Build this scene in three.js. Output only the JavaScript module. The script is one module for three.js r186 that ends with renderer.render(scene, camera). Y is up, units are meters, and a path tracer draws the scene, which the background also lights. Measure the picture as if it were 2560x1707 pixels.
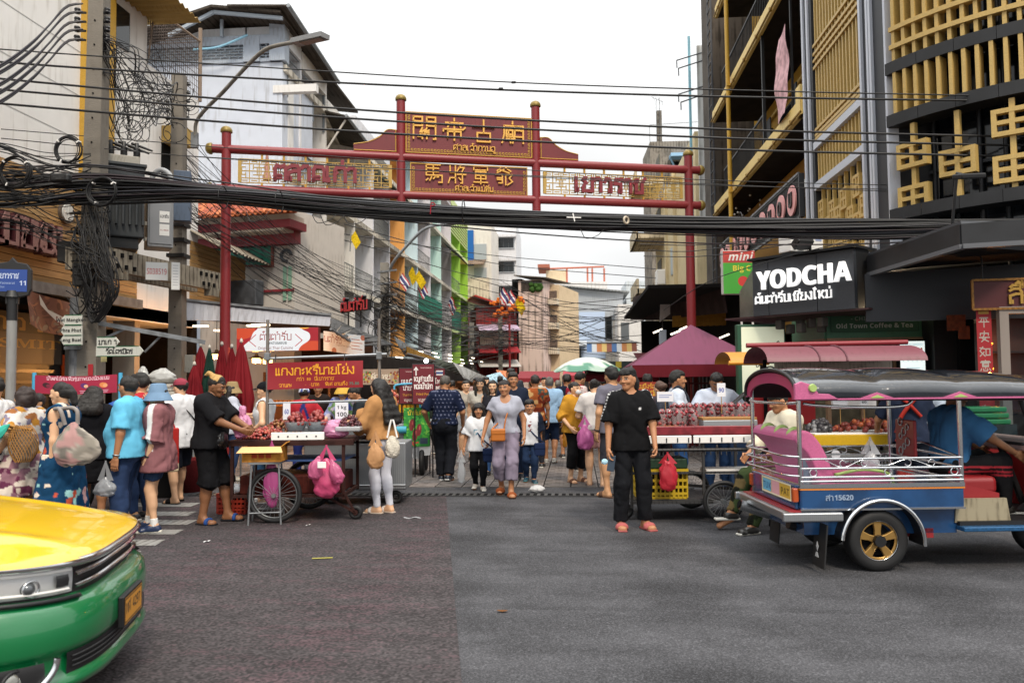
import*as $ from 'three';
import{mergeGeometries}from 'three/addons/utils/BufferGeometryUtils.js';
import{RoundedBoxGeometry}from 'three/addons/geometries/RoundedBoxGeometry.js';
import{FontLoader}from 'three/addons/loaders/FontLoader.js';
import{TextGeometry}from 'three/addons/geometries/TextGeometry.js';
const V=(x,y,z)=>new $.Vector3(x,y,z);
const scene=new $.Scene();
const camera=new $.PerspectiveCamera(46.45,1024 / 682,0.1,600);
camera.position.set(0,1.62,0);
camera.rotation.order='YXZ';
camera.rotation.set(0.0487,0.0803,-0.0102);
camera.updateMatrixWorld(true);
scene.add(camera);
camera.focus=9.6;camera.userData.fStop=2.8;
let seed=7;
function rnd(){seed=(seed+0x6d2b79f5)|0;let t=Math.imul(seed ^(seed>>>15),1|seed);t=(t+Math.imul(t ^(t>>>7),61|t))^ t;return((t ^(t>>>14))>>>0)/ 4294967296;}
const rr=(a,b)=>a+(b-a)*rnd();
const ORD=['first','second','third','fourth','fifth','sixth','seventh','eighth','ninth','tenth','eleventh','twelfth'];
const pick=(a)=>a[Math.floor(rnd()*a.length)];
const clamp=(x,a=0,b=1)=>Math.min(b,Math.max(a,x));
const mix=(a,b,t)=>a+(b-a)*t;
const sstep=(a,b,x)=>{const t=clamp((x-a)/(b-a));return t*t*(3-2*t);};
const TAU=Math.PI*2;
const HASH=new Float32Array(65536);for(let i=0;i<65536;i++)HASH[i]=rnd();
function pnoise(x,y,per,sd=0){
const xi=Math.floor(x),yi=Math.floor(y),fx=x-xi,fy=y-yi,u=fx*fx*(3-2*fx),v=fy*fy*(3-2*fy);
const h=(a,b)=>HASH[(((a%per)+per)%per*131+((b%per)+per)%per*7919+sd*977)&65535];
return mix(mix(h(xi,yi),h(xi+1,yi),u),mix(h(xi,yi+1),h(xi+1,yi+1),u),v);
}
function fbm(x,y,per,oct,sd=0){let s=0,a=0.5,n=0;for(let i=0;i<oct;i++){s+=a*pnoise(x,y,per,sd+i);n+=a;x*=2;y*=2;per*=2;a*=0.5;}return s / n;}
function noise3(x,y,z){
const xi=Math.floor(x),yi=Math.floor(y),zi=Math.floor(z),fx=x-xi,fy=y-yi,fz=z-zi;
const h=(a,b,c)=>HASH[(a*131+b*7919+c*30011)&65535],s=(t)=>t*t*(3-2*t),u=s(fx),v=s(fy),w=s(fz);
const l=(c)=>mix(mix(h(xi,yi,c),h(xi+1,yi,c),u),mix(h(xi,yi+1,c),h(xi+1,yi+1,c),u),v);
return mix(l(zi),l(zi+1),w);
}
{
const W=1024,H=512,d=new Float32Array(W*H*4);
for(let j=0;j<H;j++)for(let i=0;i<W;i++){
const e=((j+0.5)/ H-0.5)*Math.PI,se=Math.max(0,Math.sin(e));
const c=fbm(i / W*16,j / H*18,16,5,3),c2=fbm(i / W*8,j / H*10,8,4,9);
let L=(0.58+1.55*se*se)*(0.86+0.24*sstep(0.36,0.64,c*0.6+c2*0.4));
if(e<0)L=0.3;
const o=(j*W+i)*4;
d[o]=L*0.99;d[o+1]=L;d[o+2]=L*1.0;d[o+3]=1;
}
const t=new $.DataTexture(d,W,H,$.RGBAFormat,$.FloatType);
t.mapping=$.EquirectangularReflectionMapping;t.magFilter=$.LinearFilter;t.needsUpdate=true;
scene.background=t;scene.environment=t;
}
const sun=new $.DirectionalLight(0xfff1de,1.5);
sun.position.set(14,42,16);sun.castShadow=true;sun.shadow.radius=20;
sun.shadow.mapSize.set(4096,4096);
Object.assign(sun.shadow.camera,{left:-40,right:40,top:40,bottom:-40,near:1,far:140});
sun.target.position.set(0,0,-18);scene.add(sun,sun.target);
const renderer=new $.WebGLRenderer({antialias:true});
renderer.toneMapping=$.LinearToneMapping;renderer.toneMappingExposure=1.62;
renderer.shadowMap.enabled=true;
const CP=V(0,1.62,0),CQ=camera.quaternion.clone();
const ray=(px,py)=>V(px-1280,853.5-py,-1991).applyQuaternion(CQ);
const at=(px,py,depth)=>CP.clone().addScaledVector(ray(px,py),depth / 1991);
const onX=(px,py,x)=>{const r=ray(px,py);return CP.clone().addScaledVector(r,(x-CP.x)/ r.x);};
const onZ=(px,py,z)=>{const r=ray(px,py);return CP.clone().addScaledVector(r,(z-CP.z)/ r.z);};
const onY=(px,py,y=0)=>{const r=ray(px,py);return CP.clone().addScaledVector(r,(y-CP.y)/ r.y);};
const TEX={};
function dtex(n,f,srgb=true){
const d=new Uint8Array(n*n*4);
for(let j=0;j<n;j++)for(let i=0;i<n;i++){const c=f(i / n,j / n),o=(j*n+i)*4;for(let k=0;k<3;k++)d[o+k]=clamp(Array.isArray(c)?c[k]:c)*255;d[o+3]=255;}
const t=new $.DataTexture(d,n,n);t.wrapS=t.wrapT=$.RepeatWrapping;t.magFilter=$.LinearFilter;t.minFilter=$.LinearMipmapLinearFilter;t.generateMipmaps=true;
if(srgb)t.colorSpace=$.SRGBColorSpace;t.needsUpdate=true;return t;
}
TEX.grain=dtex(512,(x,y)=>0.86+0.14*fbm(x*64,y*64,64,3,1));
TEX.blotch=dtex(512,(x,y)=>0.78+0.22*sstep(0.25,0.7,fbm(x*6,y*6,6,6,11))*(0.92+0.08*pnoise(x*128,y*128,128,2)));
TEX.stain=dtex(512,(x,y)=>{const s=fbm(x*40,y*4,4,3,21)*0.6+0.4*fbm(x*5,y*5,5,5,25),k=sstep(0.5,0.78,s);const b=0.985-0.06*fbm(x*9,y*9,9,4,28);return[b-0.12*k,b-0.13*k,b-0.145*k];});
TEX.grime=dtex(512,(x,y)=>{const s=fbm(x*30,y*3,3,3,31)*0.55+0.45*fbm(x*6,y*6,6,5,35),k=sstep(0.42,0.7,s);return[0.98-0.36*k,0.97-0.365*k,0.95-0.37*k];});
TEX.wood=dtex(512,(x,y)=>{const g=fbm(x*3,y*90,3,2,41),h=fbm(x*6,y*24,6,4,44);const v=0.74+0.18*g+0.14*(h-0.5);return[v,v*0.97,v*0.93];});
TEX.metal=dtex(256,(x,y)=>0.72+0.28*fbm(x*90,y*3,3,3,51));
TEX.fine=dtex(256,(x,y)=>fbm(x*64,y*64,64,2,61),false);
TEX.coarse=dtex(512,(x,y)=>fbm(x*14,y*14,14,6,71),false);
TEX.weave=dtex(256,(x,y)=>0.5+0.25*Math.sin(x*TAU*48)*Math.sin(y*TAU*48)+0.25*fbm(x*10,y*10,10,4,81),false);
TEX.asphalt=dtex(1024,(x,y)=>{
const ag=pnoise(x*256,y*256,256,91),ag2=pnoise(x*480,y*480,480,92),b=fbm(x*5,y*9,5,5,93),l=fbm(x*3,y*3,3,5,97);
let v=0.43+0.24*ag*ag+0.16*(ag2-0.5)+0.16*(b-0.5)+0.26*(l-0.5);if(ag2>0.94)v+=0.1;return[v,v,v*1.02];
});
TEX.asphaltB=dtex(1024,(x,y)=>0.6*pnoise(x*256,y*256,256,91)+0.4*pnoise(x*480,y*480,480,92),false);
TEX.redlane=dtex(1024,(x,y)=>{
const wx=x+0.012*(fbm(x*18,y*18,18,3,101)-0.5),wy=y+0.012*(fbm(x*18,y*18,18,3,105)-0.5);
const cell=pnoise(wx*120,wy*120,120,107),b=fbm(x*4,y*10,4,5,109),w=fbm(x*3,y*9,3,5,113);
const paint=sstep(0.42,0.62,w*0.7+cell*0.3+(b-0.5)*0.3);const v=0.46+0.26*(cell-0.45)+0.16*(b-0.5);
return[v+0.035*paint,v-0.03*paint,v-0.015*paint];
});
TEX.redlaneB=dtex(1024,(x,y)=>{const wx=x+0.012*(fbm(x*18,y*18,18,3,101)-0.5),wy=y+0.012*(fbm(x*18,y*18,18,3,105)-0.5);return pnoise(wx*120,wy*120,120,107);},false);
const scaled={};
function tx(name,size){const k=name+size;if(!scaled[k]){const t=TEX[name].clone();t.repeat.set(1 / size,1 / size);t.needsUpdate=true;scaled[k]=t;}return scaled[k];}
const MC={};
function mat(c,o={}){
const key=c+JSON.stringify(o);if(MC[key])return MC[key];
const mt=(o.r??0.75)>=0.7&&!o.m&&!o.trans,P=o.cc||o.trans||mt,m=new(P?$.MeshPhysicalMaterial:$.MeshStandardMaterial)({color:c,roughness:o.r??0.75,metalness:o.m??0});
if(o.t)m.map=tx(...o.t);
if(o.b){m.bumpMap=tx(o.b[0],o.b[1]);m.bumpScale=o.b[2];}
if(o.cc){m.clearcoat=o.cc;m.clearcoatRoughness=o.ccr??0.05;}
if(o.trans){m.transmission=o.trans;m.thickness=0;m.ior=1.45;}
if(mt)m.specularIntensity=0.3;
if(o.e){m.emissive=new $.Color(o.ec??c);m.emissiveIntensity=o.e;}
if(o.vc)m.vertexColors=true;
m.side=$.DoubleSide;
return(MC[key]=m);
}
const canvasMat=(w,h,draw,o={})=>{
const c=document.createElement('canvas');c.width=w;c.height=h;const g=c.getContext('2d');draw(g,w,h);
const t=new $.CanvasTexture(c);t.colorSpace=$.SRGBColorSpace;
const m=new $.MeshStandardMaterial({map:t,roughness:o.r??0.6,metalness:0});
if(o.e){m.emissive=new $.Color(0xffffff);m.emissiveMap=t;m.emissiveIntensity=o.e;}
if(o.alpha){m.alphaTest=0.5;m.transparent=false;}
m.side=$.DoubleSide;return m;
};
function finish(g,keep){
if(!g.attributes.normal)g.computeVertexNormals();
const p=g.attributes.position,n=g.attributes.normal;
if(!(keep||g.userData.keep)||!g.attributes.uv){
const uv=new Float32Array(p.count*2);
for(let i=0;i<p.count;i++){
const ax=Math.abs(n.getX(i)),ay=Math.abs(n.getY(i)),az=Math.abs(n.getZ(i)),x=p.getX(i),y=p.getY(i),z=p.getZ(i);
if(ay>=ax&&ay>=az){uv[2*i]=x;uv[2*i+1]=z;}else if(ax>=az){uv[2*i]=z;uv[2*i+1]=y;}else{uv[2*i]=x;uv[2*i+1]=y;}
}
g.setAttribute('uv',new $.BufferAttribute(uv,2));
}
for(const k of Object.keys(g.attributes))if(!['position','normal','uv','color'].includes(k))g.deleteAttribute(k);
return g;
}
function merge(list){
list=list.flat(Infinity).filter(Boolean).map((g)=>finish(g));
if(list.length===1)return list[0];
if(list.some((g)=>g.index)&&list.some((g)=>!g.index))list=list.map((g)=>(g.index?g.toNonIndexed():g));
if(list.some((g)=>g.attributes.color))for(const g of list)if(!g.attributes.color)g.setAttribute('color',new $.BufferAttribute(new Float32Array(g.attributes.position.count*3).fill(1),3));
return mergeGeometries(list,false);
}
const names={};
const numbered=(n)=>{names[n]=(names[n]??-1)+1;return names[n]?n+'_'+String(names[n]).padStart(3,'0'):n;};
function tag(o,label,category,group,kind){
if(label)o.userData.label=label;if(category)o.userData.category=category;if(group)o.userData.group=group;if(kind)o.userData.kind=kind;return o;
}
function thing(name,label,category,pos,turn=0,group){
const o=new $.Group();o.name=numbered(name);scene.add(o);
if(pos)o.position.set(pos.x??pos[0],pos.y??pos[1],pos.z??pos[2]);o.rotation.y=turn;
return tag(o,label,category,group);
}
function part(name,geo,m,parent,kind){
const o=new $.Mesh(Array.isArray(geo)?merge(geo):finish(geo),m);o.name=name;o.castShadow=o.receiveShadow=true;
if(kind)o.userData.kind=kind;
parent.add(o);return o;
}
function lone(name,geo,m,label,category,group,kind){
const o=part(numbered(name),geo,m,scene);return tag(o,label,category,group,kind);
}
function dup(src,pos,turn,label){
const o=src.clone();o.name=numbered(src.name.replace(/_\d{3}$/,''));scene.add(o);o.userData={...src.userData};
if(pos)o.position.set(pos.x??pos[0],pos.y??pos[1],pos.z??pos[2]);if(turn!==undefined)o.rotation.y=turn;if(label)o.userData.label=label;return o;
}
const box=(w,h,d,x=0,y=0,z=0,ry=0,rx=0,rz=0)=>{const g=new $.BoxGeometry(w,h,d);if(rx)g.rotateX(rx);if(rz)g.rotateZ(rz);if(ry)g.rotateY(ry);return g.translate(x,y,z);};
const bx=(x0,x1,y0,y1,z0,z1)=>box(Math.abs(x1-x0),Math.abs(y1-y0),Math.abs(z1-z0),(x0+x1)/ 2,(y0+y1)/ 2,(z0+z1)/ 2);
const rbox=(w,h,d,r,x=0,y=0,z=0,ry=0,rx=0,rz=0,seg=2)=>{const g=new RoundedBoxGeometry(w,h,d,seg,r);if(rx)g.rotateX(rx);if(rz)g.rotateZ(rz);if(ry)g.rotateY(ry);return g.translate(x,y,z);};
const UPV=V(0,1,0);
function rod(a,b,r,r2=r,seg=8){
const A=Array.isArray(a)?V(...a):a,B=Array.isArray(b)?V(...b):b,d=B.clone().sub(A),L=d.length();
const g=new $.CylinderGeometry(r2,r,L,seg,1);
g.applyQuaternion(new $.Quaternion().setFromUnitVectors(UPV,d.normalize()));
return g.translate((A.x+B.x)/ 2,(A.y+B.y)/ 2,(A.z+B.z)/ 2);
}
function bar(a,b,w,h=w){
const A=Array.isArray(a)?V(...a):a,B=Array.isArray(b)?V(...b):b,d=B.clone().sub(A),L=d.length();
const m=new $.Matrix4().lookAt(A,B,Math.abs(d.y)>0.95*L?V(0,0,1):UPV);
const g=new $.BoxGeometry(w,h,L);g.applyMatrix4(m);return g.translate((A.x+B.x)/ 2,(A.y+B.y)/ 2,(A.z+B.z)/ 2);
}
const vec=(p)=>(Array.isArray(p)?V(...p):p);
const tube=(pts,r,seg=5,n)=>{const c=new $.CatmullRomCurve3(pts.map(vec));return new $.TubeGeometry(c,n??Math.max(8,pts.length*5),r,seg,false);};
function cable(a,b,sag,r,seg=5,n=20){const A=vec(a),B=vec(b),p=[];for(let i=0;i<=8;i++){const t=i / 8,q=A.clone().lerp(B,t);q.y-=sag*4*t*(1-t);p.push(q);}return new $.TubeGeometry(new $.CatmullRomCurve3(p),n,r,seg,false);}
const cyl=(r0,r1,h,x,y,z,seg=16,open=false)=>new $.CylinderGeometry(r1,r0,h,seg,1,open).translate(x,y+h / 2,z);
const ball=(r,x,y,z,ws=12,hs=8)=>new $.SphereGeometry(r,ws,hs).translate(x,y,z);
const lathe=(pts,seg=20)=>new $.LatheGeometry(pts.map((p)=>new $.Vector2(...p)),seg);
const shapeOf=(pts)=>{const s=new $.Shape();pts.forEach((p,i)=>(i?s.lineTo(...p):s.moveTo(...p)));s.closePath();return s;};
const ext=(pts,d,bev=0)=>new $.ExtrudeGeometry(pts instanceof $.Shape?pts:shapeOf(pts),{depth:d,bevelEnabled:bev>0,bevelSize:bev,bevelThickness:bev,bevelSegments:2,curveSegments:10});
function panel(w,h,x=0,y=0,z=0,ry=0,rx=0){const g=new $.PlaneGeometry(w,h);if(rx)g.rotateX(rx);if(ry)g.rotateY(ry);g.userData.keep=true;return g.translate(x,y,z);}
function quad(a,b,c,d,t=0.02){
const P=[a,b,c,d].map(vec),n=P[1].clone().sub(P[0]).cross(P[3].clone().sub(P[0])).normalize().multiplyScalar(t / 2),q=[],idx=[];
for(const s of[1,-1])for(const p of P)q.push(p.clone().addScaledVector(n,s));
const F=[[0,1,2,3],[7,6,5,4],[0,4,5,1],[1,5,6,2],[2,6,7,3],[3,7,4,0]],pos=[];
for(const f of F)for(const k of[f[0],f[2],f[1],f[0],f[3],f[2]])pos.push(q[k].x,q[k].y,q[k].z);
const g=new $.BufferGeometry();g.setAttribute('position',new $.Float32BufferAttribute(pos,3));g.computeVertexNormals();return g;
}
function warp(g,f){const p=g.attributes.position,v=V(0,0,0);for(let i=0;i<p.count;i++){v.fromBufferAttribute(p,i);f(v);p.setXYZ(i,v.x,v.y,v.z);}g.computeVertexNormals();return g;}
const TH={
'ก':[6,'03 07 18 09 1b 5b 6a 63'],'ข':[6,'1a 2a 2b 1b 09 18 14 13 53 63 6b'],'ค':[6,'03 09 1b 5b 69 63','03 26 36 37 27 26'],'ง':[6,'4a 4b 5b 5a 4a','5a 53 33 07'],
'จ':[6,'35 25 24 34 35','09 1b 5b 6a 63 34'],'ช':[7,'1a 2a 2b 1b 09 18 14 13 53 59 7c'],'ด':[6,'03 09 1b 5b 69 63','03 25 35 34 24'],'ต':[6,'03 09 1b 3a 5b 69 63','03 25 35 34 24'],
'ท':[6,'0b 1b 1a 0a 0b','1b 13 38 5b 6a 63'],'น':[6,'0b 1b 1a 0a 0b','1b 13 64 54 53 63 6b'],'บ':[6,'0b 1b 1a 0a 0b','1b 13 63 6b'],'ป':[6,'0b 1b 1a 0a 0b','1b 13 63 6e'],
'ผ':[6,'1a 2a 29 19 1b 03 13 38 63 6b'],'พ':[7,'0b 1b 1a 0a 0b','1b 23 39 53 7b'],'ภ':[6,'03 13 14 04 03','13 18 09 1b 5b 6a 63'],'ม':[6,'0b 1b 1a 0a 0b','1b 14 04 03 13 63 6b'],
'ย':[6,'2b 1b 0a 19 28 17 05 03 63 6b'],'ร':[5,'33 43 44 34 33','44 48 08 1b 5b'],'ล':[6,'13 03 04 14 13','04 07 38 68','0a 2b 5b 69 63'],'ว':[5,'33 43 44 34 33','44 49 3b 1b 09'],
'ศ':[7,'03 09 1b 5b 69 63','03 26 36 37 27','5b 7d'],'ส':[7,'13 03 04 14 13','04 07 38 68','0a 2b 5b 69 63','5a 7d'],'ห':[7,'0b 1b 1a 0a 0b','1b 13','14 48 5b 6b 6a 5a','37 63'],
'อ':[6,'05 15 16 06 04 13 53 64 6a 5b 1b 09'],'ะ':[4,'18 28 29 19 18 3a','14 24 25 15 14 36'],'า':[5,'0a 1b 3b 4a 43'],'ำ':[5,'0a 1b 3b 4a 43','0d 1d 1e 0e 0d'],
'เ':[3,'13 03 04 14 13','04 0b'],'แ':[5,'13 03 04 14 13','04 0b','43 33 34 44 43','34 3b'],'โ':[4,'23 13 14 24 23','14 1c 0e 4e'],'ไ':[4,'23 13 14 24 23','14 1d 0f 3f'],'ใ':[4,'23 13 14 24 23','14 1d 0e 2f 3d'],
'ี':[0,'0c 1d 4d 6c 6f'],'ิ':[0,'0c 1d 4d 6c 0c'],'ื':[0,'0c 1d 4d 6c','6c 6f','4d 4f'],'ั':[0,'1d 2d 2c 4c 6f'],'่':[0,'4d 4f'],'้':[0,'3e 4f 4d 6f'],'ุ':[0,'52 62 60'],'ู':[0,'42 40 60 62'],'์':[0,'3d 5f'],'็':[0,'0c 2e 4c 6f'],'1':[4,'19 3b 33'],' ':[4],
};
const ZH={
'關':['0a 00','0a 4a 46 06','08 48','6a aa a0 90','6a 66 a6','68 a8','45 33 54','33 43','65 53 74','53 73','42 40','62 60','32 72','21 41'],
'帝':['5a 59','18 98','38 26','78 86','05 15 95 a6','05 04','24 21','24 84 81','57 50'],'古':['07 a7','5a 54','24 84 80 20 24'],
'廟':['5a 59','18 98','18 14 00','27 57','37 33','26 56 53 23 26','24 54','22 62','42 40','68 a8 a0','68 64 50','66 a6','63 a3'],
'馬':['1a 14 a4 a0 80','1a 9a','18 88','16 86','5a 54','22 11','43 31','63 52','83 73'],'將':['1a 16 46','4a 40','13 00','13 43','7a 57','69 99 75','55 a5','85 80 70','63 72'],
'軍':['18 1a 9a 98','28 88','27 23 83 87 27','25 85','58 50','11 91'],'爺':['3a 18','6a 98','59 17','29 87','06 46 41 21','14 44','13 43','66 a6 84 a2 70','66 60'],
'平':['19 99','38 26','78 86','05 a5','59 50'],'安':['5a 59','16 18 98 96','04 a4','57 33 90','74 20'],'如':['08 57','39 05 50','44 00','67 a7 a1 61 67'],'意':['5a 59','19 99','37 36','08 a8','27 24 84 87 27','25 85','12 00','32 30 70 72','52 53','92 a0'],
'年':['2a 07','18 98','26 96','26 23','03 a3','68 60'],'吉':['08 a8','5a 55','15 95','24 84 80 20 24'],
};
function strokes(text){
const out=[];let x=0;
for(const ch of text){
const g=TH[ch];if(!g){x+=5;continue;}
const base=g[0]===0?x-7.2:x;
for(const s of g.slice(1))out.push(s.split(' ').map((q)=>[base+parseInt(q[0],16),parseInt(q[1],16)-3]));
if(g[0])x+=g[0]+1.6;
}
return[out,x-1.6];
}
function strokesZH(ch){return ZH[ch].map((s)=>s.split(' ').map((q)=>[parseInt(q[0],16),parseInt(q[1],16)]));}
function letters(runs,k,w,d,ox=0,oy=0){
const gs=[];
for(const r of runs)for(let i=0;i+1<r.length;i++){
const[a,b]=[r[i],r[i+1]],dx=(b[0]-a[0])*k,dy=(b[1]-a[1])*k,L=Math.hypot(dx,dy);
if(L<1e-6)continue;
gs.push(box(L+w*0.8,w,d,0,0,0,0,0,Math.atan2(dy,dx)).translate(ox+(a[0]+b[0])/ 2*k,oy+(a[1]+b[1])/ 2*k,d / 2+(i%2)*0.0015));
}
return gs;
}
const thai=(text,h,w,d,x=0,y=0)=>{const[r,W]=strokes(text),k=h / 8;return letters(r,k,w,d,x-W*k / 2,y);};
const hanzi=(ch,h,w,d,x=0,y=0)=>letters(strokesZH(ch),h / 10,w,d,x-h / 2,y);
function ink(g,text,cx,by,h,col,lw,maxW){
const[r,W]=strokes(text);let k=h / 8,kx=k;if(maxW&&W*k>maxW)kx=maxW / W;
g.strokeStyle=col;g.lineWidth=lw??h*0.14;g.lineCap='round';g.lineJoin='round';
for(const s of r){g.beginPath();s.forEach((p,i)=>(i?g.lineTo(cx+(p[0]-W / 2)*kx,by-p[1]*k):g.moveTo(cx+(p[0]-W / 2)*kx,by-p[1]*k)));g.stroke();}
}
function inkZH(g,ch,cx,cy,h,col,lw){
g.strokeStyle=col;g.lineWidth=lw??h*0.1;g.lineCap='round';
for(const s of strokesZH(ch)){g.beginPath();s.forEach((p,i)=>(i?g.lineTo(cx+(p[0]-5)*h / 10,cy-(p[1]-5)*h / 10):g.moveTo(cx+(p[0]-5)*h / 10,cy-(p[1]-5)*h / 10)));g.stroke();}
}
const txt=(g,s,x,y,px,col,font='sans-serif',weight='',al='center')=>{g.fillStyle=col;g.font=`${weight} ${px}px ${font}`;g.textAlign=al;g.textBaseline='alphabetic';g.fillText(s,x,y);};
const fonts={bold:await new FontLoader().loadAsync('fonts/droid/droid_sans_bold.typeface.json'),serif:await new FontLoader().loadAsync('fonts/droid/droid_serif_bold.typeface.json')};
function text3(s,size,d,f='bold'){const g=new TextGeometry(s,{font:fonts[f],size,depth:d,curveSegments:4,bevelEnabled:true,bevelSize:size*0.012,bevelThickness:size*0.02,bevelSegments:1});g.computeBoundingBox();g.translate(-(g.boundingBox.max.x+g.boundingBox.min.x)/ 2,0,0);return g;}
const M={
redPaint:mat(0x8a2a30,{r:0.42,t:['grain',0.9]}),gold:mat(0xb08a3a,{r:0.4,m:0.35}),goldBar:mat(0xc2a052,{r:0.5,t:['grain',0.6]}),
concrete:mat(0x98938a,{r:0.92,t:['stain',1.7],b:['fine',0.5,0.003]}),black:mat(0x141416,{r:0.5}),dark:mat(0x0c0c0d,{r:0.9}),rubber:mat(0x19191a,{r:0.62}),
steel:mat(0xb9bcbe,{r:0.3,m:0.85,t:['metal',0.5]}),chrome:mat(0xe2e4e6,{r:0.12,m:1}),dull:mat(0x8c8f92,{r:0.55,m:0.5,t:['blotch',1]}),
white:mat(0xe8e6e2,{r:0.85,t:['stain',3.2]}),cleanWhite:mat(0xeceae6,{r:0.6}),grey:mat(0x87898c,{r:0.8,t:['blotch',2]}),glass:mat(0x1a2024,{r:0.06,m:0.0}),
cable:mat(0x131315,{r:0.55}),rust:mat(0x50291f,{r:0.85,t:['blotch',0.8]}),
};
const struct=(name,geo,m)=>{const o=part(name,geo,m,scene);o.userData.kind='structure';return o;};
struct('ground',new $.PlaneGeometry(900,900).rotateX(-Math.PI / 2).translate(0,-0.03,-300),mat(0x6b6a68,{r:0.95,t:['blotch',9]}));
const seamA=onY(1115,1241),seamB=onY(1154,1707),sd=seamB.clone().sub(seamA),seamX=(z)=>seamA.x+(z-seamA.z)*sd.x / sd.z;
const ZD=seamA.z,XL=-9.5,XR=5.3;
function flat(pts,y){const s=shapeOf(pts.map(([x,z])=>[x,-z]));return new $.ShapeGeometry(s).rotateX(-Math.PI / 2).translate(0,y,0);}
struct('road',flat([[-70,30],[70,30],[70,ZD-0.95],[-70,ZD-0.95]],0),mat(new $.Color(0.275,0.275,0.285).getHex(),{r:0.82,t:['asphalt',1.9],b:['asphaltB',1.9,0.0035]}));
struct('road_red_lane',flat([[-60,24],[seamX(24),24],[seamX(ZD),ZD],[-60,ZD]],0.004),mat(new $.Color(0.275,0.243,0.252).getHex(),{r:0.85,t:['redlane',1.7],b:['redlaneB',1.7,0.005]}));
{
const cr=thing('pedestrian_crossing',null,null,[0,0,0]);cr.userData.kind='structure';
const wm=mat(0x8d8d8c,{r:0.8,t:['grime',0.9],b:['redlaneB',1.7,0.003]});
for(const[x0,x1,y0,y1]of[[250,352,1378,1400],[330,412,1349,1364],[360,460,1324,1336],[380,492,1300,1312],[400,492,1279,1290],[410,500,1257,1267]]){
const a=onY(x0-90,y0,0.008),b=onY(x1,y0,0.008),c=onY(x1-26,y1,0.008),d=onY(x0-130,y1,0.008);
part('stripe',flat([[a.x,a.z],[b.x,b.z],[c.x,c.z],[d.x,d.z]],0.008),wm,cr);
}
}
{
const pv=thing('pavement',null,null,[0,0,ZD-0.95]);pv.userData.kind='structure';
part('mortar_bed',flat([[-20,0],[20,0],[20,-90],[-20,-90]],-0.006),mat(0x2c2a29,{r:0.95}),pv);
const kinds=[0x77706c,0x6b6663,0x807874,0x706c6b].map((c)=>mat(c,{r:0.72,t:['blotch',1.1],b:['coarse',1.3,0.004]}));
const S=0.415,g=[0,1].map((k)=>{const q=[rbox(S-0.018,0.03,S-0.018,0.006,0,0,0)];for(let i=0;i<3;i++)for(let j=0;j<3;j++)q.push(new $.TorusGeometry(0.045,0.0035,3,9,4.2).rotateX(-Math.PI / 2).rotateY((i+j+k)%2?0:Math.PI).translate((i-1)*0.128,0.0155,(j-1)*0.128));return merge(q);});
const far=new Map();let n=0;
for(let r=0;r<60;r++)for(let c=-22;c<13;c++){
const x=c*S+0.1,z=-S / 2-r*S,m=kinds[Math.floor(rnd()*4)],yy=rr(-0.003,0.003);
if(n<300&&r<15&&c>-15&&c<6){n++;const o=part('paving_slab',g[(r+c)&1],m,pv);o.position.set(x,yy-0.004,z);}
else{if(!far.has(m))far.set(m,[]);far.get(m).push(box(S-0.018,0.03,S-0.018,x,yy-0.004,z));}
}
for(const[m,q]of far)part('paving_slabs',q,m,pv,'stuff');
}
{
const dr=thing('drain_grate','long dark steel drain grating across the mouth of the market street','drain',[-0.9,0.0,ZD-0.1]);
part('frame',[box(9.4,0.014,0.035,0,0.006,0.12),box(9.4,0.014,0.035,0,0.006,-0.12)],mat(0x3a3a3b,{r:0.6,m:0.4}),dr);
part('channel',box(9.4,0.01,0.21,0,0.004,0),M.dark,dr);
const q=[];for(let i=0;i<94;i++)q.push(box(0.045,0.01,0.2,-4.65+i*0.1,0.011,0));
part('bars',q,mat(0x555453,{r:0.6,m:0.4,t:['blotch',0.5]}),dr,'stuff');
}
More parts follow.
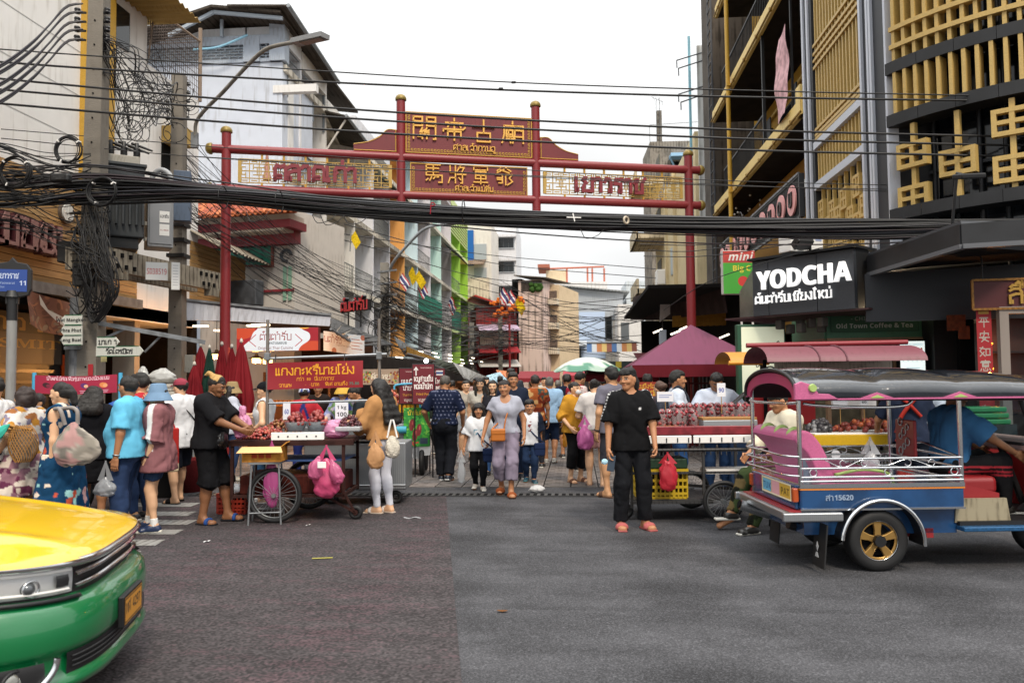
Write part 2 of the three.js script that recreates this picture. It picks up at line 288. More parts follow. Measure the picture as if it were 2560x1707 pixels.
{
const A=at(560,960,17.0),B=at(1733,950,19.1);A.y=B.y=0;
const d=B.clone().sub(A),W=d.length(),turn=Math.atan2(-d.z,d.x);
const gate=thing('street_gate','tall red painted gate with gold lettering spanning the market street','gate',A,turn);
const inv=new $.Matrix4().makeRotationY(-turn),loc=(px,py)=>{
const n=V(Math.sin(turn),0,Math.cos(turn)),r=ray(px,py),t=A.clone().sub(CP).dot(n)/ r.dot(n);return CP.clone().addScaledVector(r,t).sub(A).applyMatrix4(inv);};
const y2=loc(561,372).y,y1=loc(561,471).y,r=0.1;
const X1=loc(1002,400).x,X2=loc(1340,400).x;
const cap=mat(0x8f7a3c,{r:0.45,m:0.3,t:['grain',0.3]});
const cap1=(x,y,dx,dy)=>{const g=lathe([[0,0.13],[0.06,0.125],[0.1,0.1],[0.125,0.05],[0.128,0],[0.11,-0.012]],18);if(dx)g.rotateZ(-dx*Math.PI / 2);return g.translate(x,y,0);};
for(const[x,y0,y3]of[[0,0,loc(561,330).y],[W,0,loc(1724,388).y],[X1,y1-0.34,loc(1001,250).y],[X2,y1-0.34,loc(1338,266).y]]){
const p=part('post',cyl(x===0||x===W?0.115:r,r,y3-y0,x,y0,0,20),M.redPaint,gate);part('finial',cap1(x,y3,0),cap,p);
}
for(const y of[y2,y1]){const b=part('beam',rod([-0.3,y,0],[W+0.28,y,0],0.095,0.095,20),M.redPaint,gate);part('end_cap',cap1(-0.3,y,-1),cap,b);part('end_cap',cap1(W+0.28,y,1),cap,b);}
const board=mat(0x74262b,{r:0.5,t:['stain',2.4]}),trim=mat(0xb98f3c,{r:0.45,m:0.3}),gl=mat(0xe2ad50,{r:0.4,m:0.1});
const bd=(x0,x1,ya,yb,chars,ch,line,lh,ly,cy)=>{
const cx=(x0+x1)/ 2,w=x1-x0,h=ya-yb,b=part('sign_board',rbox(w,h,0.08,0.01,cx,(ya+yb)/ 2,0),board,gate),q=[];
q.push(box(w,0.022,0.02,cx,ya-0.011,0.05),box(w,0.022,0.02,cx,yb+0.011,0.05),box(0.022,h-0.05,0.02,x0+0.011,(ya+yb)/ 2,0.05),box(0.022,h-0.05,0.02,x1-0.011,(ya+yb)/ 2,0.05));
const key=(x,y,f)=>{q.push(box(0.05,0.014,0.012,x,y+0.026,0.045),box(0.014,0.04,0.012,x-0.018,y+0.0,0.0465),box(0.036,0.014,0.012,x+0.008,y-0.02,0.045),box(0.014,0.02,0.012,x+0.02,y,0.0466));};
for(let x=x0+0.07;x<x1-0.05;x+=0.075)key(x,yb+0.07);
for(let y=yb+0.15;y<ya-0.06;y+=0.08){key(x0+0.075,y);key(x1-0.075,y);}
part('key_border',q,trim,b);
chars.forEach((c,i)=>part('gold_character',hanzi(c,ch,ch*0.072,0.045,cx+(i-1.5)*ch*1.36-0.02,cy).map((g)=>g.translate(0,0,0.042)),gl,b));
part('gold_lettering',thai(line,lh,lh*0.15,0.04,cx+0.1,ly).map((g)=>g.translate(0,0,0.042)),gl,b);
};
bd(X1+0.1,X2-0.1,loc(1170,288).y,y2+0.095,['關','帝','古','廟'],0.5,'ศาลเจ้ากวนอู',0.11,y2+0.2,y2+0.42);
bd(X1+0.2,X2-0.22,y2-0.13,y1+0.06,['馬','將','軍','爺'],0.4,'ศาลเจ้าแม่ทับ',0.1,y1+0.13,y1+0.3);
for(const s of[-1,1]){
const x0=s<0?X1-0.1:X2+0.1,L=s<0?0.95:0.92,sh=new $.Shape();sh.moveTo(x0,y2+0.1);sh.lineTo(x0+s*L,y2+0.1);sh.lineTo(x0+s*L,y2+0.24);sh.quadraticCurveTo(x0+s*0.5,y2+0.3,x0+s*0.2,y2+0.6);sh.lineTo(x0,y2+0.6);sh.closePath();
const wb=part('wing_board',ext(sh,0.05,0.004).translate(0,0,-0.025),board,gate);
part('gold_edge',[tube([[x0+s*L,y2+0.24,0.03],[x0+s*0.62,y2+0.31,0.03],[x0+s*0.38,y2+0.43,0.03],[x0+s*0.2,y2+0.6,0.03],[x0,y2+0.6,0.03]],0.012),rod([x0+s*0.02,y2+0.6,0.03],[x0+s*0.02,y2+0.11,0.03],0.012),rod([x0,y2+0.112,0.03],[x0+s*L,y2+0.112,0.03],0.012)],trim,wb);
}
const fret=(x0,x1,word,wx)=>{
const ya=y2-0.2,yb=y1+0.15,h=ya-yb,w=x1-x0,q=[],fp=part('fretwork_panel',box(0.07,h,0.05,x0,(ya+yb)/ 2,0),M.goldBar,gate),b=0.018;
for(const y of[ya,ya-0.1,yb+0.1,yb])q.push(box(w,b,0.03,x0+w / 2,y,0));
const n=Math.round(w / 0.2),s=w / n;
for(let i=0;i<=n;i++){
const x=x0+i*s;q.push(box(b,h,0.0312,x,(ya+yb)/ 2,0));
if(i<n){const f=i%2?1:-1;q.push(box(s*0.6,b,0.03,x+s*0.5,ya-0.05,0),box(b,0.06,0.0306,x+s*(0.5+f*0.25),ya-0.045,0),box(s*0.6,b,0.03,x+s*0.5,yb+0.05,0));
for(const k of[0.34,0.5,0.66])q.push(box(s*(k===0.5?0.98:0.62),b,0.0294,x+s*(k===0.5?0.5:0.5+f*0.18),yb+h*k,0));q.push(box(b,h*0.34,0.0303,x+s*(0.5+f*0.3),yb+h*0.5,0),box(b,h*0.2,0.0304,x+s*(0.5-f*0.1),yb+h*(0.5+f*0.17),0));}
}
q.push(box(0.07,h,0.0506,x1,(ya+yb)/ 2,0));
part('fret_bars',q,M.goldBar,fp,'stuff');
const st=[];for(let i=1;i<7;i++)st.push(box(0.045,0.14,0.034,x0+w*i / 7,ya+0.06,0),box(0.045,0.12,0.034,x0+w*i / 7,yb-0.05,0));
part('spacers',st,trim,fp);
part('red_word',thai(word,0.3,0.078,0.07,x0+w*wx,yb+h / 2-0.17).map((g)=>g.translate(0,0,0.025)),mat(0x7c2530,{r:0.5}),fp);
};
fret(0.28,X1-0.24,'ตลาดเก่า',0.5);fret(X2+0.2,W-0.2,'เยาวราช',0.47);
}
function windowIn(parent,x,y,w,h,z,o={}){
const g=part('window',[box(w+0.12,0.07,0.1,x,y+h / 2+0.03,z),box(w+0.2,0.07,0.16,x,y-h / 2-0.03,z+0.03),box(0.06,h,0.1,x-w / 2-0.03,y,z),box(0.06,h,0.1,x+w / 2+0.03,y,z)],o.frame??M.cleanWhite,parent);
part('pane',box(w,h,0.02,x,y,z-0.02),o.glass??M.glass,g);
const q=[];for(let i=1;i<(o.n??3);i++)q.push(box(0.035,h,0.04,x-w / 2+w*i /(o.n??3),y,z+0.005));q.push(box(w,0.03,0.036,x,y+h*0.12,z+0.006));part('mullions',q,o.mull??mat(0x4c4f52,{r:0.6}),g);
return g;
}
function block(name,label,cat,px0,px1,pyTop,depth,thick,m,turn=0.08){
const a=at(px0,pyTop,depth),b=at(px1,pyTop,depth),h=(a.y+b.y)/ 2,w=Math.hypot(b.x-a.x,b.z-a.z),o=thing(name,label,cat,[(a.x+b.x)/ 2,0,(a.z+b.z)/ 2],turn);
part('wall',box(w,h,thick,0,h / 2,-thick / 2),m,o);return{o,w,h,X:(px)=>(px-px0)/(px1-px0)*w-w / 2,Y:(px,py)=>at(px,py,depth).y};
}
const corr=(w,d,n,amp=0.03,t=0.01)=>warp(new $.BoxGeometry(w,t,d,n*4,1,1),(v)=>{v.y+=amp*Math.sin((v.x / w+0.5)*n*TAU);});
{
const z=(px)=>onX(px,900,XL).z,y=(px,py)=>onX(px,py,XL).y;
const b=thing('corner_building','white corner building with yellow pilaster and timber boarded shop front','building',[XL,0,0]);
const wallM=mat(0xf3f1ed,{r:0.85,t:['stain',3.4]}),za=z(186),zb=z(262),zc=z(356),zd=z(490),yw=y(120,438),top=13.5,yc=y(356,150);
part('wall',[bx(-5,0,yw,top,-7,za),bx(-5,0,3.0,top,zb,zc),bx(-5,0,3.0,yc,zc,zd)],wallM,b);
part('pilaster',bx(-5,0.12,yw-0.2,top,za,zb),mat(0xc59a35,{r:0.6,t:['grain',1]}),b);
for(const py of[60,180,300,400])part('panel_joint',bx(-0.01,0.004,y(90,py),y(90,py)+0.02,-7,za),mat(0xb5b3b0,{r:0.8}),b);
const w=part('window',bx(-0.05,0.05,y(286,108),y(286,8),z(266),z(306)),mat(0x55585a,{r:0.5}),b);part('pane',bx(0.03,0.065,y(286,104),y(286,10),z(269),z(303)),M.glass,w);
const roof=part('eaves',corr(zb-zc+0.6,1.4,9,0.035).rotateY(Math.PI / 2).translate(0.4,y(330,14),(zb+zc)/ 2),mat(0xa98b52,{r:0.7,t:['stain',1]}),b);
const cage=part('roof_cage',[rod([0.02,yc,zc],[0.02,y(372,10),z(372)],0.02),rod([0.02,yc,zd],[0.02,yc+1.9,zd],0.05),rod([0.02,y(372,10),z(372)],[0.02,yc+1.55,zd],0.03)],mat(0x8a7a6c,{r:0.8}),b),q=[];part('cage_rail',rod([-2.4,y(372,10),z(372)],[-2.4,yc+1.55,zd],0.03),mat(0x8a7a6c,{r:0.8}),b);
const hT=y(372,10)-yc;for(let i=0;i<=26;i++){const t=i / 26,zz=zc+(zd-zc)*t,h=hT+(1.55-hT)*t;q.push(rod([0.02,yc,zz],[0.02,yc+h,zz],0.008,0.008,4));if(i%2===0)q.push(rod([0.02,yc+h,zz],[-2.4,yc+h,zz],0.012,0.012,4));}
for(let j=1;j<16;j++)q.push(rod([0.02,yc+j*0.16,zc],[0.02,yc+j*0.16,Math.max(zd,zc+(zd-zc)*Math.min(1,(hT-j*0.16)/ Math.max(0.01,hT-1.55)))],0.008,0.008,4));
for(let i=0;i<14;i++)q.push(rod([-2.4,yc+i*0.16,zc],[-2.4,yc+i*0.16,zd],0.007,0.007,4));
part('mesh',q,mat(0x5a504a,{r:0.8}),cage,'stuff');
const wood=[0xd2aa70,0xdab47c,0xc89f66,0xd0ab74].map((c)=>mat(c,{r:0.6,t:['wood',1.6]}));
const lay=(z0,z1,ya,yb,x0,st)=>{const n=Math.round((ya-yb)/ st),s=(ya-yb)/ n;for(let i=0;i<n;i++)part('board',bx(x0-0.05,x0+rr(-0.004,0.004),ya-i*s-0.012,ya-(i+1)*s,z0,z1+rr(0,0.0)),wood[i%4],b);part('backing',bx(x0-0.4,x0-0.03,yb,ya,z0,z1),mat(0x3a2a1a,{r:0.9}),b);};
lay(-7.5,z(336),yw,y(60,700),0.02,0.132);lay(z(470),z(610),y(520,640)+0.25,y(560,775),0.01,0.11);
part('sill_band',bx(-0.3,0.14,y(60,728),y(60,700),-7.5,z(338)),mat(0x77797b,{r:0.6,t:['blotch',1]}),b);
part('scalloped_eave',corr(z(470)-z(655),0.9,20,0.03).rotateX(0.5).rotateY(Math.PI / 2).translate(0.35,y(520,612),(z(470)+z(655))/ 2),mat(0x8c8375,{r:0.8,t:['stain',1]}),b);
const dk=part('dark_opening',bx(-0.02,0.03,y(410,445),y(410,360),z(395),z(426)),M.dark,b);part('yellow_hood',bx(0,0.5,y(410,360),y(410,318),z(395),z(426)),mat(0xb99a5c,{r:0.8,t:['stain',1]}),dk);
part('emblem',[cyl(0.2,0.2,0.06,0,0,0,24).rotateZ(-Math.PI / 2).translate(0.02,y(150,530),z(150))],mat(0x5c5148,{r:0.5}),b);part('emblem_face',[cyl(0.165,0.165,0.02,0,0,0,24).rotateZ(-Math.PI / 2).translate(0.08,y(150,530),z(150)),box(0.01,0.26,0.03,0.105,y(150,530),z(150)),box(0.0102,0.03,0.2,0.105,y(150,530),z(150))],mat(0xcfcfca,{r:0.5}),b);
const lm=mat(0x4b2328,{r:0.5}),lf=mat(0x94706c,{r:0.4});let k=0;
const L0=onX(-30,575,XL),L1=onX(140,620,XL),word='งายขายทอง';const sp=(L0.z-L1.z)/ 7.2;
for(const ch of word){const g=thai(ch,0.46,0.11,0.16,0,0).map((q)=>q.rotateY(Math.PI / 2).translate(0.04,y(60,608)-0.1,L0.z+0.5-k*sp));const le=part('sign_letter',g,lm,b);part('letter_face',thai(ch,0.46,0.06,0.02,0,0).map((q)=>q.rotateY(Math.PI / 2).translate(0.2,y(60,608)-0.1,L0.z+0.5-k*sp)),lf,le);k++;}
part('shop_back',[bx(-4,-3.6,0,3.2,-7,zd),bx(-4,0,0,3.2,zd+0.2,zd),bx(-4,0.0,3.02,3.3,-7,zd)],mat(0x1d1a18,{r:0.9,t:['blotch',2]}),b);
part('shop_pier',[bx(-0.6,-0.1,0,3.1,z(232),z(250)),bx(-0.6,-0.1,0,3.1,z(345),z(358))],mat(0x9a948a,{r:0.7,t:['stain',1.5]}),b);
const fm=canvasMat(1024,384,(g,W,H)=>{g.fillStyle='#3a2d20';g.fillRect(0,0,W,H);g.fillStyle='#241b14';g.fillRect(0,0,W,150);g.fillStyle='#4a4036';g.fillRect(0,150,W,234);ink(g,'ห้างขายทองเยาวราช',W / 2,128,84,'#a8803a',13);txt(g,'YAOWARAJ GOLDSMITH',W / 2,262,92,'#a37a34','serif','bold');txt(g,'CO. LTD.',W*0.42,330,40,'#1a1512','serif','bold');g.strokeStyle='#16110d';g.lineWidth=6;g.strokeRect(3,3,W-6,H-6);},{r:0.45});
const fz0=-7.6,fz1=z(215),fy1=y(80,775),fy0=y(80,908);part('gilt_fascia',panel(fz0-fz1,fy1-fy0,0,0,0,Math.PI / 2).translate(-0.5,(fy1+fy0)/ 2,(fz0+fz1)/ 2),fm,b);
part('shop_front',[bx(-0.9,-0.55,0,fy0,-7,z(215))],mat(0x14100e,{r:0.4}),b);
const sm=mat(0x33201a,{r:0.3});for(const py of[930,960,990])part('shutter_rail',bx(-0.56,-0.5,y(60,py),y(60,py)+0.06,-7.4,z(200)),sm,b);
part('orange_wall',bx(-3.55,-3.4,0,3,z(330),z(440)),mat(0xb5661f,{r:0.7,t:['blotch',2]}),b);part('wood_screen',bx(-2.2,-2.1,0,2.3,z(375),z(425)),mat(0x8d3d16,{r:0.6,t:['wood',2]}),b);
}
{const a=onX(60,715,XL+0.15),c=onX(185,745,XL+0.15),g=new $.PlaneGeometry(a.z-c.z,0.62,24,8);warp(g,(v)=>{v.z=0.06*Math.sin(v.x*5+v.y*3);v.y-=0.14*Math.cos(v.x*1.3)+0.22*v.x*0.5;});g.userData.keep=true;
lone('torn_banner',g.rotateY(Math.PI / 2).translate(XL+0.2,a.y-0.32,(a.z+c.z)/ 2),canvasMat(512,256,(q,W,H)=>{q.fillStyle='#6a4338';q.fillRect(0,0,W,H);for(let i=0;i<60;i++){q.fillStyle=pick(['#8a5a44','#55322a','#7d6a58']);q.beginPath();q.ellipse(rnd()*W,rnd()*H,rr(10,60),rr(4,20),rnd()*3,0,TAU);q.fill();}q.fillStyle='#c9c3bb';q.beginPath();q.moveTo(130,0);q.lineTo(210,90);q.lineTo(W,170);q.lineTo(W,250);q.lineTo(300,170);q.lineTo(150,70);q.fill();ink(q,'บุฟเฟ่',330,168,40,'#6a2a24');}),'torn brown and white banner sagging above the gold shop front','banner');}
{
const zf=-25,p=(px,py)=>onZ(px,py,zf),X0=-17.5,b=thing('tall_pale_house','tall pale blue house with covered roof terrace and brick pattern grilles','building',[0,0,zf]);
const wm=mat(0xd3dae6,{r:0.85,t:['stain',4]}),wm2=mat(0xeae9e6,{r:0.85,t:['stain',3.4]}),yt=p(640,155).y,zB=-33.3;
part('wall',[bx(X0,XL,0,yt-0.02,0,-3),bx(X0,XL-1.3,0,yt-0.02,-3,-8)],wm,b);
part('corner_wall',[bx(XL-2.2,XL+0.02,0,yt,-0.5,-1.0)],wm2,b);
const t0=p(492,135),t1=p(705,90),ty=p(600,95).y;
const fr=part('terrace_frame',[bx(X0,XL+0.1,ty-0.25,ty+0.05,0.1,-0.1),bx(p(632,100).x-0.3,p(632,100).x+0.25,yt,ty,0.12,-0.12),bx(XL-0.4,XL+0.12,yt,ty+0.55,0.13,-0.3),bx(X0,XL,yt,yt+0.1,0.06,-0.06)],mat(0xb9c3d0,{r:0.8,t:['stain',1.5]}),b);
const q=[],h=ty-0.25-yt;for(let j=0;j<=5;j++){q.push(bx(X0,XL-0.4,yt+0.1+(h-0.1)*j / 5,yt+0.13+(h-0.1)*j / 5,0.03,-0.03));for(let i=0;i<26;i++)q.push(bx(X0+0.31*(i+(j%2)*0.5),X0+0.31*(i+(j%2)*0.5)+0.03,yt+0.1+(h-0.1)*j / 5,yt+0.1+(h-0.1)*(j+1)/ 5,0.031,-0.029));}
part('brick_grille',q,mat(0x9aa4ae,{r:0.8}),b,'stuff');part('terrace_back',bx(X0,XL-0.3,yt,ty+0.9,-3.2,-3.4),M.dark,b);
const ridge=p(560,48),e0=p(450,92),e1=p(728,62);
part('roof',[quad([ridge.x,ridge.y,1.0],[e1.x,e1.y,1.0],[e1.x,e1.y-0.2,-8],[ridge.x,ridge.y-0.2,-8],0.08),quad([e0.x-1.5,e0.y-0.35,1.0],[ridge.x,ridge.y,1.0],[ridge.x,ridge.y-0.2,-8],[e0.x-1.5,e0.y-0.5,-8],0.08)],mat(0x4d4640,{r:0.8,t:['grime',2]}),b);
part('roof_purlin',[bar([ridge.x,ridge.y-0.12,0.8],[e1.x,e1.y-0.14,0.8],0.1),bar([e0.x,e0.y-0.3,0.8],[ridge.x,ridge.y-0.12,0.8],0.1),bar([ridge.x,ty,0.2],[ridge.x,ridge.y-0.1,0.2],0.09)],mat(0xa9b3bd,{r:0.8}),b);
part('water_pipe',tube([[p(500,158).x,yt+0.3,0.5],[p(560,150).x,yt+0.35,0.5],[p(630,130).x,yt+0.75,0.4]],0.04),mat(0x8fc3dc,{r:0.4}),b);
const sr=mat(0x4f4842,{r:0.8,t:['grime',2]});
part('side_roof',[quad([XL-1.4,ty+0.6,1.1],[XL+0.55,ty+0.5,1.1],[XL+0.55,ty+0.05,-4.3],[XL-1.4,ty+0.2,-4.3],0.06)],sr,b);
part('gutter',[rod([XL+0.6,ty+0.5,1.1],[XL+0.6,ty+0.05,-4.3],0.07)],mat(0x8e9499,{r:0.6}),b);
const pq=[];for(let i=0;i<4;i++)pq.push(bx(XL-0.06,XL+0.02,yt-1,ty+0.4-i*0.2,-i*1.3-0.4,-i*1.3-0.5));for(let j=0;j<5;j++)pq.push(bx(XL-0.03,XL,yt+j*0.3,yt+j*0.3+0.03,0,-4));part('terrace_posts',pq,mat(0x7b8288,{r:0.7}),b);
part('ledge',[bx(XL-0.3,XL+1.15,p(690,232).y,p(690,232).y+0.25,0.05,-0.2)],wm2,b);
}
{
const T=[705,748,812,884,931,972,1009,1042,1074,1101,1126,1149,1168].map((px)=>onX(px,700,XL).z);
const F=[2.9,5.6,8.7,12.1,15.4],tones=[0xe8e8ea,0xece9e4,0xebe8e2,0xe2e3e8,0xdfe0e6,0xe8ad68,0xd0e6f0,0xdcdae1,0xc6e6e0,0xd8d5da,0xa3cf5c,0x9ac94f];
const tops=[13.4,13.2,12.5,13.2,13.2,14,15.4,15.4,15.6,15.6,15.8,15.8];
const names2=['pale blue white','cream white','off white','light grey white','grey white','orange','light blue','lilac grey','mint green','pale grey','lime green','bright green'];
const rail=mat(0x767a78,{r:0.7}),netM=mat(0x2f7f6a,{r:0.8,t:['blotch',1]});
const slabM=mat(0xdad5cb,{r:0.85,t:['grime',5]}),slabG=mat(0xcfe0a0,{r:0.8,t:['stain',3]});
for(let i=0;i<12;i++){
const z0=T[i],z1=T[i+1],c=tones[i],wm=mat(c,{r:0.85,t:['stain',3.1]}),green=i>9;
const b=thing('shophouse',`${names2[i]} shophouse bay with fins, the ${ORD[i]} counted from the gate`,'shophouse',[XL,0,z0],0,'shophouses along the left of the street');
const D=z1-z0;
part('wall',bx(-1.25,-6,0,tops[i],0,D),wm,b);
part('fin',bx(-1.25,0.05,3.0,tops[i],D+0.14,D),wm,b);
F.forEach((f,k)=>{if(f+0.3<tops[i]+0.2&&k){part('floor_slab',bx(-1.25,0.1,f-0.22,f,0.0,D+0.15),green?slabG:slabM,b);}});
part('parapet',bx(-1.3,0.08,tops[i]-0.6,tops[i],0,D+0.16),green?slabG:wm,b);
for(let k=1;k<F.length-1;k++){
const f=F[k],q=[];if(f+2>tops[i])continue;
const w=part('window',box(0.06,1.5,Math.abs(D)*0.42,-1.22,f+1.45,D*0.42),mat(0x77777a,{r:0.6}),b);part('pane',[box(0.04,1.36,Math.abs(D)*0.17,-1.2,f+1.45,D*0.31),box(0.04,1.36,Math.abs(D)*0.17,-1.2,f+1.45,D*0.53)],M.glass,w);
if(k===1||(k===2&&i%3===1)){for(let s=0;s<=16;s++)q.push(rod([0.02,f,D*s / 16],[0.02,f+0.95,D*s / 16],0.012,0.012,4));q.push(bar([0.02,f+0.95,0],[0.02,f+0.95,D],0.035),bar([0.02,f+0.5,0],[0.02,f+0.5,D],0.02));part('railing',q,rail,b);}
if(k===1&&(i===7||i===8||i===10))part('green_netting',warp(new $.PlaneGeometry(Math.abs(D),1.5,10,6).rotateY(Math.PI / 2).translate(0.07,f+0.75,D / 2),(v)=>{v.x+=0.04*noise3(v.z*2,v.y*3,i);}),netM,b);
if(rnd()<0.4){const a=part('air_conditioner',rbox(0.32,0.55,0.8,0.03,-0.95,f+0.35,D*0.8),M.cleanWhite,b);part('fan_grille',cyl(0.2,0.2,0.02,0,0,0,16).rotateZ(-Math.PI / 2).translate(-0.79,f+0.35,D*0.8),mat(0x4a4c4e,{r:0.6}),a);}
}
if(i>=9){const q=[];for(let j=0;j<9;j++)q.push(bx(-0.02,0.04,13.1+j*0.25,13.1+j*0.25+0.1,0,D));if(i>9)part('louvre_slat',q,slabG,b);}
if(i===4||i===9)part('ragged_awning',quad([0.05,11.6,-0.3],[0.05,11.6,D],[1.4,10.4,D-0.2],[1.2,10.7,-0.6],0.03),mat(0x5a6660,{r:0.9,t:['grime',1]}),b);
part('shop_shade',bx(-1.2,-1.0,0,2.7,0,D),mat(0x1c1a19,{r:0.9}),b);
}
for(const[i,yy]of[[2,10.9]]){const o=thing('roof_overhang','dark sloping roof over the third house from the gate','roof',[XL,0,T[i]]);const D=T[i+1]-T[i];
part('sheet',[quad([-1,yy+1.3,0.4],[0.9,yy+0.8,0.4],[0.9,yy+0.6,D-0.4],[-1,yy+1.1,D-0.4],0.06)],mat(0x4a4540,{r:0.8,t:['grime',1.4]}),o);part('gutter',rod([0.95,yy+0.8,0.45],[0.95,yy+0.6,D-0.45],0.06),mat(0x9aa0a5,{r:0.5}),o);part('strut',[bar([0,yy-0.6,0.2],[0.85,yy+0.7,0.2],0.06)],mat(0xd5d0c8,{r:0.8}),o);}
}
{
const t1=mat(0xe3ded6,{r:0.85,t:['stain',4]}),t2=mat(0xdcdde0,{r:0.85,t:['stain',4.5]}),pk=mat(0xdcc6c0,{r:0.85,t:['grime',7]}),gr=mat(0xb4bac0,{r:0.7,t:['stain',5]});
let r=block('narrow_white_house','narrow cream white house with blue blind beyond the green shophouses','house',1150,1228,556,76,7,t1,0);
part('blue_blind',box(r.w*0.3,3.4,0.1,r.X(1172),r.Y(1172,620),0.1),mat(0x2a63a8,{r:0.7}),r.o);for(const py of[600,660,730])part('window',box(1.2,1.5,0.12,r.X(1200),r.Y(1200,py+30),0.02),mat(0x9fa6ab,{r:0.5}),r.o);
part('balcony',[bx(r.X(1160),r.X(1226),r.Y(1190,752),r.Y(1190,745),0,1.4),bx(r.X(1160),r.X(1226),r.Y(1190,745),r.Y(1190,700),1.3,1.36)],mat(0xd2cabb,{r:0.8,t:['grime',3]}),r.o);part('awning',quad([r.X(1160),r.Y(1190,650),0],[r.X(1214),r.Y(1190,650),0],[r.X(1214),r.Y(1190,668),1.8],[r.X(1160),r.Y(1190,668),1.8],0.05),mat(0x7c6a5c,{r:0.8,t:['grime',2]}),r.o);
r=block('white_apartment_block','tall plain white block with a column of dark windows at the far end','building',1226,1290,552,84,11,t2,0.02);
for(const py of[608,668,730,790]){part('ledge',bx(-r.w / 2,r.w / 2,r.Y(1258,py-20),r.Y(1258,py-14),0,0.5),t2,r.o);windowIn(r.o,r.X(1258),r.Y(1258,py),r.w*0.8,1.05,0.02,{n:4,frame:gr});}
part('drain_pipe',rod([r.X(1226),0,0.2],[r.X(1226),r.h,0.2],0.1),mat(0x4a5a66,{r:0.7}),r.o);
r=block('pink_house','faded pink house with an open top floor and stained walls','house',1294,1358,700,78,9,pk,-0.25);
part('roof',quad([-r.w / 2-0.3,r.h+0.5,0.5],[r.w / 2+0.5,r.h+0.1,0.5],[r.w / 2+0.5,r.h+0.6,-9],[-r.w / 2-0.3,r.h+0.9,-9],0.1),mat(0x6d665f,{r:0.8,t:['grime',2]}),r.o);
part('open_top',bx(-r.w / 2+0.3,r.w / 2-0.1,r.h-1.1,r.h-0.05,-0.2,0.03),mat(0x4e4642,{r:0.9,t:['blotch',1]}),r.o);part('potted_plants',Array.from({length:26},()=>ball(rr(0.12,0.3),rr(0,1.2),r.h-1+rr(0,0.6),rr(0,0.2),5,4)),mat(0x3c5a2a,{r:0.9}),r.o,'stuff');
part('shaft',bx(-r.w / 2-1.0,-r.w / 2,0,r.h+0.3,-1,-2),M.dark,r.o);
const q2=block('peach_annexe','weathered peach annexe with enclosed balconies right of the pink house','house',1358,1398,712,80,8,mat(0xdcc4a2,{r:0.85,t:['stain',3]}),-0.25);
for(const py of[740,800,862]){part('balcony',bx(-q2.w / 2,q2.w / 2,q2.Y(1378,py+24),q2.Y(1378,py+8),0,0.9),mat(0xd9cdbb,{r:0.8,t:['grime',2]}),q2.o);part('window',bx(-q2.w / 2+0.15,q2.w / 2-0.2,q2.Y(1378,py+8),q2.Y(1378,py-12),0.02,0.3),mat(0x6a5a50,{r:0.6,t:['blotch',1]}),q2.o);}
r=block('grey_gabled_house','wide grey and white house with a low gable facing up the street','house',1396,1552,800,92,12,mat(0xd6d3cc,{r:0.85,t:['stain',5]}),0.02);
const tp=r.Y(1400,716),tq=r.Y(1552,733);
part('gable',ext([[-r.w / 2,r.h],[r.w / 2,r.h],[r.w / 2+0.4,tq],[-r.w / 2,tp]],11.9).translate(0,0,-12),gr,r.o);
part('roof',quad([-r.w / 2,tp+0.12,0.6],[r.w / 2+1,tq+0.1,0.6],[r.w / 2+1,tq,-12],[-r.w / 2,tp,-12],0.15),mat(0x8d9296,{r:0.7,t:['grime',4]}),r.o);
for(const[px,w]of[[1428,3],[1456,3.4],[1507,3.4]])windowIn(r.o,r.X(px),r.Y(px,820),w*0.28*2.2,2.6,0.02,{n:3,frame:gr});part('blue_sheet',box(3.0,5.4,0.06,r.X(1480),r.Y(1480,838),0.12),mat(0xb9cbe4,{r:0.8}),r.o);part('awning',quad([r.X(1400),r.Y(1400,852),0],[r.X(1466),r.Y(1466,852),0],[r.X(1466),r.Y(1466,866),2.5],[r.X(1400),r.Y(1400,866),2.5],0.1),mat(0xbfc4c8,{r:0.6,t:['stain',2]}),r.o);part('dark_shopfront',bx(r.X(1404),r.X(1452),0,r.Y(1420,872),0.02,0.2),mat(0x3c4448,{r:0.6}),r.o);
r=block('roof_house','pale house with a red framed roof deck on the skyline','house',1345,1518,705,104,10,mat(0xe2dfdc,{r:0.85,t:['stain',5]}),0.02);
part('penthouse',[bx(r.X(1365),r.X(1416),r.h,r.Y(1390,672),-1,-6)],mat(0xe2cfae,{r:0.85,t:['stain',3]}),r.o);part('deck_frame',[...[1418,1470,1482,1512].map((px)=>rod([r.X(px),r.h,-1],[r.X(px),r.Y(px,668),-1],0.12)),rod([r.X(1366),r.Y(1400,668),-1],[r.X(1512),r.Y(1500,664),-1],0.12)],mat(0xb9705c,{r:0.7}),r.o);part('roof_edge',bx(-r.w / 2,r.X(1375),r.Y(1360,668),r.Y(1360,660),0.4,-6),mat(0xa86a58,{r:0.8}),r.o);
r=block('pale_back_house','pale grey house glimpsed between the gable and the cream house','house',1566,1640,702,98,8,mat(0xcfd6da,{r:0.8,t:['stain',5]}),0.02);
r=block('white_low_house','low white house with balcony right of the grey gable','house',1546,1606,760,86,8,mat(0xe0dedb,{r:0.8,t:['stain',3]}),0.02);part('window',bx(r.X(1552),r.X(1572),r.Y(1560,850),r.Y(1560,806),0,0.05),mat(0x5a5f62,{r:0.5}),r.o);
r=block('red_market_shed','red painted shed with lilac awnings under the flags','shed',1190,1292,768,66,6,mat(0x8c2c2c,{r:0.7,t:['grime',3]}),0.25);
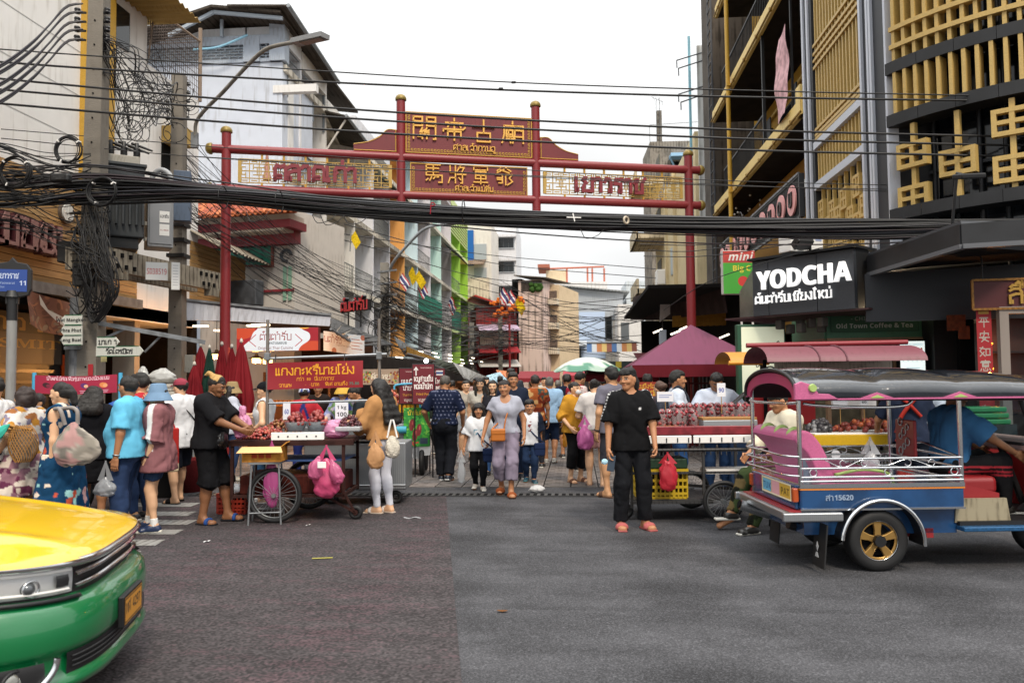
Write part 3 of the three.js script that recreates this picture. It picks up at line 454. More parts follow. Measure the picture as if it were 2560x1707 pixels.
part('roof',quad([-r.w / 2-0.2,r.h+0.9,0.8],[r.w / 2+0.3,r.h-0.4,0.8],[r.w / 2+0.3,r.h,-6],[-r.w / 2-0.2,r.h+1.2,-6],0.12),mat(0xc23a30,{r:0.6,t:['stain',2]}),r.o);for(const[py,c]of[[812,0xb9a3b8],[866,0x9c2a30],[900,0xc3bfb8]])part('awning',quad([-r.w / 2,r.Y(1240,py),0],[r.w / 2,r.Y(1240,py),0],[r.w / 2,r.Y(1240,py+18),2],[-r.w / 2,r.Y(1240,py+18),2],0.05),mat(c,{r:0.7,t:['stain',2]}),r.o);part('white_wall',[bx(-r.w / 2+0.3,r.w / 2-0.3,r.Y(1240,862),r.Y(1240,832),0.02,0.1)],mat(0xd9d4cf,{r:0.8,t:['grime',2]}),r.o);
}
{
const z=(px,X=XR)=>onX(px,900,X).z,y=(px,py,X=XR)=>onX(px,py,X).y;
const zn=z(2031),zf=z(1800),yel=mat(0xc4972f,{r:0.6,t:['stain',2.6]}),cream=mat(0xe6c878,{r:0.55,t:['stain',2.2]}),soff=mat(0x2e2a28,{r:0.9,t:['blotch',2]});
const b=thing('yellow_balcony_house','yellow house with long balconies and dark soffits along the market street','building',[XR,0,0]);
const y1=y(2031,263),st=y(2031,216)-y1,fl=3.55,X=XR;
part('wall',bx(1.7,7,0,y1+11,zn,zf-1),yel,b);
for(let k=0;k<3;k++){
const yb=y1+k*fl,za=zn,ze=zf+(k===2?1:0);
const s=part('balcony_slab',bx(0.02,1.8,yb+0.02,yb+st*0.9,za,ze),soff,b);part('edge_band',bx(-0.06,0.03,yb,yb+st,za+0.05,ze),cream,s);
part('edge_pipe',[rod([-0.1,yb+0.05,za],[-0.1,yb+0.05,ze],0.03),...Array.from({length:7},(_,i)=>box(0.08,0.1,0.06,-0.09,yb+0.06,za+(ze-za)*(i+0.5)/ 7))],mat(0x9a7a33,{r:0.6}),s);
part('end_block',bx(-0.1,0.5,yb,yb+st*1.7,za,za-0.35),cream,s);
const q=[],ra=k?zn-1:z(1925),rb=z(1818);for(let i=0;i<=46;i++)q.push(rod([0.08,yb+st,mix(ra,rb,i / 46)],[0.08,yb+st+0.95,mix(ra,rb,i / 46)],0.011,0.011,4));q.push(bar([0.08,yb+st+0.97,ra],[0.08,yb+st+0.97,rb],0.05),bar([0.08,yb+st+0.1,ra],[0.08,yb+st+0.1,rb],0.03));
part('railing',q,mat(0x17181b,{r:0.5}),b);
for(const[f,w]of[[0.12,1.3],[0.36,1.1],[0.6,1.5],[0.84,1.2]]){const wz=mix(zn,zf,f),g=part('window',bx(1.6,1.72,yb+st+0.3,yb+st+2.3,wz,wz-w),mat(0x2a2623,{r:0.5}),b);part('pane',[bx(1.57,1.62,yb+st+0.4,yb+st+2.2,wz-0.08,wz-w / 2+0.03),bx(1.57,1.62,yb+st+0.4,yb+st+2.2,wz-w / 2-0.03,wz-w+0.08)],M.glass,g);part('shutter',bx(1.3,1.34,yb+st+0.3,yb+st+2.3,wz-w-0.05,wz-w-0.5),mat(0x3c3e42,{r:0.6}),g);}
part('conduit',[rod([1.6,yb+st+2.6,zn],[1.6,yb+st+2.6,zf],0.05)],cream,b);
}
part('downpipe',[rod([-0.16,3.0,z(1850)],[-0.16,y1+10,z(1850)],0.07,0.07,10),...[0,1,2].map((k)=>box(0.2,0.08,0.2,-0.12,y1+k*fl+0.1,z(1850)))],mat(0xc79c33,{r:0.5}),b);
part('balcony_post',[bx(0,0.08,y1+st,y1+fl,z(1925),z(1925)-0.08),bx(0,0.08,y1+fl+st,y1+2*fl,z(1960),z(1960)-0.08),bx(0,0.05,y1+st,y1+fl,z(2000),z(2000)-0.05)],M.black,b);
part('service_ladder',[...[0,1].map((i)=>bar([0,3,zf-0.2-i*0.7],[0,y1+9,zf-0.2-i*0.7],0.06)),...Array.from({length:34},(_,i)=>bar([0,3.2+i*0.42,zf-0.2],[0,3.2+i*0.42,zf-0.9],0.035))],mat(0x3b3d42,{r:0.6}),b);
part('grey_return_wall',bx(0.1,4,0,y1+10,zf-1.2,zf-3),mat(0x5e5853,{r:0.9,t:['grime',3]}),b);
part('yellow_underwall',bx(1.0,1.7,3,y1-0.05,zn-0.1,zf),mat(0xb27d1e,{r:0.6,t:['stain',2]}),b);
for(const[px,py]of[[2005,372],[2025,356]]){const a=part('air_conditioner',rbox(0.5,0.75,0.85,0.04,0.75,y(px,py),z(px)),M.cleanWhite,b);part('fan_grille',cyl(0.27,0.27,0.02,0,0,0,18).rotateZ(-Math.PI / 2).translate(0.48,y(px,py),z(px)),mat(0x55575a,{r:0.6}),a);}
const q=[];for(let i=0;i<11;i++)q.push(box(0.3,0.22,0.42,0.72,y1-1.1,mix(z(1985),z(1880),i / 10)));part('white_vents',q,M.cleanWhite,b);
part('bulb_string',Array.from({length:12},(_,i)=>ball(0.035,0.4+0.4*Math.sin(i),y1-0.12-0.5*Math.sin(i / 11*3.1),mix(z(1855),z(1835),i / 11),6,5)),mat(0xd8d2c4,{r:0.3}),b);
const s=thing('slatted_sign','long black slatted sign with pink lettered discs under the yellow balcony','sign',[XR-0.05,0,0]),sa=z(2022),se=z(1815),yt=y(2022,423,XR-0.05),yb=y(2022,524,XR-0.05);
const n=110,fr=part('frame',[bx(-0.05,0.05,yt,yt+0.06,sa,se),bx(-0.05,0.05,yb-0.06,yb,sa,se),bx(-0.06,0.06,yb-0.06,yt+0.06,sa+0.07,sa),bx(0.03,0.05,yb,yt,sa,se)],mat(0x2c2d30,{r:0.5}),s),sl=[];
for(let i=0;i<n;i++)sl.push(bx(-0.03,0.03,yb,yt,mix(sa,se,(i+0.1)/ n),mix(sa,se,(i+0.55)/ n)));part('slats',sl,mat(0x1d1e20,{r:0.5}),s,'stuff');
part('silver_edge',[bx(-0.07,-0.02,yt+0.05,yt+0.1,sa,se),bx(-0.07,-0.02,yb-0.1,yb-0.05,sa,se)],M.dull,s);
'UOHACIEMCA'.split('').forEach((c,i)=>{const zz=mix(sa,se,(i+0.55)/ 10),d=part('disc',cyl(0.36,0.36,0.04,0,0,0,28).rotateZ(Math.PI / 2).translate(-0.05,(yt+yb)/ 2,zz),mat(0xe3a3a0,{r:0.5}),s);part('letter',text3(c,0.36,0.02).rotateY(-Math.PI / 2).translate(-0.1,(yt+yb)/ 2-0.17,zz),mat(0x251c1c,{r:0.5}),d);});
}
{const a=onX(1946,95,XR-0.1),c=onX(1972,280,XR-0.1);const w=0.95,h=a.y-c.y,g=warp(new $.PlaneGeometry(w,h,8,20).rotateY(Math.PI / 2),(v)=>{v.x+=0.05*Math.sin(v.y*2.4+v.z*3)+0.02*Math.sin(v.y*7);v.z+=0.04*Math.sin(v.y*1.3);});
lone('pink_cloth',g.translate(XR-0.12,(a.y+c.y)/ 2,a.z+w*0.35),mat(0xdcb0b4,{r:0.9,t:['blotch',0.8]}),'faded pink cloth banner hanging from the upper yellow balcony','banner');}
{const zc=onX(1762,800,XR).z-1.2,p=(px,py)=>onZ(px,py,zc),a=p(1742,90),c=p(1786,480),t=thing('white_billboard','tall narrow weathered white billboard on a steel lattice mast','billboard',[(a.x+c.x)/ 2,0,zc]),w=c.x-a.x,hT=a.y-0.4,hB=c.y-1.5;
part('board',bx(-w / 2,w / 2-0.3,hB,hT,0,-0.12),mat(0xd8dde0,{r:0.7,t:['grime',8]}),t);
const q=[];for(const dx of[0,0.55])q.push(bar([w / 2-0.25+dx,0,0.2],[w / 2-0.25+dx,hT+1.6,0.2],0.07));for(let i=0;i<30;i++)q.push(bar([w / 2-0.25,hB+i*0.5,0.2],[w / 2+0.3,hB+i*0.5+(i%2)*0.5,0.2],0.035));part('lattice_mast',q,mat(0x4a4d52,{r:0.6}),t);
part('mast_cap',[box(0.75,0.25,0.5,w / 2+0.02,hT+1.7,0.2),box(0.5,0.15,0.3,w / 2+0.02,hT+1.9,0.2)],M.dull,t);
part('bracket_arm',[[150,0.25],[170,0.1],[235,0.1],[255,-0.1]].flatMap(([py,d])=>{const L=p(1700-d*30,py),R=p(1775,py-8);return[rod([L.x-t.position.x,L.y,0],[R.x-t.position.x,R.y+0.3,0],0.03,0.03,4),rod([L.x-t.position.x,L.y,0],[L.x-t.position.x,L.y-0.35,0.05],0.025,0.025,4)];}),mat(0x54575b,{r:0.6}),t);
}
{
const z=(px)=>onX(px,900,XR).z,y=(px,py)=>onX(px,py,XR).y,za=z(1738),zb=z(1638),yt=y(1690,505);
const b=thing('cream_house','cream house with concrete balconies behind the right gate post','house',[XR,0,0]),cm=mat(0xd9c79f,{r:0.8,t:['stain',3]});
part('wall',bx(0.2,7,0,yt+2,za,zb),cm,b);part('pilaster',[bx(0.0,0.3,0,yt+2,z(1690),z(1690)-0.5),bx(0.05,0.3,0,yt+2,z(1668),z(1668)-0.5)],cm,b);
for(const f of[y(1650,600),y(1650,600)-3.4,y(1650,600)+3.3]){part('balcony',[bx(-1.5,0.2,f,f+0.3,z(1660),zb),bx(-1.55,-1.4,f,f+0.9,z(1660),zb)],mat(0xcbbfa8,{r:0.85,t:['grime',3]}),b);part('door',bx(0.15,0.22,f+0.3,f+2.4,z(1652),z(1643)),mat(0x5b5952,{r:0.7}),b);}
part('window',bx(0.14,0.22,y(1680,680),y(1680,610),z(1684),z(1676)),mat(0x93a5b0,{r:0.4}),b);part('air_conditioner',rbox(0.5,0.9,1.2,0.04,-0.2,y(1664,690),z(1664)),M.cleanWhite,b);
part('blue_pipe',rod([-0.1,0,z(1746)],[-0.1,yt+6,z(1746)],0.06),mat(0x7fb0bf,{r:0.5}),b);
const o=block('stained_concrete_house','old concrete roof house with black mould streaks and aerials on top','house',1626,1748,352,62,5,mat(0x8e8983,{r:0.95,t:['grime',2.2],b:['coarse',2,0.02]}),0.03);
part('blue_canopy',[bx(o.X(1672),o.X(1748),o.Y(1700,400),o.Y(1700,392),0.05,1.2),bar([o.X(1672),o.Y(1680,398),0.6],[o.X(1690),o.Y(1690,430),0.1],0.1)],mat(0x8db6d6,{r:0.5}),o.o);part('louvre',Array.from({length:4},(_,i)=>bx(o.X(1708),o.X(1744),o.Y(1720,405+i*9),o.Y(1720,401+i*9),0.02,0.09)),mat(0xcfd8e0,{r:0.6}),o.o);part('dark_window',bx(o.X(1678),o.X(1700),o.Y(1690,430),o.Y(1690,404),0.01,0.04),M.dark,o.o);
part('chimney',bx(o.X(1646),o.X(1658),o.h,o.Y(1650,270),-0.3,-0.7),mat(0x77736e,{r:0.9,t:['grime',1]}),o.o);
part('aerial',[rod([o.X(1652),o.h,-0.2],[o.X(1652),o.Y(1652,238),-0.2],0.02,0.02,4),rod([o.X(1644),o.h,-0.2],[o.X(1644),o.Y(1644,245),-0.2],0.015,0.015,4),rod([o.X(1632),o.Y(1640,236),-0.2],[o.X(1662),o.Y(1660,250),-0.2],0.015,0.015,4),...[0,1,2,3].map((i)=>rod([o.X(1636+i*7),o.Y(1640,232+i*4),-0.2],[o.X(1640+i*7),o.Y(1640,246+i*4),-0.2],0.012,0.012,4)),rod([o.X(1626),o.h,0],[o.X(1626),o.Y(1626,310),0],0.02,0.02,4),rod([o.X(1626),o.Y(1626,310),0],[o.X(1748),o.Y(1748,304),0],0.02,0.02,4)],mat(0x55585b,{r:0.6}),o.o);
}
{
const d=27,p=(px,py,k=d)=>at(px,py,k),b=thing('market_hall','dark brown canvas market hall roof over lit stalls right of the street','market hall',[0,0,0]);
const br=mat(0x382b2a,{r:0.85,t:['blotch',2]});
part('roof',[quad(p(1675,715,27),p(1808,712,22),p(1818,782,22),p(1682,795,27),0.05),quad(p(1586,742,36),p(1676,712,27),p(1682,800,27),p(1578,800,36),0.05)],br,b);
part('white_flap',[quad(p(1652,745,26.6),p(1676,722,26.6),p(1676,785,26.6),p(1650,805,26.6),0.04),quad(p(1596,750,30),p(1652,748,27),p(1652,762,27),p(1596,764,30),0.04)],mat(0xd5d4d6,{r:0.7,t:['stain',1]}),b);
part('timber_fascia',[...Array.from({length:9},(_,i)=>quad(p(1682+i*15.5,790-i,26),p(1697+i*15.5,789-i,26),p(1697+i*15.5,816-i*0.5,26),p(1682+i*15.5,818-i*0.5,26),0.05+(i%2)*0.01))],mat(0xb98f42,{r:0.7,t:['wood',1]}),b);
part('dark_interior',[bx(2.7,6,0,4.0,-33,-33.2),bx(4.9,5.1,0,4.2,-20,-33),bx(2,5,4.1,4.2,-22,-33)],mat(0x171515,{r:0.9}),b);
for(const[px,py]of[[1646,832],[1690,836],[1712,824],[1812,845],[1780,890],[1665,870]]){const q=p(px,py,24.5);const f=lone('tube_lamp',rod([q.x-0.15,q.y,q.z],[q.x+0.15,q.y+0.12,q.z],0.025),mat(0xfff6e4,{e:2.2,ec:0xfff2dc}),null,'lamp','strip lamps under the market hall roof');tag(f,`short white strip lamp under the market hall roof, ${px < 1650 ? 'leftmost' : px < 1680 ? 'lowest left' : px < 1700 ? 'just left of the gate post' : px < 1760 ? 'just right of the gate post' : px < 1800 ? 'low right' : 'rightmost'} one`);}
}
{
const z=(px,X=XR)=>onX(px,900,X).z,y=(px,py,X=XR)=>onX(px,py,X).y,b=thing('black_corner_building','black corner building with gold slat screens and a rounded front','building',[XR,0,0]);
const nav=mat(0x17191f,{r:0.55}),silver=mat(0xb9bdc6,{r:0.45,m:0.2}),gold=mat(0xc8a862,{r:0.5,t:['grain',0.8]});
const p0=z(2032),p1=z(2056),p2=z(2180),p3=z(2252),H=15;
part('pillar',[bx(-0.02,0.6,3.4,H,p0,p1),bx(-0.02,0.6,3.4,H,p2,p3)],nav,b);
const st=[];for(const px of[2034,2046])st.push(bx(-0.06,0.1,3.6,H,z(px),z(px+4)));for(const px of[2183,2202,2209,2248])st.push(bx(-0.07,0.1,3.4,H,z(px),z(px+5)));part('silver_strip',st,silver,b);
part('wall',bx(0.55,6,0,H,p0,p3),mat(0x0e0f11,{r:0.6}),b);
const ya=y(2051,347),yb=y(2055,449),yc=y(2072,560);
part('silver_beam',[bx(-0.05,0.15,ya-0.16,ya,p1,p2),bx(-0.05,0.15,yb-0.16,yb,p1,p2)],silver,b);
for(let i=0;i<15;i++){const zz=mix(p1,p2,(i+0.5)/ 15);part('slat',bx(0.02,0.14,ya,H,zz+0.027,zz-0.027),gold,b);part('slat',bx(0.02,0.14,yb,ya-0.16,zz+0.027,zz-0.027),gold,b);}
for(const[px,py]of[[2057,84],[2057,106],[2057,124],[2057,143],[2066,298],[2066,312],[2066,322]])part('cross_slat',bx(-0.01,0.05,y(px,py)-0.03,y(px,py)+0.03,p1,p2),gold,b);
const motif=(w,h,t,d)=>{const q=[box(w,t,d,0,h / 2,0),box(w,t,d,0,-h / 2,0),box(t,h+t,d*0.98,-w / 2,0,0),box(t,h+t,d*0.98,w / 2,0,0),box(t,h*1.0,d*0.94,0,0,0),box(w,t*0.9,d*0.92,0,0,0)];return merge(q);};
const mg=motif(0.3,0.36,0.06,0.1).rotateY(Math.PI / 2);
for(let i=0;i<8;i++){const zz=mix(p1,p2,(i+0.5)/ 8);part('screen_rod',bx(0.05,0.12,yc-0.9,yb-0.16,zz+0.025,zz-0.025),gold,b);for(let j=0;j<3;j++){const o=part('screen_motif',mg,gold,b);o.position.set(0.06,yb-0.62-j*0.72-(i%2)*0.36-(i%3)*0.08,zz);}}
part('screen_sill',bx(-0.1,0.2,yc-1.0,yc-0.9,p1,p2),gold,b);
const R=3.64,a0=0.454,cx=R*Math.cos(a0),cz=p3-R*Math.sin(a0),P=(a,r=R)=>[cx-r*Math.cos(a),cz+r*Math.sin(a)];
const arcBox=(r0,r1,y0,y1,a,e,n=14)=>{const o=[];for(let i=0;i<n;i++){const u=mix(a,e,i / n),v=mix(a,e,(i+1)/ n)+0.0005,[x0,z0]=P(u,r1),[x1,z1]=P(v,r1),[x2,z2]=P(v,r0),[x3,z3]=P(u,r0);const pos=[[x0,y1,z0],[x1,y1,z1],[x2,y1,z2],[x3,y1,z3],[x0,y0,z0],[x1,y0,z1],[x2,y0,z2],[x3,y0,z3]],F=[[0,3,2,1],[4,5,6,7],[0,1,5,4],[2,3,7,6],[0,4,7,3],[1,2,6,5]],q=[];for(const f of F)for(const k of[f[0],f[1],f[2],f[0],f[2],f[3]])q.push(...pos[k]);const g=new $.BufferGeometry();g.setAttribute('position',new $.Float32BufferAttribute(q,3));g.computeVertexNormals();o.push(g);}return o;};
const bandM=mat(0x1c1d20,{r:0.6,t:['blotch',2]}),a1=1.7;
const yy=(py)=>onX(2250,py,XR).y,B1=yy(160),B2=yy(297),B3=yy(540);
for(const[yv,h]of[[B1,0.13],[B2,0.13],[B3,0.13]])for(let i=0;i<8;i++)part('band_panel',arcBox(R-0.3,R+0.12,yv-h / 2,yv+h,mix(a0,a1,i / 8),mix(a0,a1,(i+0.985)/ 8),3),bandM,b);
const gz=part('glazing',arcBox(R-0.62,R-0.58,3.2,12,a0,a1,18),mat(0x14171b,{r:0.08,t:['blotch',4]}),b);part('glazing_bar',[...Array.from({length:12},(_,i)=>{const[x,zz]=P(mix(a0,a1,i / 11),R-0.5);return rod([x,3.2,zz],[x,12,zz],0.035,0.035,6);}),...arcBox(R-0.58,R-0.5,B1+0.9,B1+0.98,a0,a1),...arcBox(R-0.58,R-0.5,B2-0.85,B2-0.8,a0,a1)],mat(0x2b2d31,{r:0.4,m:0.4}),gz);
part('core',arcBox(R-2.6,R-2.4,0,12,a0,a1),mat(0x24211f,{r:0.8,t:['blotch',2]}),b);
for(let i=0;i<34;i++){const a=a0+0.045+i*0.05;if(a>a1)break;const sl=(y0,y1)=>{const[x,zz]=P(a,R+0.0);part('fin',box(0.058,y1-y0,0.22,0,0,0).rotateY(a-Math.PI / 2+Math.PI).translate(x,(y0+y1)/ 2,zz),gold,b);};sl(B2+0.13,B1-0.065);sl(B1+0.13,12);}
for(const k of[0.32,0.62,1.6,1.95])for(let i=0;i<4;i++)part('gold_ring',arcBox(R+0.0,R+0.14,B1+k,B1+k+0.075,mix(a0+0.03,a1,i / 4),mix(a0+0.03,a1,(i+1)/ 4),4),gold,b);
const bm=motif(0.46,0.34,0.07,0.12);
for(const[a,ks]of[[0.57,[0.62,1.32]],[0.76,[0.9]],[0.96,[0.45,1.15]],[1.17,[0.8]],[1.38,[0.5,1.2]]]){const[x,zz]=P(a,R+0.02),ry=a-Math.PI / 2+Math.PI;part('motif_rod',box(0.075,B2-B3-0.2,0.08,x,(B2+B3)/ 2,zz,ry),gold,b);for(const k of ks){const o=part('square_motif',bm,gold,b);o.position.set(x-0.03*Math.cos(a),B2-k,zz+0.03*Math.sin(a));o.rotation.y=ry;}}
part('corner_cap',bx(-0.3,0.25,2.9,3.5,p3+0.2,p1),mat(0x1a1b1d,{r:0.6}),b);
const can=mat(0x202124,{r:0.5,t:['blotch',2]}),q0=at(2172,640,12.6),q1=at(2405,560,10.4),q2=at(2600,555,10.2),bt=at(2172,668,12.6);
part('canopy_fascia',[quad([q0.x-XR,q0.y,q0.z],[q1.x-XR,q1.y,q1.z],[q1.x-XR,q1.y-0.28,q1.z],[q0.x-XR,q0.y-0.28,q0.z],0.05),quad([q1.x-XR,q1.y,q1.z],[q2.x-XR+2,q2.y,q2.z+1],[q2.x-XR+2,q2.y-0.3,q2.z+1],[q1.x-XR,q1.y-0.28,q1.z],0.05)],can,b);
part('canopy_lip',[bar([q0.x-XR,q0.y-0.3,q0.z+0.03],[q1.x-XR,q1.y-0.3,q1.z+0.03],0.1,0.06),bar([q1.x-XR,q1.y-0.3,q1.z+0.03],[q2.x-XR+2,q2.y-0.32,q2.z+1.03],0.1,0.06)],mat(0x5c5e62,{r:0.5}),b);
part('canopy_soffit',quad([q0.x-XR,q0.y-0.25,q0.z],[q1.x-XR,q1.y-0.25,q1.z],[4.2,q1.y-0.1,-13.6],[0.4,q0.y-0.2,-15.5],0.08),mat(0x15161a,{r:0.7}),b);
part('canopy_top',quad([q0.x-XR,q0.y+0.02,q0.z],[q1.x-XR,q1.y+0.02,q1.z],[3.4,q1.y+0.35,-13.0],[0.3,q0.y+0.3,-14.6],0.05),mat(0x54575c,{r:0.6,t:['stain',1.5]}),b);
part('dark_panel',[quad([q0.x-XR-0.1,q0.y-0.3,q0.z+0.1],[3.9,q0.y-0.15,-12.2],[3.9,q0.y-1.05,-12.2],[q0.x-XR-0.1,q0.y-1.05,q0.z+0.1],0.05)],mat(0x1c1f25,{r:0.5}),b);
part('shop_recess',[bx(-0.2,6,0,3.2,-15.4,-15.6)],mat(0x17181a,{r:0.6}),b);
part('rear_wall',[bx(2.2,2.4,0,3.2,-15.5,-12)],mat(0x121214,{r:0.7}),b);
}
{
const B=at(2138,695,12.5),A=at(1883,733,13.9),yT=at(2138,620,12.5).y,yB=at(2138,771,12.5).y,d=B.clone().sub(A).setY(0),W=d.length(),turn=Math.atan2(-d.z,d.x);
const s=thing('shop_fascia','dark grey angled fascia with raised white lettering YODCHA','shop sign',[(A.x+B.x)/ 2,0,(A.z+B.z)/ 2],turn),gm=mat(0x3c4046,{r:0.5,t:['grain',1]}),h=yT-yB;
for(const[u,v]of[[0,0.17],[0.17,0.655],[0.655,1]])part('cladding_panel',bx(-W / 2+u*W+0.006,-W / 2+v*W-0.006,yB,yT,0,-0.1),gm,s);
part('fascia_core',bx(-W / 2,W / 2,yB+0.01,yT+0.02,-0.09,-0.5),mat(0x1d1f22,{r:0.6}),s);part('top_flashing',bx(-W / 2-0.06,W / 2+0.04,yT+0.02,yT+0.06,0.06,-0.7),mat(0x2a2b2d,{r:0.7}),s);
const lw=mat(0xf4f4f2,{r:0.4,e:0.35,ec:0xffffff});
'YODCHA'.split('').reduce((x,c)=>{const w={Y:0.27,O:0.335,D:0.32,C:0.28,H:0.32,A:0.31}[c]*W / 2.0;part('raised_letter',text3(c,0.335*W / 2,0.05).translate(x+w / 2,yB+h*0.47,0.03),lw,s);return x+w;},-W*0.43);
part('raised_word',thai('ต้นตำรับเชียงใหม่',0.12,0.0165,0.03,0.0,yB+h*0.22).map((g)=>g.translate(-W*0.08,0,0.02)),lw,s);
const C=at(1850,700,14.6);part('metal_end_panel',quad(V(-W / 2,yT-0.12,-0.05),V(-W / 2-0.75,yT-0.4,-0.75),V(-W / 2-0.75,yB-0.02,-0.75),V(-W / 2,yB,-0.05),0.04),mat(0x8d8c8a,{r:0.22,m:0.7,t:['blotch',1.5]}),s);
part('underside',bx(-W / 2-0.6,W / 2+0.2,yB-0.03,yB,-0.02,-1.4),mat(0x3a1f22,{r:0.6}),s);
part('speaker_cluster',Array.from({length:7},(_,i)=>rbox(0.12,0.16,0.14,0.02,-W*0.3+i*0.13,yB-0.16-(i%2)*0.08,-0.25-(i%3)*0.1,i)),mat(0x4b4743,{r:0.7}),s);
const c=thing('coffee_kiosk','green panelled coffee kiosk with wooden window frames and lettered frieze','kiosk',[0,0,0]),gr=mat(0x44795a,{r:0.5,t:['grain',1]}),wd=mat(0xa58568,{r:0.6,t:['wood',1]});
const K=at(2066,800,13.7),L=at(2322,795,13.5),N=at(1985,830,15.2),y3=2.95,y2=at(2100,846,13.7).y,X=(v)=>V(v.x,0,v.z);
const wallq=(a,e,ya,yb,m,n,t=0.06,par=c)=>part(n,quad([a.x,ya,a.z],[e.x,ya,e.z],[e.x,yb,e.z],[a.x,yb,a.z],t),m,par);
wallq(K,L,y3,y2,gr,'frieze');wallq(N,K,y3,y2-0.02,gr,'frieze');wallq(K,L,y2,y2-0.06,wd,'wood_rail',0.12);wallq(N,K,y2,y2-0.06,wd,'wood_rail',0.12);
const t2=K.clone().lerp(L,0.0),dir=L.clone().sub(K).setY(0),kt=Math.atan2(-dir.z,dir.x),kw=dir.length();
const tp=part('frieze_print',panel(kw*0.86,0.34,0,0,0,kt).translate((K.x+L.x)/ 2-0.06,at(2180,805,13.6).y,(K.z+L.z)/ 2+0.06),canvasMat(768,200,(g,W2,H2)=>{g.fillStyle='#2f5a40';g.fillRect(0,0,W2,H2);g.strokeStyle='#1f4230';g.lineWidth=6;g.strokeRect(3,3,W2-6,H2-6);txt(g,'- CHIANG MAI -',W2 / 2,84,56,'#8a958c','sans-serif','bold');txt(g,'Old Town Coffee & Tea',W2 / 2,160,62,'#b9bdb4','sans-serif','bold');}),c);
wallq(K,L,y2-0.06,0,mat(0x59503f,{r:0.2,t:['blotch',1]}),'glass_front',0.04);wallq(N,K,y2-0.06,0,mat(0x6a6752,{r:0.25,t:['blotch',1]}),'glass_front',0.04);
for(const t of[0,0.33,0.66,1]){const q=K.clone().lerp(L,t);part('window_post',bx(q.x-0.03,q.x+0.03,0,y2-0.06,q.z+0.07,q.z-0.05),wd,c);}for(const t of[0.02,0.5]){const q=N.clone().lerp(K,t);part('window_post',bx(q.x-0.03,q.x+0.03,0,y2-0.06,q.z+0.06,q.z-0.05),wd,c);}
part('end_post',bx(L.x,L.x+0.12,0,y3,L.z+0.06,L.z-0.1),gr,c);part('lamp_track',[rod([K.x-0.1,y3+0.0,K.z+0.5],[L.x-0.3,y3+0.0,L.z+0.5],0.02),...[0.15,0.5].map((t)=>cyl(0.035,0.045,0.13,mix(K.x,L.x,t),y3-0.16,K.z+0.5))],mat(0xc9c9c7,{r:0.5}),c);
for(const t of[0.15,0.5]){const L2=new $.PointLight(0xffe2b8,5,8),x=mix(K.x,L.x,t);L2.position.set(x,y3-0.23,K.z+0.5);L2.castShadow=true;L2.name='track_light';c.add(L2);part('lamp_bulb',ball(0.025,x,y3-0.18,K.z+0.5,8,6),mat(0xfff0d8,{e:2}),c);}
const mb=at(2280,900,13.2);const me=thing('menu_screen','bright backlit menu board of drinks beside the green kiosk','menu board',[mb.x,0,mb.z],0.03);
part('screen',panel(0.4,0.92,0,at(2280,915,13.2).y-0.05,0.06),canvasMat(256,600,(g,w,h2)=>{g.fillStyle='#e9f6f2';g.fillRect(0,0,w,h2);txt(g,'COFFEE & TEA',w*0.27,40,17,'#4a90b0');g.fillStyle='#8ab0bd';g.fillRect(130,25,110,5);g.fillRect(130,37,110,5);for(const y0 of[60,150,320,410,500])for(let i=0;i<5;i++){g.fillStyle=y0<200?pick(['#8a4a2c','#5a3222','#c08a5a']):pick(['#a9cf5a','#d9c04a','#d98a4a','#6fae5a']);g.beginPath();g.ellipse(34+i*47,y0+26,11,17,0,0,TAU);g.fill();g.fillStyle='#7a8f94';g.fillRect(20+i*47,y0+52,28,4);g.fillRect(22+i*47,y0+61,20,4);}g.fillStyle='#8ab0bd';g.fillRect(60,285,140,7);},{e:0.55}),me);part('screen_case',rbox(0.45,0.98,0.1,0.01,0,at(2280,915,13.2).y-0.05,0),M.dark,me);part('stand',bx(-0.1,0.1,0,1.2,-0.02,0.02),M.dark,me);
const lb=at(1903,900,14.0),ls=thing('script_light_box','cream light box sign with black script lettering in a green frame','sign',[lb.x,0,lb.z],0.12),lc=lb.y;part('case',[rbox(0.86,1.25,0.14,0.02,0,lc,0)],mat(0x27513a,{r:0.5}),ls);
part('face',panel(0.76,1.16,0.02,lc,0.075),canvasMat(256,384,(g,w,h2)=>{g.fillStyle='#dfe3c8';g.fillRect(0,0,w,h2);g.strokeStyle='#2a2f26';g.lineWidth=5;g.beginPath();g.moveTo(30,200);g.bezierCurveTo(50,120,100,110,90,150);g.bezierCurveTo(80,190,40,190,60,150);g.moveTo(92,150);g.bezierCurveTo(92,190,120,190,128,150);g.bezierCurveTo(120,240,70,250,90,210);g.moveTo(140,180);g.bezierCurveTo(130,150,165,150,160,178);g.bezierCurveTo(155,200,140,198,140,178);g.moveTo(195,170);g.bezierCurveTo(165,170,168,200,188,196);g.bezierCurveTo(210,150,235,90,222,84);g.bezierCurveTo(195,90,190,190,206,196);g.stroke();},{e:0.16}),ls);part('leg',[bx(-0.4,-0.34,0,lc-0.6,-0.03,0.03),bx(0.34,0.4,0,lc-0.6,-0.03,0.03)],mat(0x27513a,{r:0.5}),ls);
const g0=at(1846,680,16.2),bs=thing('blade_sign','red and green projecting shop sign lettered mini behind the dark fascia','sign',[g0.x,0,g0.z],0.1),ys=at(1846,628,16.2).y,yw=at(1846,735,16.2).y;part('case',rbox(0.66,ys-yw+0.02,0.16,0.015,0,(ys+yw)/ 2,0),mat(0xc9c7c2,{r:0.5}),bs);
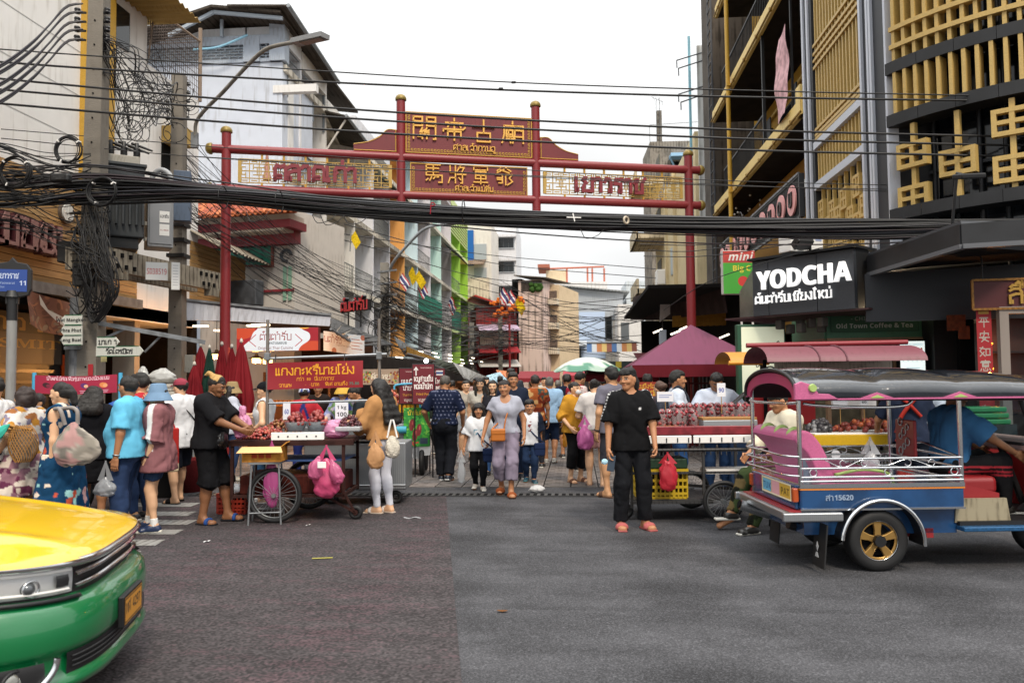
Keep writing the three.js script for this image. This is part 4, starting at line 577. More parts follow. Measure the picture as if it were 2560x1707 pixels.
part('face',panel(0.65,ys-yw,0.0,(ys+yw)/ 2,0.083),canvasMat(256,352,(g,w,h2)=>{g.fillStyle='#3f9a32';g.fillRect(0,0,w,h2);g.fillStyle='#a8332f';g.fillRect(0,0,w,98);txt(g,'mini',w / 2+8,80,92,'#d3d3d1','sans-serif','bold italic');txt(g,'Big C',w / 2+20,165,62,'#d8c03a','sans-serif','bold');g.fillStyle='#c23430';g.beginPath();g.arc(w*0.62,250,42,0,TAU);g.fill();}),bs);part('ladder_bracket',[bar([0.05,1.6,0],[0.05,yw,0],0.035),bar([0.28,1.6,0],[0.28,yw,0],0.035),...Array.from({length:7},(_,i)=>bar([0.05,1.7+i*0.16,0],[0.28,1.7+i*0.16,0],0.03))],mat(0xd3d1ce,{r:0.6}),bs);
const ac=at(2012,605,13.4),a=thing('rooftop_air_conditioner','white air conditioner box on the roof of the dark fascia','air conditioner',[ac.x,yT+0.06,ac.z-0.2],0.5);part('housing',rbox(0.72,0.34,0.3,0.02,0,0.2,0),M.cleanWhite,a);part('fan_grille',[cyl(0.14,0.14,0.02,0,0,0,20).rotateX(Math.PI / 2).translate(-0.16,0.2,0.15)],mat(0x9a9b9b,{r:0.6}),a);part('badge',bx(0.18,0.32,0.24,0.3,0.149,0.155),mat(0x9aa6c8,{r:0.5}),a);part('foot',[bx(-0.3,-0.24,-0.06,0.04,-0.1,0.1),bx(0.24,0.3,-0.06,0.04,-0.1,0.1)],M.dull,a);
const fl=at(2008,620,12.9),f=thing('floodlight','black floodlight tilted on top of the dark fascia','floodlight',[fl.x,yT+0.06,fl.z],0.4);part('housing',rbox(0.3,0.2,0.14,0.02,0,0.1,0,0,0.9),M.black,f);part('bracket',[bx(-0.16,-0.14,-0.02,0.12,-0.02,0.02),bx(0.14,0.16,-0.02,0.12,-0.02,0.02)],M.black,f);
const fw=at(2425,440,10.6),f2=thing('floodlight','wide black floodlight hanging before the rounded gold lattice','floodlight',[fw.x,fw.y,fw.z],0.2);part('housing',rbox(0.36,0.07,0.2,0.02,0,0,0,0,0.2,0.06),M.black,f2);part('stem',[rod([0,0,0],[0.05,0.12,-0.3],0.02),rod([0.05,0.12,-0.3],[0.05,-0.9,-0.5],0.02)],M.black,f2);
}
{
const p=at(2510,735,11.4),s=thing('gold_letter_sign','dark red hanging sign with a gilt border and gilt Thai lettering','sign',[p.x+0.25,0,p.z],-0.12),w=1.3,h=0.42,c=p.y;part('board',box(w,h,0.06,0,c,0),mat(0x4a1216,{r:0.5}),s);
const br=mat(0x9a6a2a,{r:0.45,m:0.3,t:['blotch',0.2]});part('border',[box(w,0.03,0.03,0,c+h / 2,0.04),box(w,0.03,0.03,0,c-h / 2,0.04),box(0.03,h,0.0305,-w / 2,c,0.04),box(0.03,h,0.0305,w / 2,c,0.04)],br,s);part('gilt_lettering',thai('ลื้งก',0.2,0.036,0.03,0.1,c-0.13).map((g)=>g.translate(0,0,0.03)),mat(0xb08a3e,{r:0.4,m:0.3}),s);part('hanger',[rod([-0.5,c+h / 2,0],[-0.5,3.6,0],0.012),rod([0.5,c+h / 2,0],[0.5,3.6,0],0.012)],M.black,s);
const q=at(2463,860,11.5),v=thing('couplet_banner','tall narrow red banner with a column of grey Chinese characters','banner',[q.x,0,q.z],-0.1),yt=at(2463,775,11.5).y,yb=0.5;part('cloth',panel(0.2,yt-yb,0,(yt+yb)/ 2,0.02),canvasMat(128,1160,(g,W,H)=>{g.fillStyle='#9c1820';g.fillRect(0,0,W,H);g.fillStyle='#b98a3a';g.fillRect(20,6,88,26);['平','安','如','意','年','年','如','意','吉'].forEach((ch,i)=>inkZH(g,ch,W / 2,96+i*118,84,'#a8a59a',9));}),v);part('rod',[rod([-0.12,yt,0.01],[0.12,yt,0.01],0.012),rod([-0.12,yb,0.01],[0.12,yb,0.01],0.012)],M.black,v);
part('door_frame',[bx(0.18,0.3,0,2.6,-0.02,0.1),bx(0.3,1.6,2.5,2.6,-0.02,0.1)],mat(0x8b8078,{r:0.6}),v);
const cb=thing('lit_shelf_cabinet','dark cabinet with small warm lamps behind the red couplet banner','cabinet',[q.x+0.75,0,q.z-0.45],0);part('case',[bx(-0.5,0.8,0,2.5,-0.3,-0.35),bx(-0.5,-0.46,0,2.5,-0.3,0),...[0.6,1.05,1.5,1.95].map((y)=>bx(-0.5,0.8,y,y+0.03,-0.3,0))],mat(0x3a1f16,{r:0.5,t:['wood',1]}),cb);
const gl=mat(0xffb24a,{e:2.5,ec:0xff9a30});for(const y of[1.28,1.72,2.1]){part('lamp',ball(0.022,-0.38,y,-0.1,8,6),gl,cb);const L=new $.PointLight(0xff9a40,0.5,2);L.position.set(-0.38,y,-0.04);L.castShadow=true;cb.add(L);L.name='lamp_light';}
const pk=at(2393,815,12),pn=thing('orange_notice','faded orange notice pinned on the dark wall right of the kiosk','notice',[pk.x,pk.y,pk.z],-0.1);part('sheet',[rbox(0.26,0.24,0.02,0.004,0,0.05,0),rbox(0.16,0.2,0.02,0.004,0.1,-0.1,0.012)],mat(0x5a2a16,{r:0.8,t:['blotch',0.3]}),pn);
lone('dark_side_wall',[bx(6.2,10,0,3.2,-13.4,-13.6)],mat(0x131316,{r:0.7,t:['blotch',2]}),'near black shop wall at the right edge of the picture','wall');
}
const cap=(a,b,ra,rb,o={})=>({a:vec(a),b:vec(b),ra,rb:rb??ra,k:0.03,...o});
const ell=(c,r,o={})=>({e:vec(c),r,k:0.03,...o});
function nets(prims,cell,o={}){
const lo=V(9,9,9),hi=V(-9,-9,-9),E=0.05;
for(const p of prims){
if(p.e){const m=Math.max(...p.r);p.lo=p.e.clone().addScalar(-m);p.hi=p.e.clone().addScalar(m);}
else{p.lo=p.a.clone().min(p.b).addScalar(-Math.max(p.ra,p.rb));p.hi=p.a.clone().max(p.b).addScalar(Math.max(p.ra,p.rb));}
if(!p.sub){lo.min(p.lo);hi.max(p.hi);}
}
lo.addScalar(-cell*2-0.012);hi.addScalar(cell*2+0.012);
const nx=Math.ceil((hi.x-lo.x)/ cell)+1,ny=Math.ceil((hi.y-lo.y)/ cell)+1,nz=Math.ceil((hi.z-lo.z)/ cell)+1,N=nx*ny,F=new Float32Array(N*nz).fill(0.2);
for(const p of prims){
const i0=Math.max(0,Math.floor((p.lo.x-E-lo.x)/ cell)),i1=Math.min(nx-1,Math.ceil((p.hi.x+E-lo.x)/ cell)),j0=Math.max(0,Math.floor((p.lo.y-E-lo.y)/ cell)),j1=Math.min(ny-1,Math.ceil((p.hi.y+E-lo.y)/ cell)),k0=Math.max(0,Math.floor((p.lo.z-E-lo.z)/ cell)),k1=Math.min(nz-1,Math.ceil((p.hi.z+E-lo.z)/ cell));
let bx_,by_,bz_,bb;if(!p.e){bx_=p.b.x-p.a.x;by_=p.b.y-p.a.y;bz_=p.b.z-p.a.z;bb=bx_*bx_+by_*by_+bz_*bz_||1e-9;}
for(let k=k0;k<=k1;k++)for(let j=j0;j<=j1;j++)for(let i=i0;i<=i1;i++){
const x=lo.x+i*cell,y=lo.y+j*cell,z=lo.z+k*cell;let d;
if(p.e){const u=(x-p.e.x)/ p.r[0],v=(y-p.e.y)/ p.r[1],w=(z-p.e.z)/ p.r[2],l=Math.sqrt(u*u+v*v+w*w);d=(l-1)*Math.min(p.r[0],p.r[1],p.r[2])*(l>1?1:1);if(l>1e-6){const g=Math.sqrt((u / p.r[0])**2+(v / p.r[1])**2+(w / p.r[2])**2);d=l*(l-1)/ g;}}
else{const ax=x-p.a.x,ay=y-p.a.y,az=z-p.a.z;let t=(ax*bx_+ay*by_+az*bz_)/ bb;const tc=t<0?0:t>1?1:t,dx=ax-bx_*tc,dy=ay-by_*tc,dz=az-bz_*tc;d=Math.sqrt(dx*dx+dy*dy+dz*dz)-(p.ra+(p.rb-p.ra)*tc);if(p.flat){const L=Math.sqrt(bb),e=(t-1)*L;if(e>d)d=e;}}
const n=i+j*nx+k*N,f=F[n];
if(p.sub){if(-d>f)F[n]=-d;}else{const h=p.k-Math.abs(f-d);F[n]=Math.min(f,d)-(h>0?h*h /(4*p.k):0);}
}
}
const amp=o.fold??0,fs=o.seed??0;
for(let k=0;k<nz;k++)for(let j=0;j<ny;j++)for(let i=0;i<nx;i++){
const n=i+j*nx+k*N;if(F[n]>0.1)continue;const x=lo.x+i*cell,y=lo.y+j*cell,z=lo.z+k*cell;
if(amp&&Math.abs(F[n])<0.04){const r1=1-Math.abs(2*noise3(x*10+fs,y*6+x*5,z*10)-1),r2=1-Math.abs(2*noise3(x*17,y*15+fs+z*6,z*17)-1);F[n]+=amp*(r1*r1*1.2+r2*r2*0.5-0.95);}
if(o.clip){const c=o.clip(x,y,z);if(c>F[n])F[n]=c;}
}
const map=new Int32Array(N*nz).fill(-1),pos=[],idx=[];
const off=[0,1,nx,nx+1,N,N+1,N+nx,N+nx+1],ed=[[0,1],[2,3],[4,5],[6,7],[0,2],[1,3],[4,6],[5,7],[0,4],[1,5],[2,6],[3,7]];
for(let k=0;k<nz-1;k++)for(let j=0;j<ny-1;j++)for(let i=0;i<nx-1;i++){
const n=i+j*nx+k*N;let m=0;for(let c=0;c<8;c++)if(F[n+off[c]]<0)m|=1<<c;
if(m===0||m===255)continue;let sx=0,sy=0,sz=0,q=0;
for(const[a,b]of ed)if(((m>>a)^(m>>b))&1){const fa=F[n+off[a]],t=fa /(fa-F[n+off[b]]);sx+=(a&1)+t*((b&1)-(a&1));sy+=((a>>1)&1)+t*(((b>>1)&1)-((a>>1)&1));sz+=(a>>2)+t*((b>>2)-(a>>2));q++;}
map[n]=pos.length / 3;pos.push(lo.x+(i+sx / q)*cell,lo.y+(j+sy / q)*cell,lo.z+(k+sz / q)*cell);
}
const Q=(a,b,c,d,flip)=>{if(a<0||b<0||c<0||d<0)return;flip?idx.push(a,c,b,a,d,c):idx.push(a,b,c,a,c,d);};
for(let k=1;k<nz-1;k++)for(let j=1;j<ny-1;j++)for(let i=1;i<nx-1;i++){
const n=i+j*nx+k*N,s=F[n]<0;
if(s!==F[n+1]<0)Q(map[n-nx-N],map[n-N],map[n],map[n-nx],!s);
if(s!==F[n+nx]<0)Q(map[n-1-N],map[n-1],map[n],map[n-N],!s);
if(s!==F[n+N]<0)Q(map[n-1-nx],map[n-nx],map[n],map[n-1],!s);
}
const g=new $.BufferGeometry();g.setAttribute('position',new $.Float32BufferAttribute(pos,3));g.setIndex(idx);g.computeVertexNormals();
return g;
}
const lin=(h)=>{const c=new $.Color(h);return[c.r,c.g,c.b];};
function paint(g,f){const p=g.attributes.position,c=new Float32Array(p.count*3);for(let i=0;i<p.count;i++){const q=typeof f==='function'?f(p.getX(i),p.getY(i),p.getZ(i)):f;c[3*i]=q[0];c[3*i+1]=q[1];c[3*i+2]=q[2];}g.setAttribute('color',new $.BufferAttribute(c,3));return g;}
const skinM=mat(0xffffff,{vc:1,r:0.55}),clothM=mat(0xfffffe,{vc:1,r:0.9,b:['weave',0.12,0.0006]}),hairM=mat(0xfffffd,{vc:1,r:0.55,b:['metal',0.06,0.004]}),shinyM=mat(0xfffffc,{vc:1,r:0.35});
const headG={};
function headGeo(kind,cell){
const key=kind+cell;if(headG[key])return headG[key];
const f=kind==='f',c=kind==='c',j=f?0.9:c?0.88:1;
const pr=[ell([0,0.028,-0.012],[0.076,0.086,0.096]),cap([0,0.0,0.022],[0,-0.07,0.052*j],0.062,0.032,{k:0.04}),cap([-0.048*j,-0.035,0.0],[0,-0.082,0.055*j],0.026,0.022,{k:0.03}),cap([0.048*j,-0.035,0.0],[0,-0.082,0.055*j],0.026,0.022,{k:0.03}),
cap([-0.036,0.03,0.078],[0.036,0.03,0.078],0.012,0.012,{k:0.02}),cap([-0.043,-0.02,0.06],[-0.03,-0.022,0.068],0.02,0.02,{k:0.02}),cap([0.043,-0.02,0.06],[0.03,-0.022,0.068],0.02,0.02,{k:0.02}),
ell([-0.033,0.01,0.099],[0.017,0.011,0.012],{sub:1}),ell([0.033,0.01,0.099],[0.017,0.011,0.012],{sub:1}),
ell([-0.033,0.011,0.077],[0.013,0.009,0.012],{k:0.004}),ell([0.033,0.011,0.077],[0.013,0.009,0.012],{k:0.004}),
cap([0,0.02,0.087],[0,-0.02,0.108],0.008,0.011,{k:0.012}),cap([-0.012,-0.024,0.094],[0.012,-0.024,0.094],0.009,0.009,{k:0.01}),
cap([-0.018,-0.05,0.082],[0.018,-0.05,0.082],0.0085,0.0085,{k:0.01}),cap([-0.014,-0.059,0.081],[0.014,-0.059,0.081],0.008,0.008,{k:0.008}),
ell([-0.079,0.0,-0.008],[0.011,0.031,0.02],{k:0.008}),ell([0.079,0.0,-0.008],[0.011,0.031,0.02],{k:0.008}),cap([0,-0.03,-0.03],[0,-0.13,-0.03],0.05,0.048,{k:0.04})];
return(headG[key]=nets(pr,cell));
}
function paintHead(g,skin,brow){
const lip=[skin[0]*0.8,skin[1]*0.5,skin[2]*0.5];
return paint(g,(x,y,z)=>{
const ax=Math.abs(x),ex=ax-0.033,ey=y-0.011;
if(z>0.06){if(Math.abs(ex)<0.0125&&Math.abs(ey)<0.0055)return Math.abs(ex)<0.0062?[0.01,0.008,0.007]:[0.45,0.43,0.41];if(Math.abs(ex)<0.014&&ey>0.005&&ey<0.009)return[0.03,0.02,0.018];if(Math.abs(ex)<0.019&&Math.abs(y-0.034+Math.abs(ex)*0.2)<0.0045)return brow;if(ax<0.019&&Math.abs(y+0.0545)<0.009)return ax<0.015&&Math.abs(y+0.0548)<0.0018?[skin[0]*0.55,skin[1]*0.35,skin[2]*0.35]:lip;}
return skin;
});
}
const handG={};
function handGeo(curl,cell){
const key=curl+'|'+cell;if(handG[key])return handG[key];
const pr=[cap([0,0.01,0],[0,-0.02,0],0.023,0.024,{k:0.015})];
for(const[z,r]of[[-0.027,0.012],[-0.009,0.0135],[0.01,0.0135],[0.028,0.012]])pr.push(cap([0,-0.02,z*0.7],[-0.002,-0.078,z],r+0.002,r,{k:0.014}));
for(const[z,L]of[[-0.028,0.062],[-0.0095,0.074],[0.0095,0.08],[0.0285,0.072]]){
let p=V(-0.002,-0.078,z),a=curl*0.35+0.12;for(const[f,r0,r1]of[[0.45,0.0095,0.0088],[0.31,0.0088,0.0082],[0.24,0.0082,0.0072]]){const q=p.clone().add(V(-Math.sin(a)*L*f,-Math.cos(a)*L*f,z*0.03));pr.push(cap(p,q,r0,r1,{k:0.004}));p=q;a+=curl*0.95+0.1;}
}
const t1=V(-0.016,-0.052,0.05),t2=V(-0.03-0.02*curl,-0.085,0.052-0.02*curl);pr.push(cap([-0.004,-0.018,0.02],t1,0.014,0.011,{k:0.012}),cap(t1,t2,0.011,0.0085,{k:0.005}));
return(handG[key]=nets(pr,cell));
}
function ik(a,b,l1,l2,pole){const d=b.clone().sub(a);let L=d.length();const mx=(l1+l2)*0.995;if(L>mx){d.multiplyScalar(mx / L);b=a.clone().add(d);L=mx;}const t=(l1*l1-l2*l2+L*L)/(2*L),h=Math.sqrt(Math.max(0,l1*l1-t*t)),u=d.clone().divideScalar(L),p=pole.clone().addScaledVector(u,-pole.dot(u)).normalize();return[a.clone().addScaledVector(u,t).addScaledVector(p,h),b];}
const people=[];
function person(p){
const H=p.H??1.7,s=H / 1.7*1.0,w=p.w??1,fem=p.f?1:0,kid=p.kid?1:0,cell=p.cell??0.017,skin=lin(p.skin??0xb98460),hairC=lin(p.hairC??0x17130f);
const o=thing('person',p.label,'person',p.at,p.turn??0,p.group),S=(x,y,z)=>V(x*s,y*s,z*s),lean=p.lean??0,fat=p.fat??0,sit=p.sit;
const hy=sit?(p.seatY??0.5)/ s+0.08:0.91-(p.walk?0.02:0),tw=p.twist??0;
const hipC=S(0,hy,0),up=(y,z=0,x=0)=>{const dy=(y-0.91)*s,dz=z*s,xx=x*s;const a=lean;const q=V(xx,hipC.y+dy*Math.cos(a)-dz*Math.sin(a),hipC.z+dy*Math.sin(a)+dz*Math.cos(a));const t=tw*clamp((y-0.95)/ 0.3);return V(q.x*Math.cos(t)+q.z*Math.sin(t),q.y,-q.x*Math.sin(t)+q.z*Math.cos(t));};
const shx=(fem?0.158:0.182)*(0.85+0.15*w),sh=[1,-1].map((d)=>up(1.385,-0.012,d*shx)),hips=[1,-1].map((d)=>S(d*(fem?0.092:0.088),hy-0.01,0));
const feet=p.feet??(p.walk?[[0.075,0,p.walk],[-0.075,0.03,-p.walk]]:[[0.105,0,0.0],[-0.105,0,-0.02]]);
const ank=feet.map((q)=>S(q[0],(q[1]??0)+0.085,q[2])),kneePole=(d)=>V(d*(sit?0.25:0.12),sit?0.4:0,1);
const legs=hips.map((h,i)=>ik(h,ank[i],0.412*s,0.412*s,kneePole(i?-1:1)));
const hands=p.hands??[null,null],arms=sh.map((a,i)=>{const d=i?-1:1,t=hands[i]?up(hands[i][1],hands[i][2],hands[i][0]):(p.walk?up(0.83,(i?1:-1)*p.walk*0.55,d*(shx+0.055)):up(0.815,0.04,d*(shx+0.06+fat*0.05)));return ik(a,t,0.285*s,0.26*s,hands[i]?.[3]?vec(hands[i][3]):V(d*0.7,-0.5,-0.8));});
const hS=(kid?1.16 / 1.0*0.97 / s*s:1)*(kid?1.0:s)*(p.head??1),hsc=kid?0.94:hS,neck=up(1.455,0.0),hq=new $.Quaternion().setFromEuler(new $.Euler((p.pitch??0)+lean*0.5,(p.look??0)+tw,p.tilt??0,'YXZ')),hc=neck.clone().add(V(0,0.125*hsc,0.022*s).applyQuaternion(hq));
const R=(r)=>r*s*(0.55+0.45*w),T=[];
const b=fem?{ch:0.098,wa:0.088,pe:0.108}:{ch:0.11,wa:0.1,pe:0.104};
const torso=(e)=>{const q=[
cap(up(1.33,-0.005,0.105*(0.6+0.4*w)),up(1.33,-0.005,-0.105*(0.6+0.4*w)),R(0.088)+e,R(0.088)+e,{k:0.06}),cap(up(1.385,-0.012,shx*0.8),up(1.385,-0.012,-shx*0.8),R(0.058)+e,R(0.058)+e,{k:0.06}),cap(up(1.42,-0.015,0.05),up(1.42,-0.015,-0.05),R(0.05)+e*0.6,undefined,{k:0.05}),
cap(up(1.24,0.01,0.075),up(1.24,0.01,-0.075),R(b.ch)+e,undefined,{k:0.06}),cap(up(1.1,0.005+fat*0.04,0.05),up(1.1,0.005+fat*0.04,-0.05),R(b.wa)+e+fat*0.05*s,undefined,{k:0.07}),cap(up(0.97,-0.01,0.065),up(0.97,-0.01,-0.065),R(b.pe)+e+fat*0.035*s,undefined,{k:0.07})];
if(fem&&!kid)q.push(ell(up(1.255,0.085,0.06),[0.058*s+e,0.055*s+e,0.05*s+e],{k:0.05}),ell(up(1.255,0.085,-0.06),[0.058*s+e,0.055*s+e,0.05*s+e],{k:0.05}));
if(fat)q.push(ell(up(1.06,0.06+fat*0.07,0),[0.13*s*(0.8+0.3*fat)+e,0.15*s+e,0.1*s*(0.6+0.5*fat)+e],{k:0.08}));return q;};
const arm=(i,e,t=2,flare=0,k=0.03)=>{const[el,ha]=arms[i],a=sh[i],r0=R(0.05)+e,r1=R(0.04)+e,q=[];if(t>=1){q.push(cap(a,el,r0,r1,{k}));if(t>1.02){const u=Math.min(1,t-1),end=el.clone().lerp(ha,u);q.push(cap(el,end,r1,mix(R(0.038),R(0.026),u)+e+flare*s,{k,flat:t<2}));}}else q.push(cap(a,a.clone().lerp(el,t),r0,mix(r0,r1,t)+flare*s,{k:0.04,flat:true}));return q;};
const leg=(i,e,t=2,flare=0)=>{const[kn,an]=legs[i],h=hips[i],r0=R(fem?0.085:0.08)+e,r1=R(0.053)+e,r2=R(0.036)+e,q=[];if(t>=1){q.push(cap(h,kn,r0,r1+flare*0.5*s,{k:0.04}));const u=Math.min(1,t-1);if(u>0.03){q.push(cap(kn,kn.clone().lerp(an,u),r1+flare*0.5*s,mix(r1,r2,u)+flare*s,{k:0.035,flat:true}));if(t>=2||u>0.4)q.push(cap(kn.clone().lerp(an,0.2).add(V(0,0,-0.016*s)),kn.clone().lerp(an,0.42).add(V(0,0,-0.016*s)),R(0.05)+e,R(0.044)+e,{k:0.05}));}}else q.push(cap(h,h.clone().lerp(kn,t),r0,mix(r0,r1,t)+flare*s,{k:0.04,flat:true}));return q;};
const footDir=(i)=>{const a=p.footYaw?.[i]??(i?-0.18:0.18);return V(Math.sin(a),0,Math.cos(a));};
const foot=(i,e)=>{const an=legs[i][1],d=footDir(i),y0=(feet[i][1]??0)*s,L=fem?0.93:1;const hl=an.clone().addScaledVector(d,-0.03*s),toe=an.clone().addScaledVector(d,0.145*s*L);hl.y=an.y-0.048*s;toe.y=Math.max(0.025*s,hl.y-0.012*s-y0*0.8);const mid=an.clone().addScaledVector(d,0.05*s);mid.y=hl.y+0.012*s;return[cap(hl,toe,0.038*s+e,0.032*s+e,{k:0.03}),cap(an,mid,0.037*s+e*0.6,0.038*s+e,{k:0.03}),cap(toe.clone().add(V(d.z*0.022*s,0,-d.x*0.022*s)),toe.clone().add(V(-d.z*0.022*s,0,d.x*0.022*s)).addScaledVector(d,-0.012),0.027*s+e,undefined,{k:0.02})];};
const floorY=Math.min(...feet.map((q)=>q[1]??0))*s,ground=(x,y)=>floorY+0.003-y;
const skinP=[cap(up(1.4,-0.01),neck.clone().lerp(hc,0.35),(fem?0.05:0.058)*s,(fem?0.046:0.054)*s,{k:0.035}),...torso(0),...arm(0,0),...arm(1,0),...leg(0,0),...leg(1,0),...foot(0,0),...foot(1,0)];
const body=paint(nets(skinP,cell*1.05,{clip:ground}),skin);
const hd=paintHead(headGeo(kid?'c':fem?'f':'m',p.fine?0.0052:0.0075).clone(),skin,hairC).applyMatrix4(new $.Matrix4().compose(hc,hq,V(1,1,1).multiplyScalar(hsc)));
const hs=arms.map(([el,ha],i)=>{const d=ha.clone().sub(el).normalize(),q=new $.Quaternion().setFromUnitVectors(V(0,-1,0),d),m=new $.Matrix4().compose(ha,q,V(i?-s:s,s,s)),g=handGeo(p.grip?.[i]??0.35,p.fine?0.0052:0.007).clone().applyMatrix4(m);if(i){const ix=g.index.array;for(let k=0;k<ix.length;k+=3){const t=ix[k];ix[k]=ix[k+1];ix[k+1]=t;}}return paint(g,skin);});
part('body',[body,hd,...hs],skinM,o);
const tp=p.top,bt=p.bottom,seedF=rnd()*50;
const cut=(y)=>{const P=up(y),n=V(0,-Math.cos(lean),-Math.sin(lean));return(x,yy,z)=>(x-P.x)*n.x+(yy-P.y)*n.y+(z-P.z)*n.z;};
if(bt){
const e=bt.e??0.014,q=[];
if(bt.skirt){const y0=1.02,y1=bt.hem,fl=bt.flare??0.1,n=7;for(let i=0;i<=n;i++){const y=mix(y0,y1,i / n),a=up(y,-0.005,0.06+fl*0.45*i / n),c=up(y,-0.005,-0.06-fl*0.45*i / n);q.push(cap(a,c,(R(b.pe)+e)*(i?1.02:0.96)+fl*0.35*s*i / n,undefined,{k:0.05}));}}
else q.push(cap(up(0.98,-0.01,0.062),up(0.98,-0.01,-0.062),R(b.pe)+e+fat*0.03*s,undefined,{k:0.05}),cap(up(0.9,-0.015,0.062),up(0.9,-0.015,-0.062),R(b.pe)+e,undefined,{k:0.05}),...leg(0,e,bt.len??2,bt.flare??0),...leg(1,e,bt.len??2,bt.flare??0));
const top=cut(1.0),hem=bt.skirt?cut(bt.hem):null;const T0=sit?up(1.15):up(tp&&!tp.tuck?0.97:1.03),N0=V(0,Math.cos(lean),Math.sin(lean));
const g=nets(q,cell,{fold:bt.fold??0.011,seed:seedF,clip:(x,y,z)=>Math.max((x-T0.x)*N0.x+(y-T0.y)*N0.y+(z-T0.z)*N0.z,hem?hem(x,y,z):-9,floorY+0.02-y)});
part(bt.name??(bt.skirt?'skirt':'trousers'),paint(g,typeof bt.c==='function'?bt.c:lin(bt.c)),clothM,o);
}
if(tp){
const e=tp.e??0.018,q=[...torso(e)];const sl=tp.sleeve??0.62;
if(sl>0)q.push(...arm(0,e+0.002,sl,tp.cuff??0.014,0.045),...arm(1,e+0.002,sl,tp.cuff??0.014,0.045));
const hemY=tp.hem??0.86;if(hemY<0.95&&!sit){const n=Math.ceil((0.97-hemY)/ 0.09);for(let i=1;i<=n;i++){const y=mix(0.97,hemY-0.03,i / n),fl=tp.flare??0.03;q.push(cap(up(y,-0.008+fat*0.02,0.07+fl*0.5*i / n),up(y,-0.008+fat*0.02,-0.07-fl*0.5*i / n),R(b.pe)+e+fat*0.035*s+fl*0.3*s*i / n,undefined,{k:0.06}));}}
const hc2=cut(hemY),nb=up(1.475,0.02+(tp.scoop??0)*0.3),nr=(0.062+(tp.neck??0))*s;const tank=tp.tank;
const g=nets(q,cell,{fold:tp.fold??0.012,seed:seedF+9,clip:(x,y,z)=>{let c=Math.max(sit&&hemY<0.9?-9:hc2(x,y,z),nr-Math.hypot(x-nb.x,(y-nb.y)*0.8,z-nb.z));if(tank)for(const a of sh)c=Math.max(c,0.07*s-Math.hypot((x-a.x*1.06),(y-a.y+0.02)*0.8,(z-a.z)));return c;}});
const t=part(tp.name??'shirt',paint(g,typeof tp.c==='function'?(x,y,z)=>tp.c(x / s,y / s,z / s):lin(tp.c)),clothM,o);
if(tp.collar){const pts=[];for(let i=0;i<=14;i++){const a=i / 14*TAU,v=V(Math.sin(a)*0.066*s,0,-Math.cos(a)*0.06*s+0.01*s);pts.push(up(1.455-0.03*Math.max(0,-Math.cos(a)),0).add(v));}part('collar',paint(tube(pts,0.016*s,6,30),lin(tp.collar)),clothM,t);}
if(tp.trim){const pts=[];for(let i=0;i<=14;i++){const a=i / 14*TAU;pts.push(nb.clone().add(V(Math.sin(a)*(nr+0.004),-0.052*s+0.02*s*Math.cos(a),-Math.cos(a)*(nr+0.002))));}part('neck_rib',paint(tube(pts,0.008*s,5,26),lin(tp.trim)),clothM,t);}
}
const sk=p.shoes??{c:0x2a2a2c};
[0,1].forEach((i)=>{
const an=legs[i][1],d=footDir(i),y0=Math.max(floorY,an.y-0.085*s),yaw=Math.atan2(d.x,d.z);
if(sk.sandal){const g=rbox(0.092*s,0.022*s,0.26*s,0.01*s,0,0,0);warp(g,(v)=>{if(v.z>0.06)v.x*=1.06;if(v.z<-0.04)v.x*=0.8;});g.rotateY(yaw).translate(an.x+d.x*0.055*s,y0+0.008,an.z+d.z*0.055*s);const st=nets([cap(an.clone().addScaledVector(d,0.085*s).setY(y0+0.035*s).add(V(d.z*0.03,0,-d.x*0.03)),an.clone().addScaledVector(d,0.085*s).setY(y0+0.035*s).add(V(-d.z*0.03,0,d.x*0.03)),0.04*s,0.04*s),cap(an.clone().addScaledVector(d,0.06*s).setY(y0+0.04*s),an.clone().addScaledVector(d,0.11*s).setY(y0+0.035*s),0.043*s,0.04*s)],0.011,{clip:(x,y,z)=>Math.max(y0+0.012-y,Math.abs((x-an.x)*d.x+(z-an.z)*d.z-0.085*s)-(sk.strap??0.03)*s)});const f=part('sandal',paint(g,lin(sk.sole??sk.c)),clothM,o);part('strap',paint(st,lin(sk.c)),clothM,f);}
else{const f=part('shoe',paint(nets(foot(i,0.009),0.0125,{clip:(x,y,z)=>Math.max(y0+0.012-y,y-y0-(sk.h??0.085)*s)}),lin(sk.c)),shinyM,o);const g=rbox(0.088*s,0.026*s,0.275*s,0.011*s);warp(g,(v)=>{if(v.z<-0.05)v.x*=0.82;});part('sole',paint(g.rotateY(yaw).translate(an.x+d.x*0.056*s,y0+0.014,an.z+d.z*0.056*s),lin(sk.sole??0xcfccc4)),shinyM,f);if(sk.sock)part('sock',paint(nets([cap(an.clone().add(V(0,-0.03*s,0)),an.clone().lerp(legs[i][0],0.2),0.045*s,0.045*s,{flat:true})],0.012),lin(sk.sock)),clothM,o);}
});
const M4=new $.Matrix4().compose(hc,hq,V(1,1,1).multiplyScalar(hsc)),hk=p.hair??'short',hcell=p.fine?0.0075:0.011,face=[ell([0,-0.045,0.085],[0.068,0.092,0.075],{sub:1})];
const shade=(g)=>paint(g,(x,y,z)=>{const n=0.65+0.7*noise3(x*90,y*14,z*90);return hairC.map((c)=>c*n);});
